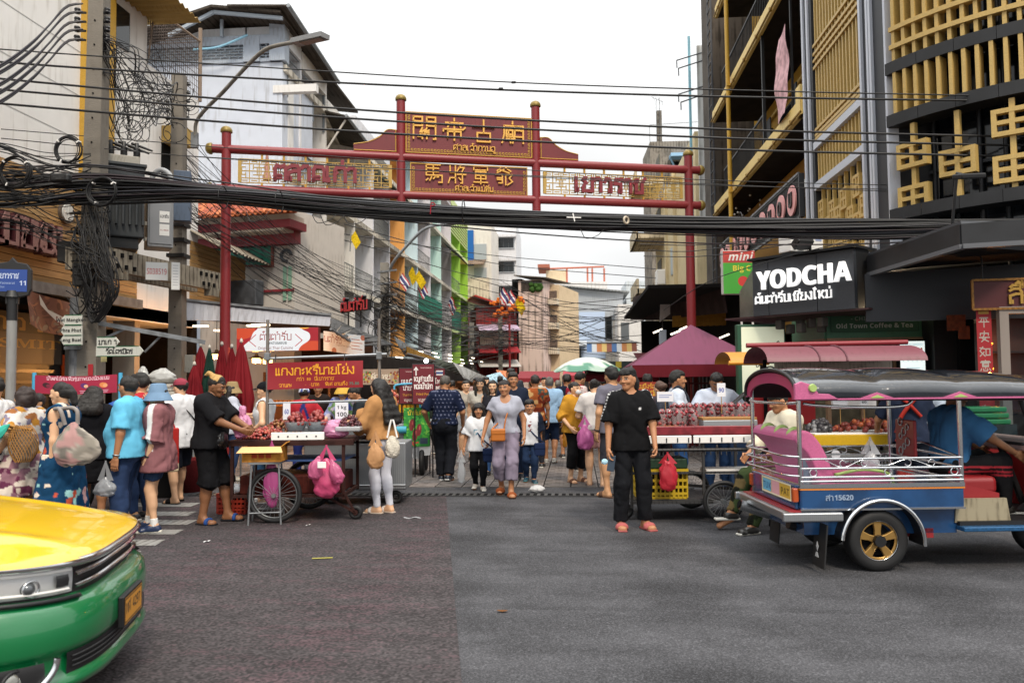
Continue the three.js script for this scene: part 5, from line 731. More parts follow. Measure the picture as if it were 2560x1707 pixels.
if(hk!=='none'){
const capP=ell([0,0.034,-0.016],[0.087,0.096,0.106]),q=[capP];let low=-0.045;
const sides=(y,z,r)=>[1,-1].map((d)=>cap([d*0.062,0.03,z],[d*0.07,y,z+0.005],r,r*0.8,{k:0.04}));
if(hk==='short'){q.push(ell([0,0.085,0.045],[0.066,0.034,0.05],{k:0.03}),ell([0,0.1,-0.01],[0.07,0.035,0.08],{k:0.03}));low=-0.05;}
if(hk==='mullet'){q.push(ell([0,0.07,0.07],[0.062,0.036,0.035],{k:0.03}),ell([0,0.1,0],[0.078,0.04,0.09],{k:0.03}),cap([-0.05,-0.03,-0.07],[0.05,-0.03,-0.07],0.044,undefined,{k:0.04}),cap([-0.04,-0.09,-0.07],[0.04,-0.09,-0.07],0.036,undefined,{k:0.04}));low=-0.13;}
if(hk==='thin')low=-0.06;
if(hk==='bob'){q.push(...sides(-0.09,-0.01,0.046),cap([-0.05,-0.03,-0.06],[0.05,-0.03,-0.06],0.06,undefined,{k:0.04}),cap([-0.045,-0.085,-0.045],[0.045,-0.085,-0.045],0.058,undefined,{k:0.04}));low=-0.125;}
if(hk==='child'){q.push(...sides(-0.06,0.0,0.045),ell([0,0.05,0.075],[0.07,0.036,0.028],{k:0.02}),cap([-0.05,-0.03,-0.06],[0.05,-0.03,-0.06],0.055,undefined,{k:0.04}),cap([-0.05,-0.08,-0.045],[0.05,-0.08,-0.045],0.05,undefined,{k:0.04}));low=-0.12;}
if(hk==='long'){q.push(...sides(-0.13,-0.02,0.042));for(let i=0;i<6;i++){const y=-0.03-i*(p.hairLen??0.07);q.push(cap([-0.082-i*0.007,y,-0.075-0.02*Math.min(i,4)],[0.082+i*0.007,y,-0.075-0.02*Math.min(i,4)],0.056-i*0.003,undefined,{k:0.05}));}if(p.front)q.push(cap([0.07,-0.05,0.02],[0.085,-0.3,0.05],0.036,0.03,{k:0.03}),cap([-0.07,-0.05,0.02],[-0.085,-0.3,0.05],0.036,0.03,{k:0.03}));low=-0.9;}
if(hk==='pony'){q.push(ell([0,0.02,-0.115],[0.036,0.036,0.03],{k:0.03}),cap([0,0.01,-0.13],[0,-0.09,-0.15],0.034,0.03,{k:0.02}),cap([0,-0.09,-0.15],[0,-0.21,-0.13],0.03,0.012,{k:0.02}));low=-0.9;}
if(hk==='bun'){q.push(ell([0,0.05,-0.12],[0.045,0.045,0.04],{k:0.03}));low=-0.05;}
if(hk==='tied'){q.push(cap([0,0.09,-0.06],[0,0.11,-0.15],0.034,0.022,{k:0.02}),cap([0,0.11,-0.15],[0,0.05,-0.19],0.022,0.01,{k:0.02}));low=-0.06;}
const line=hk==='thin'?0.075:0.05;
const g=nets([...q,...face,...(hk==='short'||hk==='tied'||hk==='mullet'||hk==='thin'||hk==='bun'||hk==='pony'?[1,-1].map((d)=>ell([d*0.082,-0.012,0.012],[0.03,0.04,0.03],{sub:1})):[])],hcell,{fold:0.012,seed:seedF,clip:(x,y,z)=>Math.max(low-y+0.02*(noise3(x*60,z*60,4)-0.5),z>0.02&&y<line+0.034*(noise3(x*70,3,9)-0.5)&&Math.abs(x)<0.075&&hk!=='child'&&!(p.front&&Math.abs(x)>0.05)?0.004+Math.min(line-y,z-0.02):-9,y>(p.hat?0.075:9)?0.01:-9)});
let hg=shade(g);if(p.dye){const dc=lin(p.dye);hg=paint(g,(x,y,z)=>(y>0.07&&z<0.02?dc:hairC).map((c)=>c*(0.65+0.7*noise3(x*90,y*20,z*90))));}
part('hair',hg.applyMatrix4(M4),hairM,o);
}
if(p.hat){
const c=lin(p.hat.c);let g;
if(p.hat.t==='bucket')g=merge([lathe([[0.001,0.15],[0.055,0.148],[0.078,0.138],[0.098,0.05],[0.103,0.035],[0.13,-0.01],[0.15,-0.052],[0.147,-0.058],[0.099,0.028]],28).scale(1,1,1.12).translate(0,0,-0.012)]);
else if(p.hat.t==='cap')g=merge([new $.SphereGeometry(0.105,22,10,0,TAU,0,Math.PI / 2).scale(0.9,0.92,1.06).translate(0,0.042,-0.014),warp(new $.CylinderGeometry(0.1,0.1,0.008,20,1,false,-Math.PI / 2,Math.PI).scale(0.78,1,0.95),(v)=>{v.y-=v.x*v.x*3;}).rotateX(0.16).translate(0,0.044,0.07)]);
else if(p.hat.t==='scarf')g=lathe([[0.001,0.12],[0.07,0.112],[0.1,0.06],[0.104,0.03],[0.098,0.02]],24).scale(0.95,1,1.1).translate(0,0,-0.012);
const f=p.hat.chk?(x,y,z)=>((Math.floor(x*60)+Math.floor(z*60))&1?c:lin(0xd8dbe4)):(x,y,z)=>c.map((q)=>q*(0.86+0.28*noise3(x*60,y*60,z*60)));
part(p.hat.t==='bucket'?'bucket_hat':p.hat.t==='cap'?'peaked_cap':'head_scarf',paint(g,f).applyMatrix4(M4),clothM,o);
}
if(p.mask)part('face_mask',paint(nets([ell([0,-0.045,0.07],[0.056,0.05,0.048])],0.009,{clip:(x,y,z)=>Math.max(y+0.008,0.03-z)}),lin(p.mask)).applyMatrix4(M4),clothM,o);
if(p.glasses)part('glasses',[1,-1].map((d)=>new $.TorusGeometry(0.021,0.0022,4,16).translate(d*0.032,0.01,0.105)).concat([rod([-0.011,0.014,0.106],[0.011,0.014,0.106],0.002),rod([0.053,0.014,0.1],[0.08,0.012,0.0],0.002),rod([-0.053,0.014,0.1],[-0.08,0.012,0.0],0.002)]).map((g)=>g.applyMatrix4(M4)),M.black,o);
for(const i of p.watch??[]){const[el,ha]=arms[i],d=ha.clone().sub(el).normalize(),c=ha.clone().addScaledVector(d,-0.03*s);part('wristwatch',new $.TorusGeometry(0.032*s,0.009*s,6,16).applyQuaternion(new $.Quaternion().setFromUnitVectors(V(0,0,1),d)).translate(c.x,c.y,c.z),p.watchC==='steel'?M.steel:M.black,o);}
o.updateMatrixWorld(true);
const W=(v)=>o.localToWorld(v.clone());
const res={o,s,hand:arms.map(([el,ha])=>W(ha.clone().addScaledVector(ha.clone().sub(el).normalize(),0.085*s))),up:(x,y,z)=>W(up(y,z,x)),sh:sh.map(W),head:W(hc),elbow:arms.map(([e])=>W(e))};
people.push(res);return res;
}
const foot=(px,py)=>onY(px,py,0),gp=(px,d)=>at(px,960,d).setY(0);
function sackGeo(w,h,d,sd=0,top=0.35,n=34){
const g=new $.SphereGeometry(1,n,n);return warp(g,(v)=>{const t=(v.y+1)/ 2,a=Math.atan2(v.z,v.x),k=1-(1-top)*sstep(0.4,1,t);const rg=(x,y,z)=>1-Math.abs(2*noise3(x,y,z)-1);
const q=1+0.3*(noise3(v.x*2.2+sd,v.y*2.2,v.z*2.2+sd)-0.5)-0.17*rg(v.x*3.2+sd,v.y*2.2+sd,v.z*3.2)-0.08*rg(v.x*7+sd,v.y*4,v.z*7)+0.12*Math.sin(a*7+sd+v.y*3)*t*t;const r=Math.hypot(v.x,v.z)||1e-6,rr_=Math.pow(r,0.62)/ r*k*q*1.12;v.x*=rr_*w / 2;v.z*=rr_*d / 2;v.y=Math.sign(v.y)*Math.pow(Math.abs(v.y),0.8)*h / 2+h*0.06*(noise3(v.x*30+sd,1,v.z*30)-0.5);}).translate(0,-h / 2,0);}
function carrier(name,label,pt,c,w,h,o={}){
const t=thing(name,label,o.cat??'bag',pt,o.turn??0,o.group),hh=o.handle??0.13,m=o.m??mat(c,{r:0.4,trans:o.tr??0.25});
part('sack',sackGeo(w,h,o.d??w*0.6,o.sd??rnd()*20,o.topk??0.5).translate(0,-hh,0),m,t);
for(const s of[-1,1])part('handle',warp(new $.PlaneGeometry(0.05,hh+0.05,3,6).translate(0,-hh / 2-0.01,0),(v)=>{const k=-v.y / hh;v.x=v.x*(0.35+k*0.9)+s*w*0.2*k;v.z+=0.012*s*k;}),m,t);
return t;
}
const wheelGeo={};
function spokeWheel(parent,x,y,z,r,tw,n=28,m=M.rubber){
const w=part('wheel',new $.TorusGeometry(r-tw,tw,8,40).translate(x,y,z),m,parent);
part('rim',new $.TorusGeometry(r-2.2*tw,tw*0.35,6,36).translate(x,y,z),mat(0x77797a,{r:0.4,m:0.7}),w);
const q=[cyl(0.025,0.025,0.1,0,-0.05,0,10).rotateX(Math.PI / 2).translate(x,y,z)];for(let i=0;i<n;i++){const a=i / n*TAU,b=a+(i%2?0.25:-0.25);q.push(rod([x+0.022*Math.cos(b),y+0.022*Math.sin(b),z+(i%2?0.04:-0.04)],[x+(r-2.2*tw)*Math.cos(a),y+(r-2.2*tw)*Math.sin(a),z],0.0022,0.0022,4));}
part('spokes',q,mat(0x8a8c8d,{r:0.4,m:0.6}),w,'stuff');return w;
}
let TT;
{
const c0=foot(2204,1431),turn=0.108,o=V(0,0,-0.58).applyAxisAngle(UPV,turn).add(c0);o.y=0;
const t=TT=thing('tuk_tuk','blue three wheeled taxi with chrome rails, pink seat and black canvas roof','three wheeler',o,turn);
const blue=mat(0x1c4674,{r:0.25,cc:0.8,t:['blotch',1.4]}),red=mat(0x8a1c20,{r:0.45,cc:0.3}),pink=mat(0xc96592,{r:0.45,t:['grain',0.5]}),pink2=mat(0xd9a0b4,{r:0.5}),green=mat(0x9fb868,{r:0.5}),gold=mat(0xb08a4e,{r:0.35,m:0.7});
const Z=0.6;
part('body_tub',[rbox(1.38,0.2,2*Z,0.02,0.03,0.62,0),bx(-0.6,0.7,0.3,0.53,-0.5,0.5)],blue,t);part('chrome_belt',[bx(-0.668,0.722,0.7,0.735,-Z-0.006,Z+0.006)],M.chrome,t);part('stripe',[bx(-0.664,0.724,0.684,0.697,-Z-0.004,Z+0.004)],mat(0xc87a2e,{r:0.4}),t);part('sill_strip',bx(-0.664,0.724,0.515,0.53,-Z-0.004,Z+0.004),M.chrome,t);
part('body_number',thai('สา',0.035,0.007,0.004,-0.42,0.6).concat([text3('15620',0.042,0.003).translate(-0.3,0.6,0)]).map((g)=>g.translate(0,0,Z+0.002)),mat(0x8a9cb4,{r:0.6}),t);
part('rear_panel',[rbox(0.03,0.2,1.1,0.01,-0.675,0.62,0)],blue,t);part('licence_plate',panel(0.72,0.14,0,0,0,-Math.PI / 2).translate(-0.696,0.645,0.12),canvasMat(256,64,(g,w,h)=>{g.fillStyle='#c8a23a';g.fillRect(0,0,w,h);g.fillStyle='#d9a0a8';g.fillRect(90,4,70,h-8);g.fillStyle='#6ab0d0';g.fillRect(10,8,76,h-16);txt(g,'TUK',48,48,40,'#2a5a86','sans-serif','bold');txt(g,'PAT',205,48,40,'#5a4a12','sans-serif','bold');g.strokeStyle='#e8e0c0';g.lineWidth=6;g.strokeRect(3,3,w-6,h-6);}),t);
part('tail_lamp',rbox(0.05,0.12,0.06,0.015,-0.69,0.64,0.55),mat(0xa8481a,{r:0.2,cc:1}),t);part('tail_lamp',rbox(0.05,0.12,0.06,0.015,-0.69,0.64,-0.53),mat(0xa8481a,{r:0.2,cc:1}),t);
part('bumper',[rbox(0.09,0.075,2*Z+0.08,0.02,-0.76,0.47,0),rbox(0.5,0.075,0.05,0.015,-0.58,0.47,Z+0.035),rbox(0.5,0.075,0.05,0.015,-0.58,0.47,-Z-0.035)],M.steel,t);part('rear_deck',bx(-0.76,-0.66,0.5,0.515,-Z,Z),red,t);
part('exhaust',[rod([-0.86,0.42,-0.38],[-0.5,0.3,-0.36],0.05,0.05,12),rod([-0.5,0.3,-0.36],[0.2,0.26,-0.3],0.03)],M.steel,t);part('exhaust_bore',cyl(0.04,0.04,0.01,0,0,0,12).rotateZ(1.25).translate(-0.868,0.423,-0.38),M.dark,t);
part('axle',[rod([0,0.255,-0.6],[0,0.255,0.6],0.05),rod([-0.66,0.36,0.3],[-0.2,0.22,0.25],0.045),bar([-0.6,0.4,0.4],[-0.1,0.4,0.4],0.06)],M.black,t);
const mkWheel=(z,s)=>{
const w=part('wheel',lathe([[0.165,-0.075],[0.2,-0.083],[0.238,-0.075],[0.254,-0.05],[0.256,0],[0.254,0.05],[0.238,0.075],[0.2,0.083],[0.165,0.075]],48).rotateX(Math.PI / 2).translate(0,0.255,z),M.rubber,t),f=z+s*0.055;
part('rim',[lathe([[0.135,-0.06],[0.166,-0.07],[0.172,0.05],[0.166,0.066],[0.158,0.066],[0.152,0.03],[0.135,-0.06]],48).rotateX(Math.PI / 2).scale(1,1,s).translate(0,0.255,z)],M.chrome,w);
part('brake_drum',cyl(0.13,0.13,0.02,0,0,0,24).rotateX(Math.PI / 2).translate(0,0.255,z-s*0.01),M.dark,w);
const q=[];for(let i=0;i<5;i++){const a=i / 5*TAU+Math.PI / 2,sh=shapeOf([[-0.022,0.03],[0.022,0.03],[0.02,0.08],[0.032,0.15],[-0.032,0.15],[-0.02,0.08]]);q.push(new $.ExtrudeGeometry(sh,{depth:0.02,bevelEnabled:true,bevelSize:0.006,bevelThickness:0.006,bevelSegments:2}).rotateZ(a-Math.PI / 2).scale(1,1,s).translate(0,0.255,z+s*0.028));}
part('spoke_disc',[...q,new $.TorusGeometry(0.147,0.008,6,40).translate(0,0.255,z+s*0.045),cyl(0.05,0.05,0.03,0,-0.015,0,20).rotateX(Math.PI / 2).translate(0,0.255,z+s*0.036)],gold,w);
part('hub_cap',cyl(0.024,0.02,0.03,0,-0.015,0,14).rotateX(Math.PI / 2).translate(0,0.255,z+s*0.06),M.black,w);part('lug_nuts',Array.from({length:5},(_,i)=>cyl(0.008,0.008,0.02,0,-0.01,0,6).rotateX(Math.PI / 2).translate(0.036*Math.cos(i / 5*TAU+0.3),0.255+0.036*Math.sin(i / 5*TAU+0.3),z+s*0.055)),M.chrome,w);
};
mkWheel(0.5,1);mkWheel(-0.5,-1);
const arch=[];for(let i=0;i<=20;i++){const a=-0.05+i / 20*(Math.PI*0.98);arch.push([0.345*Math.cos(a),0.24+0.36*Math.sin(a)]);}
for(const s of[-1,1]){const q=[];for(let i=0;i<20;i++)q.push(quad([arch[i][0],arch[i][1],s*0.4],[arch[i][0],arch[i][1],s*(Z+0.045)],[arch[i+1][0],arch[i+1][1],s*(Z+0.045)],[arch[i+1][0],arch[i+1][1],s*0.4],0.012));const mg=part('mudguard',q,M.black,t);part('mudguard_trim',tube(arch.map((p)=>[p[0],p[1],s*(Z+0.05)]),0.017,6,40),M.chrome,mg);part('mud_flap',warp(new $.BoxGeometry(0.012,0.36,0.24,1,6,1).translate(-0.46,0.22,s*0.52),(v)=>{v.x-=0.1*(0.4-v.y);}),M.rubber,t);}
part('flap_emblem',[shapeOf([[0,0.09],[-0.025,0.05],[0,0.01],[0.025,0.05]]),shapeOf([[0.0,0.0],[0.025,-0.04],[-0.06,-0.04],[-0.035,0.0]].map(([a,b])=>[a*0.8,b]))].map((s)=>new $.ExtrudeGeometry(s,{depth:0.003,bevelEnabled:false}).rotateY(-Math.PI / 2).translate(-0.5,0.16,0.52)),mat(0xc9c9c9,{r:0.6}),t);
for(const s of[-1,1])for(const x of[-0.655,0.705])part('post',rod([x,0.72,s*(Z-0.01)],[x,1.5,s*(Z-0.01)],0.019,0.019,10),M.chrome,t);
for(const s of[-1,1]){for(const y of[0.755,0.79,0.862,0.94])part('side_rail',rod([-0.66,y,s*Z],[0.71,y,s*Z],y<0.76?0.012:0.0095,undefined,8),M.chrome,t);part('rail_ornament',[...[-0.55,0.08,0.64].map((x)=>new $.TorusGeometry(0.03,0.006,6,18).translate(x,0.827,s*Z)),...[-0.3,-0.12,0.25,0.45].map((x,i)=>new $.TorusGeometry(0.026,0.005,5,14,4.4).rotateZ(i*1.7).translate(x,0.9,s*Z)),tube([[-0.45,0.93,s*Z],[-0.3,0.87,s*Z],[-0.12,0.93,s*Z],[0.05,0.88,s*Z],[0.25,0.93,s*Z],[0.45,0.87,s*Z]],0.005,5,40)],M.chrome,t);}
for(const y of[0.8,0.88,0.96])part('rear_rail',tube([[-0.66,y,-Z],[-0.74,y,-Z+0.08],[-0.75,y,0],[-0.74,y,Z-0.08],[-0.66,y,Z]],0.01,7,30),M.chrome,t);
part('grab_rail',[tube([[-0.6,1.4,Z-0.05],[-0.5,1.385,Z-0.05],[0.3,1.385,Z-0.05],[0.34,1.44,Z-0.05]],0.013,7,24),tube([[-0.66,1.41,-Z],[-0.7,1.4,-Z+0.1],[-0.7,1.4,Z-0.1],[-0.66,1.41,Z]],0.013,7,24)],M.chrome,t);
const bk=[];for(let i=0;i<=10;i++){const u=i / 10;bk.push([mix(-0.36,-0.6,Math.pow(u,0.8)),mix(0.74,1.13,u)]);}
const prof=new $.Shape();prof.moveTo(-0.34,0.72);prof.bezierCurveTo(-0.4,0.95,-0.46,1.06,-0.52,1.12);prof.bezierCurveTo(-0.56,1.17,-0.66,1.16,-0.66,1.1);prof.lineTo(-0.6,1.04);prof.bezierCurveTo(-0.52,0.98,-0.48,0.86,-0.44,0.72);prof.closePath();
part('seat_back',new $.ExtrudeGeometry(prof,{depth:1.0,bevelEnabled:true,bevelSize:0.02,bevelThickness:0.02,bevelSegments:3,curveSegments:12}).translate(0,0,-0.5),pink,t);part('seat_roll',[new $.CapsuleGeometry(0.055,0.8,6,14).rotateX(Math.PI / 2).translate(-0.6,1.12,-0.02)],mat(0xd9c2b8,{r:0.5,t:['blotch',0.2]}),t);part('seat_bands',[-0.3,0.05,0.35].map((z)=>new $.TorusGeometry(0.057,0.02,6,16).scale(1,1,2).translate(-0.6,1.12,z)),green,t);
part('seat_cushion',rbox(0.52,0.12,1.02,0.05,-0.1,0.76,0,0,0,0,4),pink,t);part('cushion_piping',tube([[-0.34,0.8,0.53],[-0.1,0.84,0.53],[0.12,0.8,0.53],[0.16,0.74,0.53]],0.014,6),green,t);
part('partition',[rbox(0.03,0.34,0.34,0.02,0.62,1.05,-0.12)],red,t);part('partition_scroll',[...Array.from({length:7},(_,i)=>new $.TorusGeometry(0.035-(i%2)*0.01,0.006,5,16).rotateY(Math.PI / 2).translate(0.6,0.93+i*0.045,-0.12+(i%3-1)*0.06))],M.steel,t);part('front_rail',[0.75,0.86,0.94].map((y)=>rod([0.705,y,-Z],[0.705,y,Z],0.0095)).concat([rod([0.705,0.94,-Z],[0.705,1.02,0],0.008),rod([0.705,1.02,0],[0.705,0.94,Z],0.008)]),M.chrome,t);part('lower_rail_posts',[...Array.from({length:12},(_,i)=>rod([0.3+i*0.035,0.7,-Z+0.02],[0.3+i*0.035,0.8,-Z+0.02],0.006))],M.steel,t);
part('cab_floor',[bx(0.7,1.9,0.36,0.4,-0.55,0.55)],M.black,t);part('step',[rbox(1.25,0.04,0.2,0.01,1.32,0.345,0.52)],mat(0x2c5f8c,{r:0.35,m:0.3,t:['blotch',0.15]}),t);part('engine_cover',[quad([0.7,0.585,0.5],[1.13,0.585,0.5],[1.16,0.385,0.5],[0.68,0.385,0.5],0.03)],mat(0xb2a890,{r:0.35,m:0.4,t:['grime',0.9]}),t);part('driver_seat',[rbox(0.45,0.16,0.6,0.05,0.98,0.66,0),rbox(0.4,0.2,0.62,0.03,0.95,0.52,0)],red,t);part('cab_side',[quad([0.72,0.72,0.45],[1.1,0.62,0.45],[1.1,0.56,0.45],[0.72,0.56,0.45],0.03)],red,t);
part('dashboard',[rbox(0.16,0.14,0.9,0.04,1.52,1.0,0,0,0,-0.3)],mat(0xd3b0aa,{r:0.4}),t);part('front_cowl',[quad([1.45,0.95,0.5],[1.75,0.95,0.35],[1.8,0.4,0.35],[1.4,0.4,0.5],0.03),quad([1.75,0.95,0.35],[1.75,0.95,-0.35],[1.8,0.4,-0.35],[1.8,0.4,0.35],0.03),quad([1.45,0.95,-0.5],[1.75,0.95,-0.35],[1.8,0.4,-0.35],[1.4,0.4,-0.5],0.03)],red,t);part('front_post',[rod([1.45,0.95,0.5],[1.25,1.5,0.52],0.022),rod([1.45,0.95,-0.5],[1.25,1.5,-0.52],0.022)],M.black,t);part('windscreen',quad([1.27,1.48,0.5],[1.27,1.48,-0.5],[1.46,1.0,-0.48],[1.46,1.0,0.48],0.008),mat(0xdfe8ea,{r:0.03,trans:1}),t);
part('handlebar',[rod([1.4,1.02,-0.35],[1.4,1.02,0.35],0.014),rod([1.42,1.0,0],[1.6,0.5,0],0.03)],M.black,t);const fw=part('wheel',lathe([[0.15,-0.06],[0.21,-0.065],[0.24,-0.03],[0.242,0],[0.24,0.03],[0.21,0.065],[0.15,0.06]],32).rotateX(Math.PI / 2).translate(1.75,0.242,0),M.rubber,t);part('rim',cyl(0.15,0.15,0.08,0,-0.04,0,24).rotateX(Math.PI / 2).translate(1.75,0.242,0),gold,fw);part('fork',[bar([1.62,0.6,0.1],[1.75,0.242,0.09],0.04),bar([1.62,0.6,-0.1],[1.75,0.242,-0.09],0.04)],M.black,t);
part('chassis_beam',[bar([0.2,0.43,0.42],[0.72,0.33,0.42],0.08,0.06),bar([0.3,0.43,-0.4],[0.72,0.33,-0.4],0.08,0.06),bx(0.36,0.5,0.26,0.34,0.36,0.5),rod([0.25,0.25,0.4],[0.4,0.3,0.4],0.025)],red,t);part('engine_block',[rbox(0.4,0.24,0.5,0.04,0.45,0.42,0),bx(0.55,0.72,0.34,0.56,-0.45,0.46)],mat(0x1a1918,{r:0.6}),t);
const nb=2.25,x0=-0.69,rg=new $.PlaneGeometry(nb,1,60,40),sec=(u)=>{const a=u*Math.PI;return[Math.cos(a),Math.pow(Math.sin(a),0.75)];};
warp(rg,(v)=>{const u=v.y+0.5,x=v.x+nb / 2,[c,s]=sec(u);const k=(x%0.7)/ 0.7,puff=0.03*Math.pow(Math.sin(k*Math.PI),0.6)*Math.pow(s,0.5)*(x<2.2?1:0),fall=x>1.3?(x-1.3)*0.05:0;v.x=x0+x;v.z=-c*(Z+0.045+puff*0.9*Math.abs(c));v.y=1.455-0.02*x / nb+s*(0.225+puff-fall);});
part('roof_canvas',rg,mat(0x23272e,{r:0.16,cc:1,ccr:0.06,b:['coarse',0.8,0.004]}),t);const lining=rg.clone();lining.scale(0.985,1,0.96).translate(0,-0.03,0);part('roof_lining',lining,mat(0x3a2c30,{r:0.8}),t);
for(const s of[-1,1]){part('eave_trim',[bx(x0,x0+nb,1.43,1.443,s*(Z+0.05),s*(Z+0.062))],pink,t);for(const x of[0.0,0.7,1.4]){const g=ext([[-0.15,0],[0,0.05],[0.15,0]],0.012).translate(x-0.02,1.44,s*(Z+0.05));const e=part('eave_scallop',g,pink,t);part('scallop_inset',ext([[-0.06,0],[0,0.026],[0.06,0]],0.006).translate(x-0.02,1.443,s>0?Z+0.062:-Z-0.056),green,e);}}
const endS=new $.Shape();for(let i=0;i<=24;i++){const[c,s]=sec(i / 24),X=-c*(Z+0.03),Y=1.45+s*0.212;i?endS.lineTo(X,Y):endS.moveTo(X,Y);}for(let i=24;i>=0;i--){const[c,s]=sec(i / 24);endS.lineTo(-c*(Z-0.06),1.43+s*0.14);}endS.closePath();
part('roof_end_panel',ext(endS,0.02).rotateY(-Math.PI / 2).translate(x0+0.02,0,0),mat(0x9a2c56,{r:0.5}),t);
part('roof_end_bow',tube(Array.from({length:17},(_,i)=>{const[c,s]=sec(i / 16);return[x0-0.005,1.455+s*0.235,-c*(Z+0.05)];}),0.018,7,50),M.black,t);
part('corner_bracket',[ext([[x0-0.02,1.44],[x0+0.33,1.44],[x0+0.26,1.475],[x0+0.17,1.48],[x0+0.12,1.55],[x0+0.03,1.58],[x0-0.02,1.56]],0.03,0.004).translate(0,0,Z+0.045)],pink,t);part('bracket_rosette',cyl(0.035,0.03,0.02,0,-0.01,0,16).rotateX(Math.PI / 2).translate(x0+0.12,1.53,Z+0.09),green,t);
}
{
const a=at(325,1510,4.35),turn=0.29,t=thing('taxi','yellow over green taxi with chrome grille and orange plate entering at lower left','taxi',[a.x,0,a.z],turn);
const yel=mat(0xe0b400,{r:0.3,cc:1,ccr:0.03}),grn=mat(0x0a6a3a,{r:0.3,cc:1,ccr:0.03}),HW=0.885;
const out=(u,ins=0,L=0.95)=>{const c=Math.cos(u),s=Math.sin(u),k=0.55;return[-L+(L-ins)*Math.pow(Math.abs(c),k),(HW-ins)*Math.sign(s)*Math.pow(Math.abs(s),k)];};
const band=(u0,u1,prof,n=40)=>{const g=new $.PlaneGeometry(1,1,n,prof.length-1),p=g.attributes.position;for(let j=0;j<prof.length;j++)for(let i=0;i<=n;i++){const u=mix(u0,u1,i / n),q=prof[j],[x,z]=out(u,q[0]);p.setXYZ(j*(n+1)+i,x,q[1]+(q[2]??0)*Math.pow(Math.abs(Math.sin(u)),2),z);}g.computeVertexNormals();return g;};
const UM=Math.PI / 2;
part('bumper',[band(-UM,UM,[[0.1,0.62,0.03],[0.05,0.6,0.03],[0.015,0.57,0.03],[0.0,0.5],[0.0,0.42],[0.02,0.385],[0.035,0.37],[0.04,0.3],[0.02,0.275],[0.0,0.25],[0.01,0.215],[0.06,0.195]],80)],grn,t);
part('lower_grille',band(-0.62,0.62,[[0.022,0.378],[0.02,0.35],[0.025,0.3],[0.022,0.282]],30),M.black,t);part('lower_grille_bars',[0.355,0.332,0.309].map((y)=>band(-0.58,0.58,[[0.018,y+0.004],[0.01,y],[0.018,y-0.004]],30)),mat(0x2c2d2f,{r:0.4}),t);
for(const s of[-1,1]){const f=part('fog_pocket',band(s*0.82,s*1.3,[[0.004,0.37],[-0.004,0.34],[-0.004,0.27],[0.006,0.24]],16),M.black,t);const[x,z]=out(s*1.02,0.0);part('fog_lamp',[new $.SphereGeometry(0.055,18,12).scale(0.5,1,1).rotateY(-s*0.6).translate(x-0.005,0.3,z)],mat(0x8a8a84,{r:0.08,m:0.6}),f);part('fog_ring',new $.TorusGeometry(0.062,0.008,6,24).rotateY(Math.PI / 2-s*0.6).translate(x+0.006,0.3,z),M.black,f);part('chrome_strip',tube([0,1,2,3,4].map((i)=>{const[X,Zz]=out(s*mix(0.74,0.98,Math.pow(i / 4,2)),-0.012);return[X,mix(0.38,0.225,i / 4),Zz];}),0.016,6),M.chrome,t);}
part('grille_back',band(-1.25,1.25,[[0.09,0.775,0.03],[0.085,0.7,0.03],[0.09,0.6,0.03]],50),M.black,t);part('grille_bar',[band(-0.47,0.47,[[0.075,0.725],[0.055,0.715],[0.075,0.7]],30),band(-0.47,0.47,[[0.075,0.668],[0.055,0.658],[0.075,0.645]],30)],M.chrome,t);part('chrome_lip',band(-1.42,1.42,[[0.1,0.792,0.035],[0.05,0.788,0.035],[0.03,0.77,0.035],[0.05,0.748,0.035],[0.08,0.745,0.035]],70),M.chrome,t);
for(const s of[-1,1]){const h=part('headlight',band(s*0.48,s*1.42,[[0.085,0.755,0.035],[0.08,0.7,0.035],[0.085,0.625,0.035]],24),mat(0xdcdddd,{r:0.3,m:0.5}),t);part('lamp_strip',[band(s*0.52,s*1.38,[[0.07,0.742,0.035],[0.06,0.735,0.035],[0.07,0.726,0.035]],24),band(s*0.54,s*1.2,[[0.07,0.652,0.035],[0.06,0.645,0.035],[0.07,0.637,0.035]],24)],M.cleanWhite,h);part('lamp_shroud',band(s*0.54,s*0.66,[[0.072,0.715,0.03],[0.066,0.69,0.03],[0.072,0.66,0.03]],10),M.black,h);for(const[u,y,r]of[[0.86,0.69,0.032]]){const[x,z]=out(s*u,0.075);part('lens',new $.SphereGeometry(r,18,12).translate(x-0.015,y,z),mat(0x6a6d70,{r:0.05,m:0.6}),h);part('reflector',new $.TorusGeometry(r+0.004,0.006,8,24).rotateY(Math.PI / 2-s*0.7).translate(x,y,z),M.chrome,h);}part('lens_cover',band(s*0.46,s*1.45,[[0.06,0.765,0.035],[0.035,0.7,0.035],[0.05,0.615,0.035]],24),mat(0xffffff,{r:0.02,trans:1}),h);part('lamp_seal',band(s*0.46,s*1.45,[[0.045,0.62,0.035],[0.03,0.607,0.035],[0.05,0.597,0.035]],24),M.black,t);}
const[px,pz]=[0.012,0.06];const pl=part('plate_holder',rbox(0.03,0.16,0.38,0.006,px,0.44,pz),M.black,t);part('licence_plate',panel(0.35,0.135,0,0,0,Math.PI / 2).translate(px+0.017,0.44,pz),canvasMat(256,100,(g,w,h)=>{g.fillStyle='#c98a2a';g.fillRect(0,0,w,h);g.strokeStyle='#3a2a10';g.lineWidth=5;g.strokeRect(6,6,w-12,h-12);ink(g,'ทศ',52,62,36,'#2a1c0a',6);txt(g,'4297',172,64,54,'#2a1c0a','sans-serif','bold');},{r:0.4}),pl);
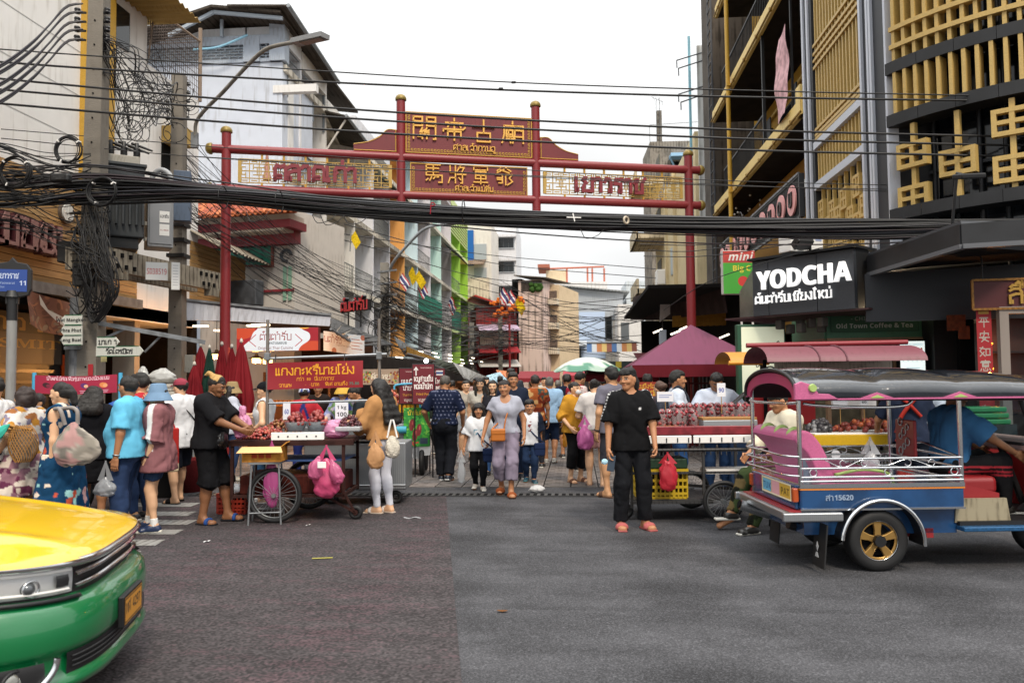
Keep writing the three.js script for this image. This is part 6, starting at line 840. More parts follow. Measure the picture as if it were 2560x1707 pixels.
const bg=new $.PlaneGeometry(1,1,60,44);warp(bg,(v)=>{const u=(v.x)*2,w=0.5-v.y,z=Math.sign(u)*Math.pow(Math.abs(u),0.85)*0.855,s=Math.pow(Math.min(1,Math.abs(z)/ 0.87),1 / 0.55),c=Math.sqrt(Math.max(0,1-s*s)),xf=-0.95+0.9*Math.pow(c,0.55),x=mix(xf,-1.75,w),d=-x;const rise=0.235*Math.pow(clamp((xf-x)/ 1.2),0.62)+0.02*clamp(d / 1.7),crown=-0.1*Math.pow(Math.abs(z)/ 0.87,3.2)*clamp((xf-x)*3+0.1),ridge=0.016*Math.exp(-Math.pow((Math.abs(z)-0.42-0.12*d)/ 0.06,2))*clamp((xf-x)*3);v.set(x,0.785+0.03*s*s*(1-w)+rise+crown+ridge,z);});
part('bonnet',bg,yel,t);
for(const s of[-1,1]){part('wing',warp(new $.PlaneGeometry(3.6,0.36,30,8).translate(-2.7,0.66,0),(v)=>{v.z=s*(HW-0.05*Math.pow((v.y-0.6)/ 0.4,2));}),yel,t);part('sill',warp(new $.PlaneGeometry(3.6,0.32,30,6).translate(-2.7,0.36,0),(v)=>{const d=Math.min(Math.hypot(v.x+0.98,v.y-0.31),Math.hypot(v.x+3.6,v.y-0.31));v.z=s*(HW-0.01);if(d<0.33)v.y=Math.max(v.y,0.31+Math.sqrt(Math.max(0,0.1089-Math.min((v.x+0.98)**2,(v.x+3.6)**2))));}),grn,t);for(const x of[-0.98,-3.6]){const w=part('wheel',lathe([[0.18,-0.09],[0.27,-0.1],[0.305,-0.07],[0.31,0],[0.305,0.07],[0.27,0.1],[0.18,0.09]],32).rotateX(Math.PI / 2).translate(x,0.31,s*0.77),M.rubber,t);part('rim',cyl(0.19,0.19,0.14,0,-0.07,0,20).rotateX(Math.PI / 2).translate(x,0.31,s*0.78),M.steel,w);}}
const cs=shapeOf([[-1.6,0.95],[-2.35,1.42],[-3.3,1.46],[-4.0,1.02],[-4.5,0.98],[-4.5,0.9]]);part('cabin',new $.ExtrudeGeometry(cs,{depth:1.3,bevelEnabled:true,bevelSize:0.06,bevelThickness:0.12,bevelSegments:3}).translate(0,0,-0.65),yel,t);part('windscreen',quad([-1.62,1.01,-0.62],[-1.62,1.01,0.62],[-2.28,1.43,0.55],[-2.28,1.43,-0.55],0.01),M.glass,t);part('side_glass',[1,-1].map((s)=>quad([-1.95,1.05,s*0.785],[-3.7,1.08,s*0.785],[-3.25,1.39,s*0.785],[-2.4,1.37,s*0.785],0.012)),M.glass,t);part('underbody',bx(-4.4,-0.2,0.2,0.6,-0.6,0.6),M.black,t);part('rear_end',bx(-4.52,-4.3,0.25,0.92,-0.85,0.85),grn,t);
}
{
const o0=at(655,700,23.2),turn=-0.2,b=thing('shrine_gatehouse','small Chinese gatehouse with orange tiled eaves above a green sign board','gatehouse',[o0.x,0,o0.z],turn);
const inv=new $.Matrix4().makeRotationY(-turn),n=V(Math.sin(turn),0,Math.cos(turn)),L=(px,py,dz=0)=>{const r=ray(px,py),t=o0.clone().addScaledVector(n,dz).sub(CP).dot(n)/ r.dot(n);const q=CP.clone().addScaledVector(r,t).sub(V(o0.x,0,o0.z));return q.applyMatrix4(inv);};
const w0=L(500,700).x,w1=L(735,700).x,ye=L(640,580).y,cream=mat(0xd6cfc6,{r:0.8,t:['stain',2]});
part('wall',[bx(w0,w1,0,ye+0.6,0,-3)],cream,b);part('red_beam',[bx(w0-0.2,w1+0.4,ye-0.1,ye+0.12,0.02,0.9),bx(w0,w1+0.2,ye-0.45,ye-0.1,0.0,0.3)],mat(0x8c3038,{r:0.6}),b);part('cream_soffit',[bx(w0,w1+0.15,ye-0.16,ye-0.1,0.3,0.85),bx(w0-0.1,w1+0.3,ye+0.12,ye+0.3,0.0,0.8)],mat(0xd5c9b8,{r:0.7}),b);
const s0=L(525,580),s1=L(682,660),sy=(s0.y+s1.y)/ 2,sh=0.92,sg=part('sign_board',box(s1.x-s0.x,sh,0.06,(s0.x+s1.x)/ 2,sy-0.08,0.08,0,0,-0.06),mat(0x1f7a66,{r:0.55}),b),cx=(s0.x+s1.x)/ 2;
part('sign_frame',[box(s1.x-s0.x+0.1,0.05,0.08,cx,sy-0.08+sh / 2,0.08,0,0,-0.06),box(s1.x-s0.x+0.1,0.05,0.08,cx,sy-0.08-sh / 2,0.08,0,0,-0.06),box(0.06,sh,0.082,s1.x+0.02,sy-0.13,0.08),box(0.06,sh,0.082,s0.x-0.02,sy-0.03,0.08)],mat(0x7a3a2c,{r:0.6}),sg);
part('sign_lettering',[...thai('ตลาดเก่า',0.3,0.07,0.03,0,0).map((g)=>g.rotateZ(-0.06).translate(cx+0.05,sy+0.02,0.11)),...thai('เยาวราช',0.09,0.024,0.02,0,0).map((g)=>g.rotateZ(-0.06).translate(cx+0.1,sy-0.2,0.11)),...thai('ศาลเจ้าตลาดเก่าวัดมงคล',0.09,0.022,0.02,0,0).map((g)=>g.rotateZ(-0.06).translate(cx+0.05,sy-0.42,0.11))],mat(0x11201c,{r:0.6}),sg);
part('fret_vent',Array.from({length:16},(_,i)=>box(0.1,0.14,0.03,w1-0.3+(i%2)*0.17,sy-0.7-Math.floor(i / 2)*0.12,0.03)),mat(0x8fb8a0,{r:0.6}),b);part('red_string_course',bx(w0,w1,sy-1.35,sy-1.28,0.01,0.06),mat(0x8c3038,{r:0.6}),b);part('dark_ornament',[1,-1].map((s)=>new $.TorusGeometry(0.16,0.05,5,16,5).translate(s>0?w1-0.25:w0+0.25,ye-0.75,0.05)),mat(0x4a5258,{r:0.6}),b);
const tm=[0xc8632a,0xb8552a,0xd0743a,0xa84a24].map((c)=>mat(c,{r:0.5,t:['blotch',0.4]})),tl=[0,1,2,3].map(()=>new $.CylinderGeometry(0.075,0.085,0.36,8,1,true,-Math.PI / 2,Math.PI).rotateX(-Math.PI / 2+0.62)),W=w1+0.75-(w0-0.5),nC=24;
part('tile_bed',quad([w0-0.5,ye+0.28,1.15],[w1+0.75,ye+0.22,1.15],[w1+0.75,ye+0.86,0.2],[w0-0.5,ye+0.92,0.2],0.04),mat(0x8a4424,{r:0.8}),b);let k=0;
for(let c=0;c<nC;c++)for(let r=0;r<4;r++){const u=(c+0.5)/ nC,o=part('roof_tile',tl[(c+r)%4],tm[(c*7+r*3+Math.floor(rnd()*2))%4],b);o.position.set(w0-0.5+W*u,ye+0.38+r*0.175-0.06*u+(u>0.85?(u-0.85)*0.8:0)+rr(-0.006,0.006),1.1-r*0.25);k++;}
part('tile_ends',Array.from({length:nC},(_,c)=>cyl(0.07,0.07,0.03,0,0,0,10).rotateX(Math.PI / 2).translate(w0-0.5+W*(c+0.5)/ nC,ye+0.28,1.24)),mat(0xb9663a,{r:0.5}),b,'stuff');
part('ridge_finial',[lathe([[0.12,0],[0.14,0.1],[0.07,0.3],[0.1,0.4],[0.04,0.6],[0.05,0.7],[0.01,1.1]],12).translate(L(598,480).x,L(598,360).y-0.75,-1.4),bx(w0,w1,ye+0.85,ye+1.02,0.25,-0.1)],mat(0xb98a7a,{r:0.7,t:['blotch',0.3]}),b);
part('roof_air_unit',[rbox(0.9,0.7,0.4,0.04,L(680,740).x,L(680,745).y,1.3),rbox(0.8,0.6,0.4,0.04,L(625,750).x,L(625,750).y,1.35)],mat(0x4a4d52,{r:0.6,t:['blotch',1]}),b);
}
{
const d0=17.6,P=(px,py,d=d0)=>at(px,py,d),b=thing('corner_eatery','open corner eatery under a ribbed grey metal canopy with warm pendant lamps','eatery',[0,0,0]);
const rib=mat(0x9b9ca3,{r:0.5,m:0.3,t:['stain',1.2]}),tops=[[455,752],[560,758],[826,790]],n=34;
const top=(px)=>(px<560?mix(750,758,(px-455)/ 105):mix(758,790,(px-560)/ 266)),bot=(px)=>(px<585?mix(800,803,(px-455)/ 130):mix(803,815,(px-585)/ 234)),dd=(px)=>17.0+(px-455)*0.004;
for(let i=0;i<n;i++){const a=mix(455,826,i / n),c=mix(455,826,(i+1)/ n);part('canopy_rib',quad(P(a,top(a),dd(a)),P(c,top(c),dd(c)),P(c-3,bot(c),dd(c)-0.15-(i&1)*0.035),P(a-3,bot(a),dd(a)-0.15-(i&1)*0.035),0.012),rib,b);}
const a0=P(455,752,dd(455)),a1=P(826,790,dd(826));part('canopy_flashing',bar(a0.clone().setY(a0.y+0.03),a1.clone().setY(a1.y+0.03),0.1,0.05),M.dull,b);part('canopy_deck',quad(a0,a1,a1.clone().add(V(-1.5,0.3,-4)),a0.clone().add(V(-1,0.3,-4)),0.04),mat(0x5c5c60,{r:0.7,t:['stain',2]}),b);
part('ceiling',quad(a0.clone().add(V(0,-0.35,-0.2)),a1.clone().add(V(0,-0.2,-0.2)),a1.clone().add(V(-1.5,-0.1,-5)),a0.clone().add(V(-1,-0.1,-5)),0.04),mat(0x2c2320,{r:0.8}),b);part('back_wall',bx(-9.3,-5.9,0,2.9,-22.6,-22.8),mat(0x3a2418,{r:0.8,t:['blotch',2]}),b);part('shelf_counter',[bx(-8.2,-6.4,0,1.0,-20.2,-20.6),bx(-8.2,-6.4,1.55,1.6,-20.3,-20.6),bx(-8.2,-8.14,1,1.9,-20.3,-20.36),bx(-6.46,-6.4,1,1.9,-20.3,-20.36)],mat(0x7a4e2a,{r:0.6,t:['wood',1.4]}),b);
part('jars',Array.from({length:16},(_,i)=>cyl(0.06,0.05,0.16,-8.05+i*0.105,1.0,-20.35,8)),mat(0xc88a3a,{r:0.3}),b,'stuff');
const glow=mat(0xffe2b0,{e:3.2,ec:0xffc878});
for(const[px,py,d]of[[540,893,17.6],[567,900,18.6],[640,903,18.2],[668,905,17.6]]){const q=P(px,py,d),l=thing('pendant_lamp',`${px < 560 ? 'leftmost' : px < 600 ? 'second' : px < 650 ? 'third' : 'rightmost'} warm pendant lamp of the four hanging in the corner eatery`,'lamp',[q.x,q.y,q.z],0,'pendant lamps in the corner eatery');part('shade',lathe([[0.03,0.17],[0.05,0.12],[0.18,0.075],[0.19,0.065],[0.16,0.07],[0.02,0.12]],20),mat(0x4a3a24,{r:0.4,m:0.4}),l);part('glow_glass',cyl(0.1,0.1,0.11,0,-0.04,0,16),glow,l);part('cord',rod([0,0.17,0],[0,0.9,0],0.008),M.black,l);const L=new $.PointLight(0xffb060,3.2,8);L.position.set(0,-0.12,0);L.castShadow=true;L.name='pendant_light';l.add(L);}
for(const[px,py,d,s]of[[500,815,18,0.16],[545,826,19,0.1],[632,814,18,0.14],[650,812,18,0.2]]){const q=P(px,py,d);tag(lone('ceiling_lamp',rbox(s*2,0.04,0.16,0.015,q.x,q.y,q.z),mat(0xfff2d8,{e:2.4,ec:0xffe6c0})),px<520?'oval ceiling lamp glowing under the canopy beside the left gate post':px<560?'small ceiling lamp glowing deep behind the left gate post':px<640?'ceiling lamp above the eatery sign, the left one':'long ceiling lamp above the eatery sign, the right one','lamp');}
const s0=P(692,848,17.1),W=1.78,H=0.5,s=thing('eatery_sign','white and red illuminated sign of the corner eatery with Thai name','sign',[s0.x,s0.y,s0.z],0.05);part('case',rbox(W,H,0.16,0.01,0,0,-0.09),mat(0x6a1c24,{r:0.5}),s);
part('face',panel(W-0.01,H-0.01,0,0,0.0),canvasMat(1024,288,(g,w,h)=>{g.fillStyle='#9c1f2c';g.fillRect(0,0,w,h);g.fillStyle='#c4492c';g.beginPath();g.ellipse(60,20,170,120,0,0,TAU);g.fill();g.beginPath();g.ellipse(w-60,h,220,120,0,0,TAU);g.fill();g.fillStyle='#dde3ea';g.beginPath();g.moveTo(60,h);g.bezierCurveTo(90,170,150,210,190,100);g.bezierCurveTo(215,20,250,40,270,-10);g.lineTo(800,-10);g.bezierCurveTo(840,60,920,30,925,110);g.bezierCurveTo(930,200,800,190,780,h);g.fill();g.fillStyle='#e0a83a';g.beginPath();g.ellipse(850,0,60,16,0,0,TAU);g.fill();ink(g,'ต้นตำรับ',490,152,74,'#8c2a2e',9);txt(g,'TONTUMRUB',500,208,42,'#4a5a62','sans-serif','bold');txt(g,'Original Thai Cuisine',490,270,48,'#6a2a34','sans-serif','');g.strokeStyle='#a8202c';g.lineWidth=9;for(const[x,k]of[[240,1],[740,-1]]){g.beginPath();g.moveTo(x,84);g.lineTo(x-k*84,160);g.lineTo(x,232);g.stroke();}},{e:0.18}),s);
const q0=P(858,858,17.5),s2=thing('angled_menu_banner','pale blue angled banner of printed menu text beside the eatery sign','banner',[q0.x,q0.y,q0.z],-0.5);part('sheet',warp(new $.PlaneGeometry(1.25,0.44,12,4),(v)=>{v.y-=0.16*(v.x / 1.25);v.z=0.02*Math.sin(v.x*5);}),canvasMat(512,180,(g,w,h)=>{g.fillStyle='#d3d9de';g.fillRect(0,0,w,h);ink(g,'ต้นตำรับ',92,96,50,'#8a4a52',6);ink(g,'อาหารไทย',250,70,28,'#6a3a42',4);txt(g,'Original Thai Cuisine',255,120,22,'#5a4a52');g.fillStyle='#a86a5a';for(let i=0;i<4;i++)g.fillRect(360,40+i*28,100+(i%2)*30,7);g.beginPath();g.arc(495,20,26,0,TAU);g.fill();g.beginPath();g.arc(130,170,30,0,TAU);g.fill();}),s2);
s2.children[0].geometry.userData.keep=true;{const g=s2.children[0].geometry,p=g.attributes.position,uv=new Float32Array(p.count*2);for(let i=0;i<p.count;i++){uv[2*i]=p.getX(i)/ 1.25+0.5;uv[2*i+1]=(p.getY(i)+0.16*p.getX(i)/ 1.25)/ 0.44+0.5;}g.setAttribute('uv',new $.BufferAttribute(uv,2));}
const r0=P(893,765,18.5),rs=thing('roof_letter_sign','small black and red neon letter sign standing on the awning roof','sign',[r0.x,r0.y,r0.z],-0.7);part('letters',thai('ต้นตำรับ',0.2,0.05,0.1,0,-0.1),M.black,rs);part('letter_faces',thai('ต้นตำรับ',0.2,0.024,0.02,0,-0.1).map((g)=>g.translate(0,0,0.1)),mat(0xb03a40,{r:0.5}),rs);part('leg',rod([-0.3,-0.12,0.05],[-0.3,-0.5,0.05],0.02),M.black,rs);part('leg',rod([0.2,-0.12,0.05],[0.2,-0.5,0.05],0.02),M.black,rs);
}
{
const spec=[['dark ribbed metal awning over the stalls next to the eatery',0x57585a,[[826,795,17.8],[985,862,21.5],[900,868,17.8],[826,822,16.6]]],['grey metal awning with curled edge in the middle of the left row',0x74777a,[[985,842,21.5],[1090,905,28],[1015,890,23],[1000,868,21]]],['ochre cloth valance under the grey awning',0xc99a4a,[[1016,866,22],[1086,895,27],[1086,902,27],[1016,884,22]]],['long sagging grey green awning further down the left side',0x5d6660,[[1085,895,28],[1200,930,42],[1150,935,36],[1080,912,27]]],['pale canvas sheet sloping over the far left stalls',0xc9ccd0,[[1130,905,30],[1215,942,42],[1180,955,36],[1160,945,32]]],['small blue tarpaulin above the far stalls',0xa8c8dc,[[1215,940,36],[1250,930,40],[1270,955,36],[1225,962,32]]],['orange tarpaulin above the crowd at the far left stalls',0xd98a62,[[1240,925,44],[1290,930,48],[1300,945,44],[1250,945,40]]]];
for(const[l,c,q]of spec){const o=thing('awning',l,'awning',[0,0,0]),P=q.map(([x,y,d])=>at(x,y,d)),n=12,r=[];for(let i=0;i<n;i++){const A=P[0].clone().lerp(P[1],i / n),B=P[0].clone().lerp(P[1],(i+1)/ n),C=P[3].clone().lerp(P[2],(i+1)/ n),D=P[3].clone().lerp(P[2],i / n);const k=(i&1?0.03:-0.03);C.y+=k;D.y+=k;r.push(quad(A,B,C,D,0.025));}part('sheet',r,mat(c,{r:0.75,t:['grime',2]}),o);part('edge_pole',[rod(P[3],P[2],0.03)],M.dull,o);}
const st=thing('stall_row','row of dark market stalls with strip lamps under the left awnings','stalls',[0,0,0]);part('back_wall',[quad([-5.9,2.35,-20],[-5.9,2.5,-44],[-5.9,0,-44],[-5.9,0,-20],0.1)],mat(0x2b2523,{r:0.9,t:['blotch',2]}),st);const lt=[];for(let i=0;i<16;i++)lt.push(box(0.03,0.03,0.9,-5.4+(i%3)*0.35,2.35+(i%4)*0.1,-24-i*1.1));part('strip_lamps',lt,mat(0xfff3dc,{e:2.5,ec:0xfff0d4}),st,'stuff');part('goods',Array.from({length:70},(_,i)=>box(rr(0.2,0.5),rr(0.15,0.4),rr(0.2,0.5),rr(-5.6,-4.6),rr(0.6,1.5),-20.5-rnd()*22,rnd())),mat(0x8a5a3a,{r:0.8,t:['blotch',0.3]}),st,'stuff');part('counter',bx(-5.7,-4.6,0,0.75,-20.2,-43),mat(0x5d4636,{r:0.8,t:['wood',1.5]}),st);
const gb=at(1065,902,20),lb=lone('globe_lamp',ball(0.06,gb.x,gb.y,gb.z,16,12),mat(0xffffff,{e:3}),'round white bulb glowing under the ochre valance','lamp');
const fb=at(950,942,15.5),fs=thing('food_shop_banner','pale printed banner of vegetables and Thai words behind the curry stall','banner',[fb.x,fb.y,fb.z],0.05);part('sheet',panel(0.72,0.3),canvasMat(256,110,(g,w,h)=>{g.fillStyle='#a8917c';g.fillRect(0,0,w,h);for(let i=0;i<60;i++){g.fillStyle=pick(['#4f7a3a','#a8582a','#c8b04a','#7a3a2a']);const s=rnd()<0.5?0:w-70;g.beginPath();g.arc(s+rnd()*70,20+rnd()*80,7,0,TAU);g.fill();}ink(g,'ผัดไทย',130,70,30,'#e8dcc8',5);}),fs);
}
function parasol(label,x,z,y0,h,r,m,group,tilt=0){
const t=thing('closed_parasol',label,'parasol',[x,0,z],rnd()*6,group);t.rotation.z=tilt;const n=40,g=lathe([[0.012,y0+h],[r*0.35,y0+h*0.86],[r*0.8,y0+h*0.45],[r,y0+h*0.2],[r*0.82,y0]],n);warp(g,(v)=>{const a=Math.atan2(v.z,v.x),f=1+0.22*Math.sin(a*8);v.x*=f;v.z*=f;});
part('canopy',g,m,t);part('pole',rod([0,0.02,0],[0,y0+h+0.06,0],0.018),M.dull,t);part('tip',lathe([[0,0.07],[0.02,0.05],[0.035,0.0],[0.0,0]],10).translate(0,y0+h,0),mat(0xd9d2c4,{r:0.5}),t);return t;
}
{
const redC=mat(0x7e1c24,{r:0.75,t:['stain',0.8]}),grC=mat(0x1b3a30,{r:0.75,t:['stain',0.8]});
const L=[['red closed parasol with its top at the left of the gate post',500,865,1005,14.2,0.16,redC],['dark green closed parasol among the red ones',522,870,1010,14.0,0.12,grC],['red closed parasol pressed against the left gate post',553,862,1010,14.3,0.14,redC],['red closed parasol right of the left gate post',578,868,1025,14.3,0.15,redC],['tallest red closed parasol, rightmost by the left gate post',602,855,1035,13.6,0.19,redC],['short red closed parasol leaning by the utility box',484,912,1010,13.8,0.14,redC]];
for(const[l,px,ya,yb,d,r,m]of L){const a=at(px,ya,d),c=at(px,yb,d);parasol(l,a.x,a.z,c.y,a.y-c.y,r,m,'closed parasols by the left gate post');}
const B=at(1738,870,18.4),rk=thing('parasol_rack','maroon drum rack of closed parasols around the right gate post','rack',[B.x,0,B.z]),yb=at(1730,920,18.4).y;part('drum',lathe([[0.0,yb+0.32],[0.62,yb+0.3],[0.72,yb+0.2],[0.72,yb],[0.0,yb]],24),mat(0x6c1c24,{r:0.6,t:['stain',1]}),rk);part('frame',[...[0,1,2,3].map((i)=>rod([0.6*Math.cos(i*1.57+0.4),0,0.6*Math.sin(i*1.57+0.4)],[0.6*Math.cos(i*1.57+0.4),yb,0.6*Math.sin(i*1.57+0.4)],0.03)),new $.TorusGeometry(0.6,0.02,6,30).rotateX(Math.PI / 2).translate(0,yb-0.35,0)],mat(0x5a1a20,{r:0.6}),rk);
[[1712,redC],[1722,redC],[1748,redC],[1766,redC],[1776,grC],[1732,redC],[1756,redC]].forEach(([px,m],i)=>{const a=at(px,858+(i%3)*4,18.1+(i%2)*0.4),c=at(px,906,18.1);parasol(['first','second','third','fourth','dark green','sixth','seventh'][i]+' closed parasol standing in the rack at the right gate post',a.x,a.z,c.y,a.y-c.y,0.085,m,'closed parasols in the right rack');});
}
{
const mar=mat(0x5e2038,{r:0.7,t:['stain',2]}),mar2=mat(0x6a1c26,{r:0.7,t:['stain',2]}),apex=at(1728,818,17.2);
const t=thing('maroon_tent','purple maroon peaked tent beside the right gate post','tent',[apex.x,0,apex.z]),hw=1.25,ye=at(1730,912,17.2).y-0.02,ya=apex.y+0.05,pk=V(0,ya,0),cs=[[-1,1],[1,1],[1,-1],[-1,-1]].map(([a,b])=>V(a*hw*1.1,ye,b*hw));
for(let i=0;i<4;i++)part('roof_panel',quad(pk,pk.clone().add(V(0.001,0,0.001)),cs[(i+1)%4],cs[i],0.015),i===0?mat(0x743252,{r:0.65,t:['stain',2.4]}):mar,t);for(let i=0;i<4;i++){const a=cs[i],c=cs[(i+1)%4];part('valance',quad(a,c,c.clone().setY(ye-0.24),a.clone().setY(ye-0.24),0.012),mar2,t);part('leg',rod([a.x,0,a.z],[a.x,ye,a.z],0.022),M.dull,t);}
const mk=(l,px0,px1,y0,y1,d,dep,m)=>{const a=at(px0,y0,d),c=at(px1,y0,d),o=thing('stall_awning',l,'awning',[0,0,0]),h=at(px0,y1,d).y;const f=V(0,h-a.y,dep*0.5);part('sheet',[quad(a.clone().add(V(0,0,-dep*0.5)),c.clone().add(V(0,0,-dep*0.5)),c.clone().add(f),a.clone().add(f),0.02),quad(a.clone().add(f),c.clone().add(f),c.clone().add(f).add(V(0,-0.14,0.01)),a.clone().add(f).add(V(0,-0.14,0.01)),0.014)],m,o);for(const q of[a,c])part('pole',rod([q.x,0,q.z+dep*0.4],[q.x,h,q.z+dep*0.4],0.025),M.dull,o);return o;};
mk('red and pink striped stall awning below the green parasol',1408,1466,922,940,19,1.2,mat(0xa8404a,{r:0.7,t:['stain',1]}));mk('dark maroon stall awning right of the green parasol',1462,1560,924,938,18,1.4,mar2);mk('maroon awning behind the young man in black',1560,1640,928,945,18.5,1.4,mar2);mk('long low dark red awning over the crowd at the street centre',1296,1400,928,946,30,2,mat(0x8a2c34,{r:0.7,t:['stain',1]}));mk('thin maroon awning sloping under the market hall roof',1590,1680,880,905,24,2,mat(0x55141c,{r:0.7,t:['stain',1]}));
const u0=at(1468,893,17.5),um=thing('green_parasol','large green and white street parasol over the middle stall','parasol',[u0.x,0,u0.z]),yR=at(1468,926,17.5).y,yA=u0.y,R=0.74,g=new $.PlaneGeometry(1,1,48,10);warp(g,(v)=>{const a=(v.x+0.5)*TAU,r=0.5-v.y,rib=Math.abs(Math.sin(a*4));const y=yA-(yA-yR)*Math.pow(r,2.0)-0.035*rib*r*(r>0.7?1:0.4);v.set(Math.cos(a)*r*R,y,Math.sin(a)*r*R);});const gc=lin(0x2f7a60),wc=lin(0xcfd8d2);part('canopy',paint(g,(x,y,z)=>{const r=Math.hypot(x,z)/ R,n=noise3(x*6,z*6,3);return r>0.74+0.3*(n-0.5)?gc.map((c,i)=>mix(c,wc[i],n>0.62?0.5:0.06)):wc.map((c)=>c*(0.85+0.15*n));}),mat(0xfffffb,{vc:1,r:0.45}),um);part('pole',rod([0,0,0],[0,yA,0],0.025),M.dull,um);
for(const[px,py,d,l]of[[1610,925,17,'left'],[1628,918,17,'right']]){const q=at(px,py,d);tag(lone('work_lamp',ball(0.09,q.x,q.y,q.z,14,10),mat(0xffffff,{e:2.4})),`${l} of two round white work lamps hanging beneath the maroon awning`,'lamp');}
const sa=at(1530,868,40),sb=thing('striped_shop_awning','striped blue and orange shop awning far back on the right','awning',[sa.x,sa.y,sa.z]);part('sheet',panel(2.5,0.5,0,0,0,0,-0.4),canvasMat(256,64,(g2,w,h)=>{for(let i=0;i<10;i++){g2.fillStyle=['#3f6aa0','#c8cdd2','#b9743a','#d3b46a','#8a4a34'][i%5];g2.fillRect(i*w / 10,0,w / 10+1,h);}}),sb);part('frame',[rod([-1.25,0.24,-0.1],[1.25,0.24,-0.1],0.05)],M.dull,sb);
const yb=at(1525,920,36),yp=thing('yellow_poster_wall','faded posters on a dark shop wall behind the green parasol','poster',[yb.x,yb.y-0.4,yb.z]);part('sheet',panel(3,1.4),canvasMat(256,120,(g2,w,h)=>{g2.fillStyle='#2e3a38';g2.fillRect(0,0,w,h);for(let i=0;i<22;i++){g2.fillStyle=pick(['#c8b03a','#7a8a4a','#a85a3a','#4a6a5a','#8a8478']);g2.fillRect(rnd()*w,rnd()*h,rr(10,40),rr(10,30));}}),yp);
const ab=at(1658,845,24),as=thing('hanging_white_sign','narrow white shop sign hanging under the market hall roof','sign',[ab.x,ab.y,ab.z]);part('board',rbox(0.22,0.5,0.05,0.02),mat(0xc4d3e2,{r:0.5}),as);part('hanger',rod([0,0.25,0],[0,0.55,0],0.015),M.black,as);
}
function heap(name,parent,w,d,h,r,n,cols,x=0,y=0,z=0){
const g=[],ge=new $.SphereGeometry(1,8,6);for(let i=0;i<n;i++){const a=rnd()*TAU,q=Math.sqrt(rnd()),s=r*rr(0.85,1.12),c=lin(pick(cols)),k=rr(0.75,1.15);g.push(paint(ge.clone().scale(s,s,s).translate(x+Math.cos(a)*q*w / 2,y+(1-q*q)*h*rr(0.75,1)+r*0.6,z+Math.sin(a)*q*d / 2),c.map((v)=>v*k)));}
return part(name,g,mat(0xfffffa,{vc:1,r:0.45}),parent,'stuff');
}
function card(label,a,w,h,draw,turn=0.08,onStick=0.2){const t=thing('price_card',label,'price card',a,turn);part('sheet',rbox(w,h,0.006,0.002),canvasMat(96,128,(g,W,H)=>{g.fillStyle='#d9dbe0';g.fillRect(0,0,W,H);draw(g,W,H);}),t);t.children[0].material.map&&(()=>{const g=t.children[0].geometry,p=g.attributes.position,uv=g.attributes.uv;for(let i=0;i<p.count;i++)uv.setXY(i,p.getX(i)/ w+0.5,p.getY(i)/ h+0.5);})();if(onStick)part('stick',rod([0,-h / 2,-0.004],[0,-h / 2-onStick,-0.004],0.005),mat(0x9a7a4a,{r:0.8}),t);return t;}
const crateGeo=(w,h,d,t=0.018)=>{const q=[box(w,0.03,d,0,0.015,0),box(w+0.03,0.05,t*1.6,0,h-0.025,d / 2),box(w+0.03,0.05,t*1.6,0,h-0.025,-d / 2),box(t*1.6,0.05,d,w / 2,h-0.026,0),box(t*1.6,0.05,d,-w / 2,h-0.026,0)];for(const s of[-1,1]){for(const y of[0.06,h*0.4,h*0.62]){q.push(box(w,0.03,t,0,y,s*d / 2),box(t,0.03,d,s*w / 2,y,0));}const n=Math.round(w / 0.05);for(let i=0;i<=n;i++)q.push(box(i%4===0?0.03:0.016,h-0.03,t*0.9,-w / 2+i*w / n,h / 2,s*d / 2));const m=Math.round(d / 0.05);for(let i=0;i<=m;i++)q.push(box(t*0.9,h-0.03,i%4===0?0.03:0.016,s*w / 2,h / 2,-d / 2+i*d / m));}return q;};
const CY=0.08;
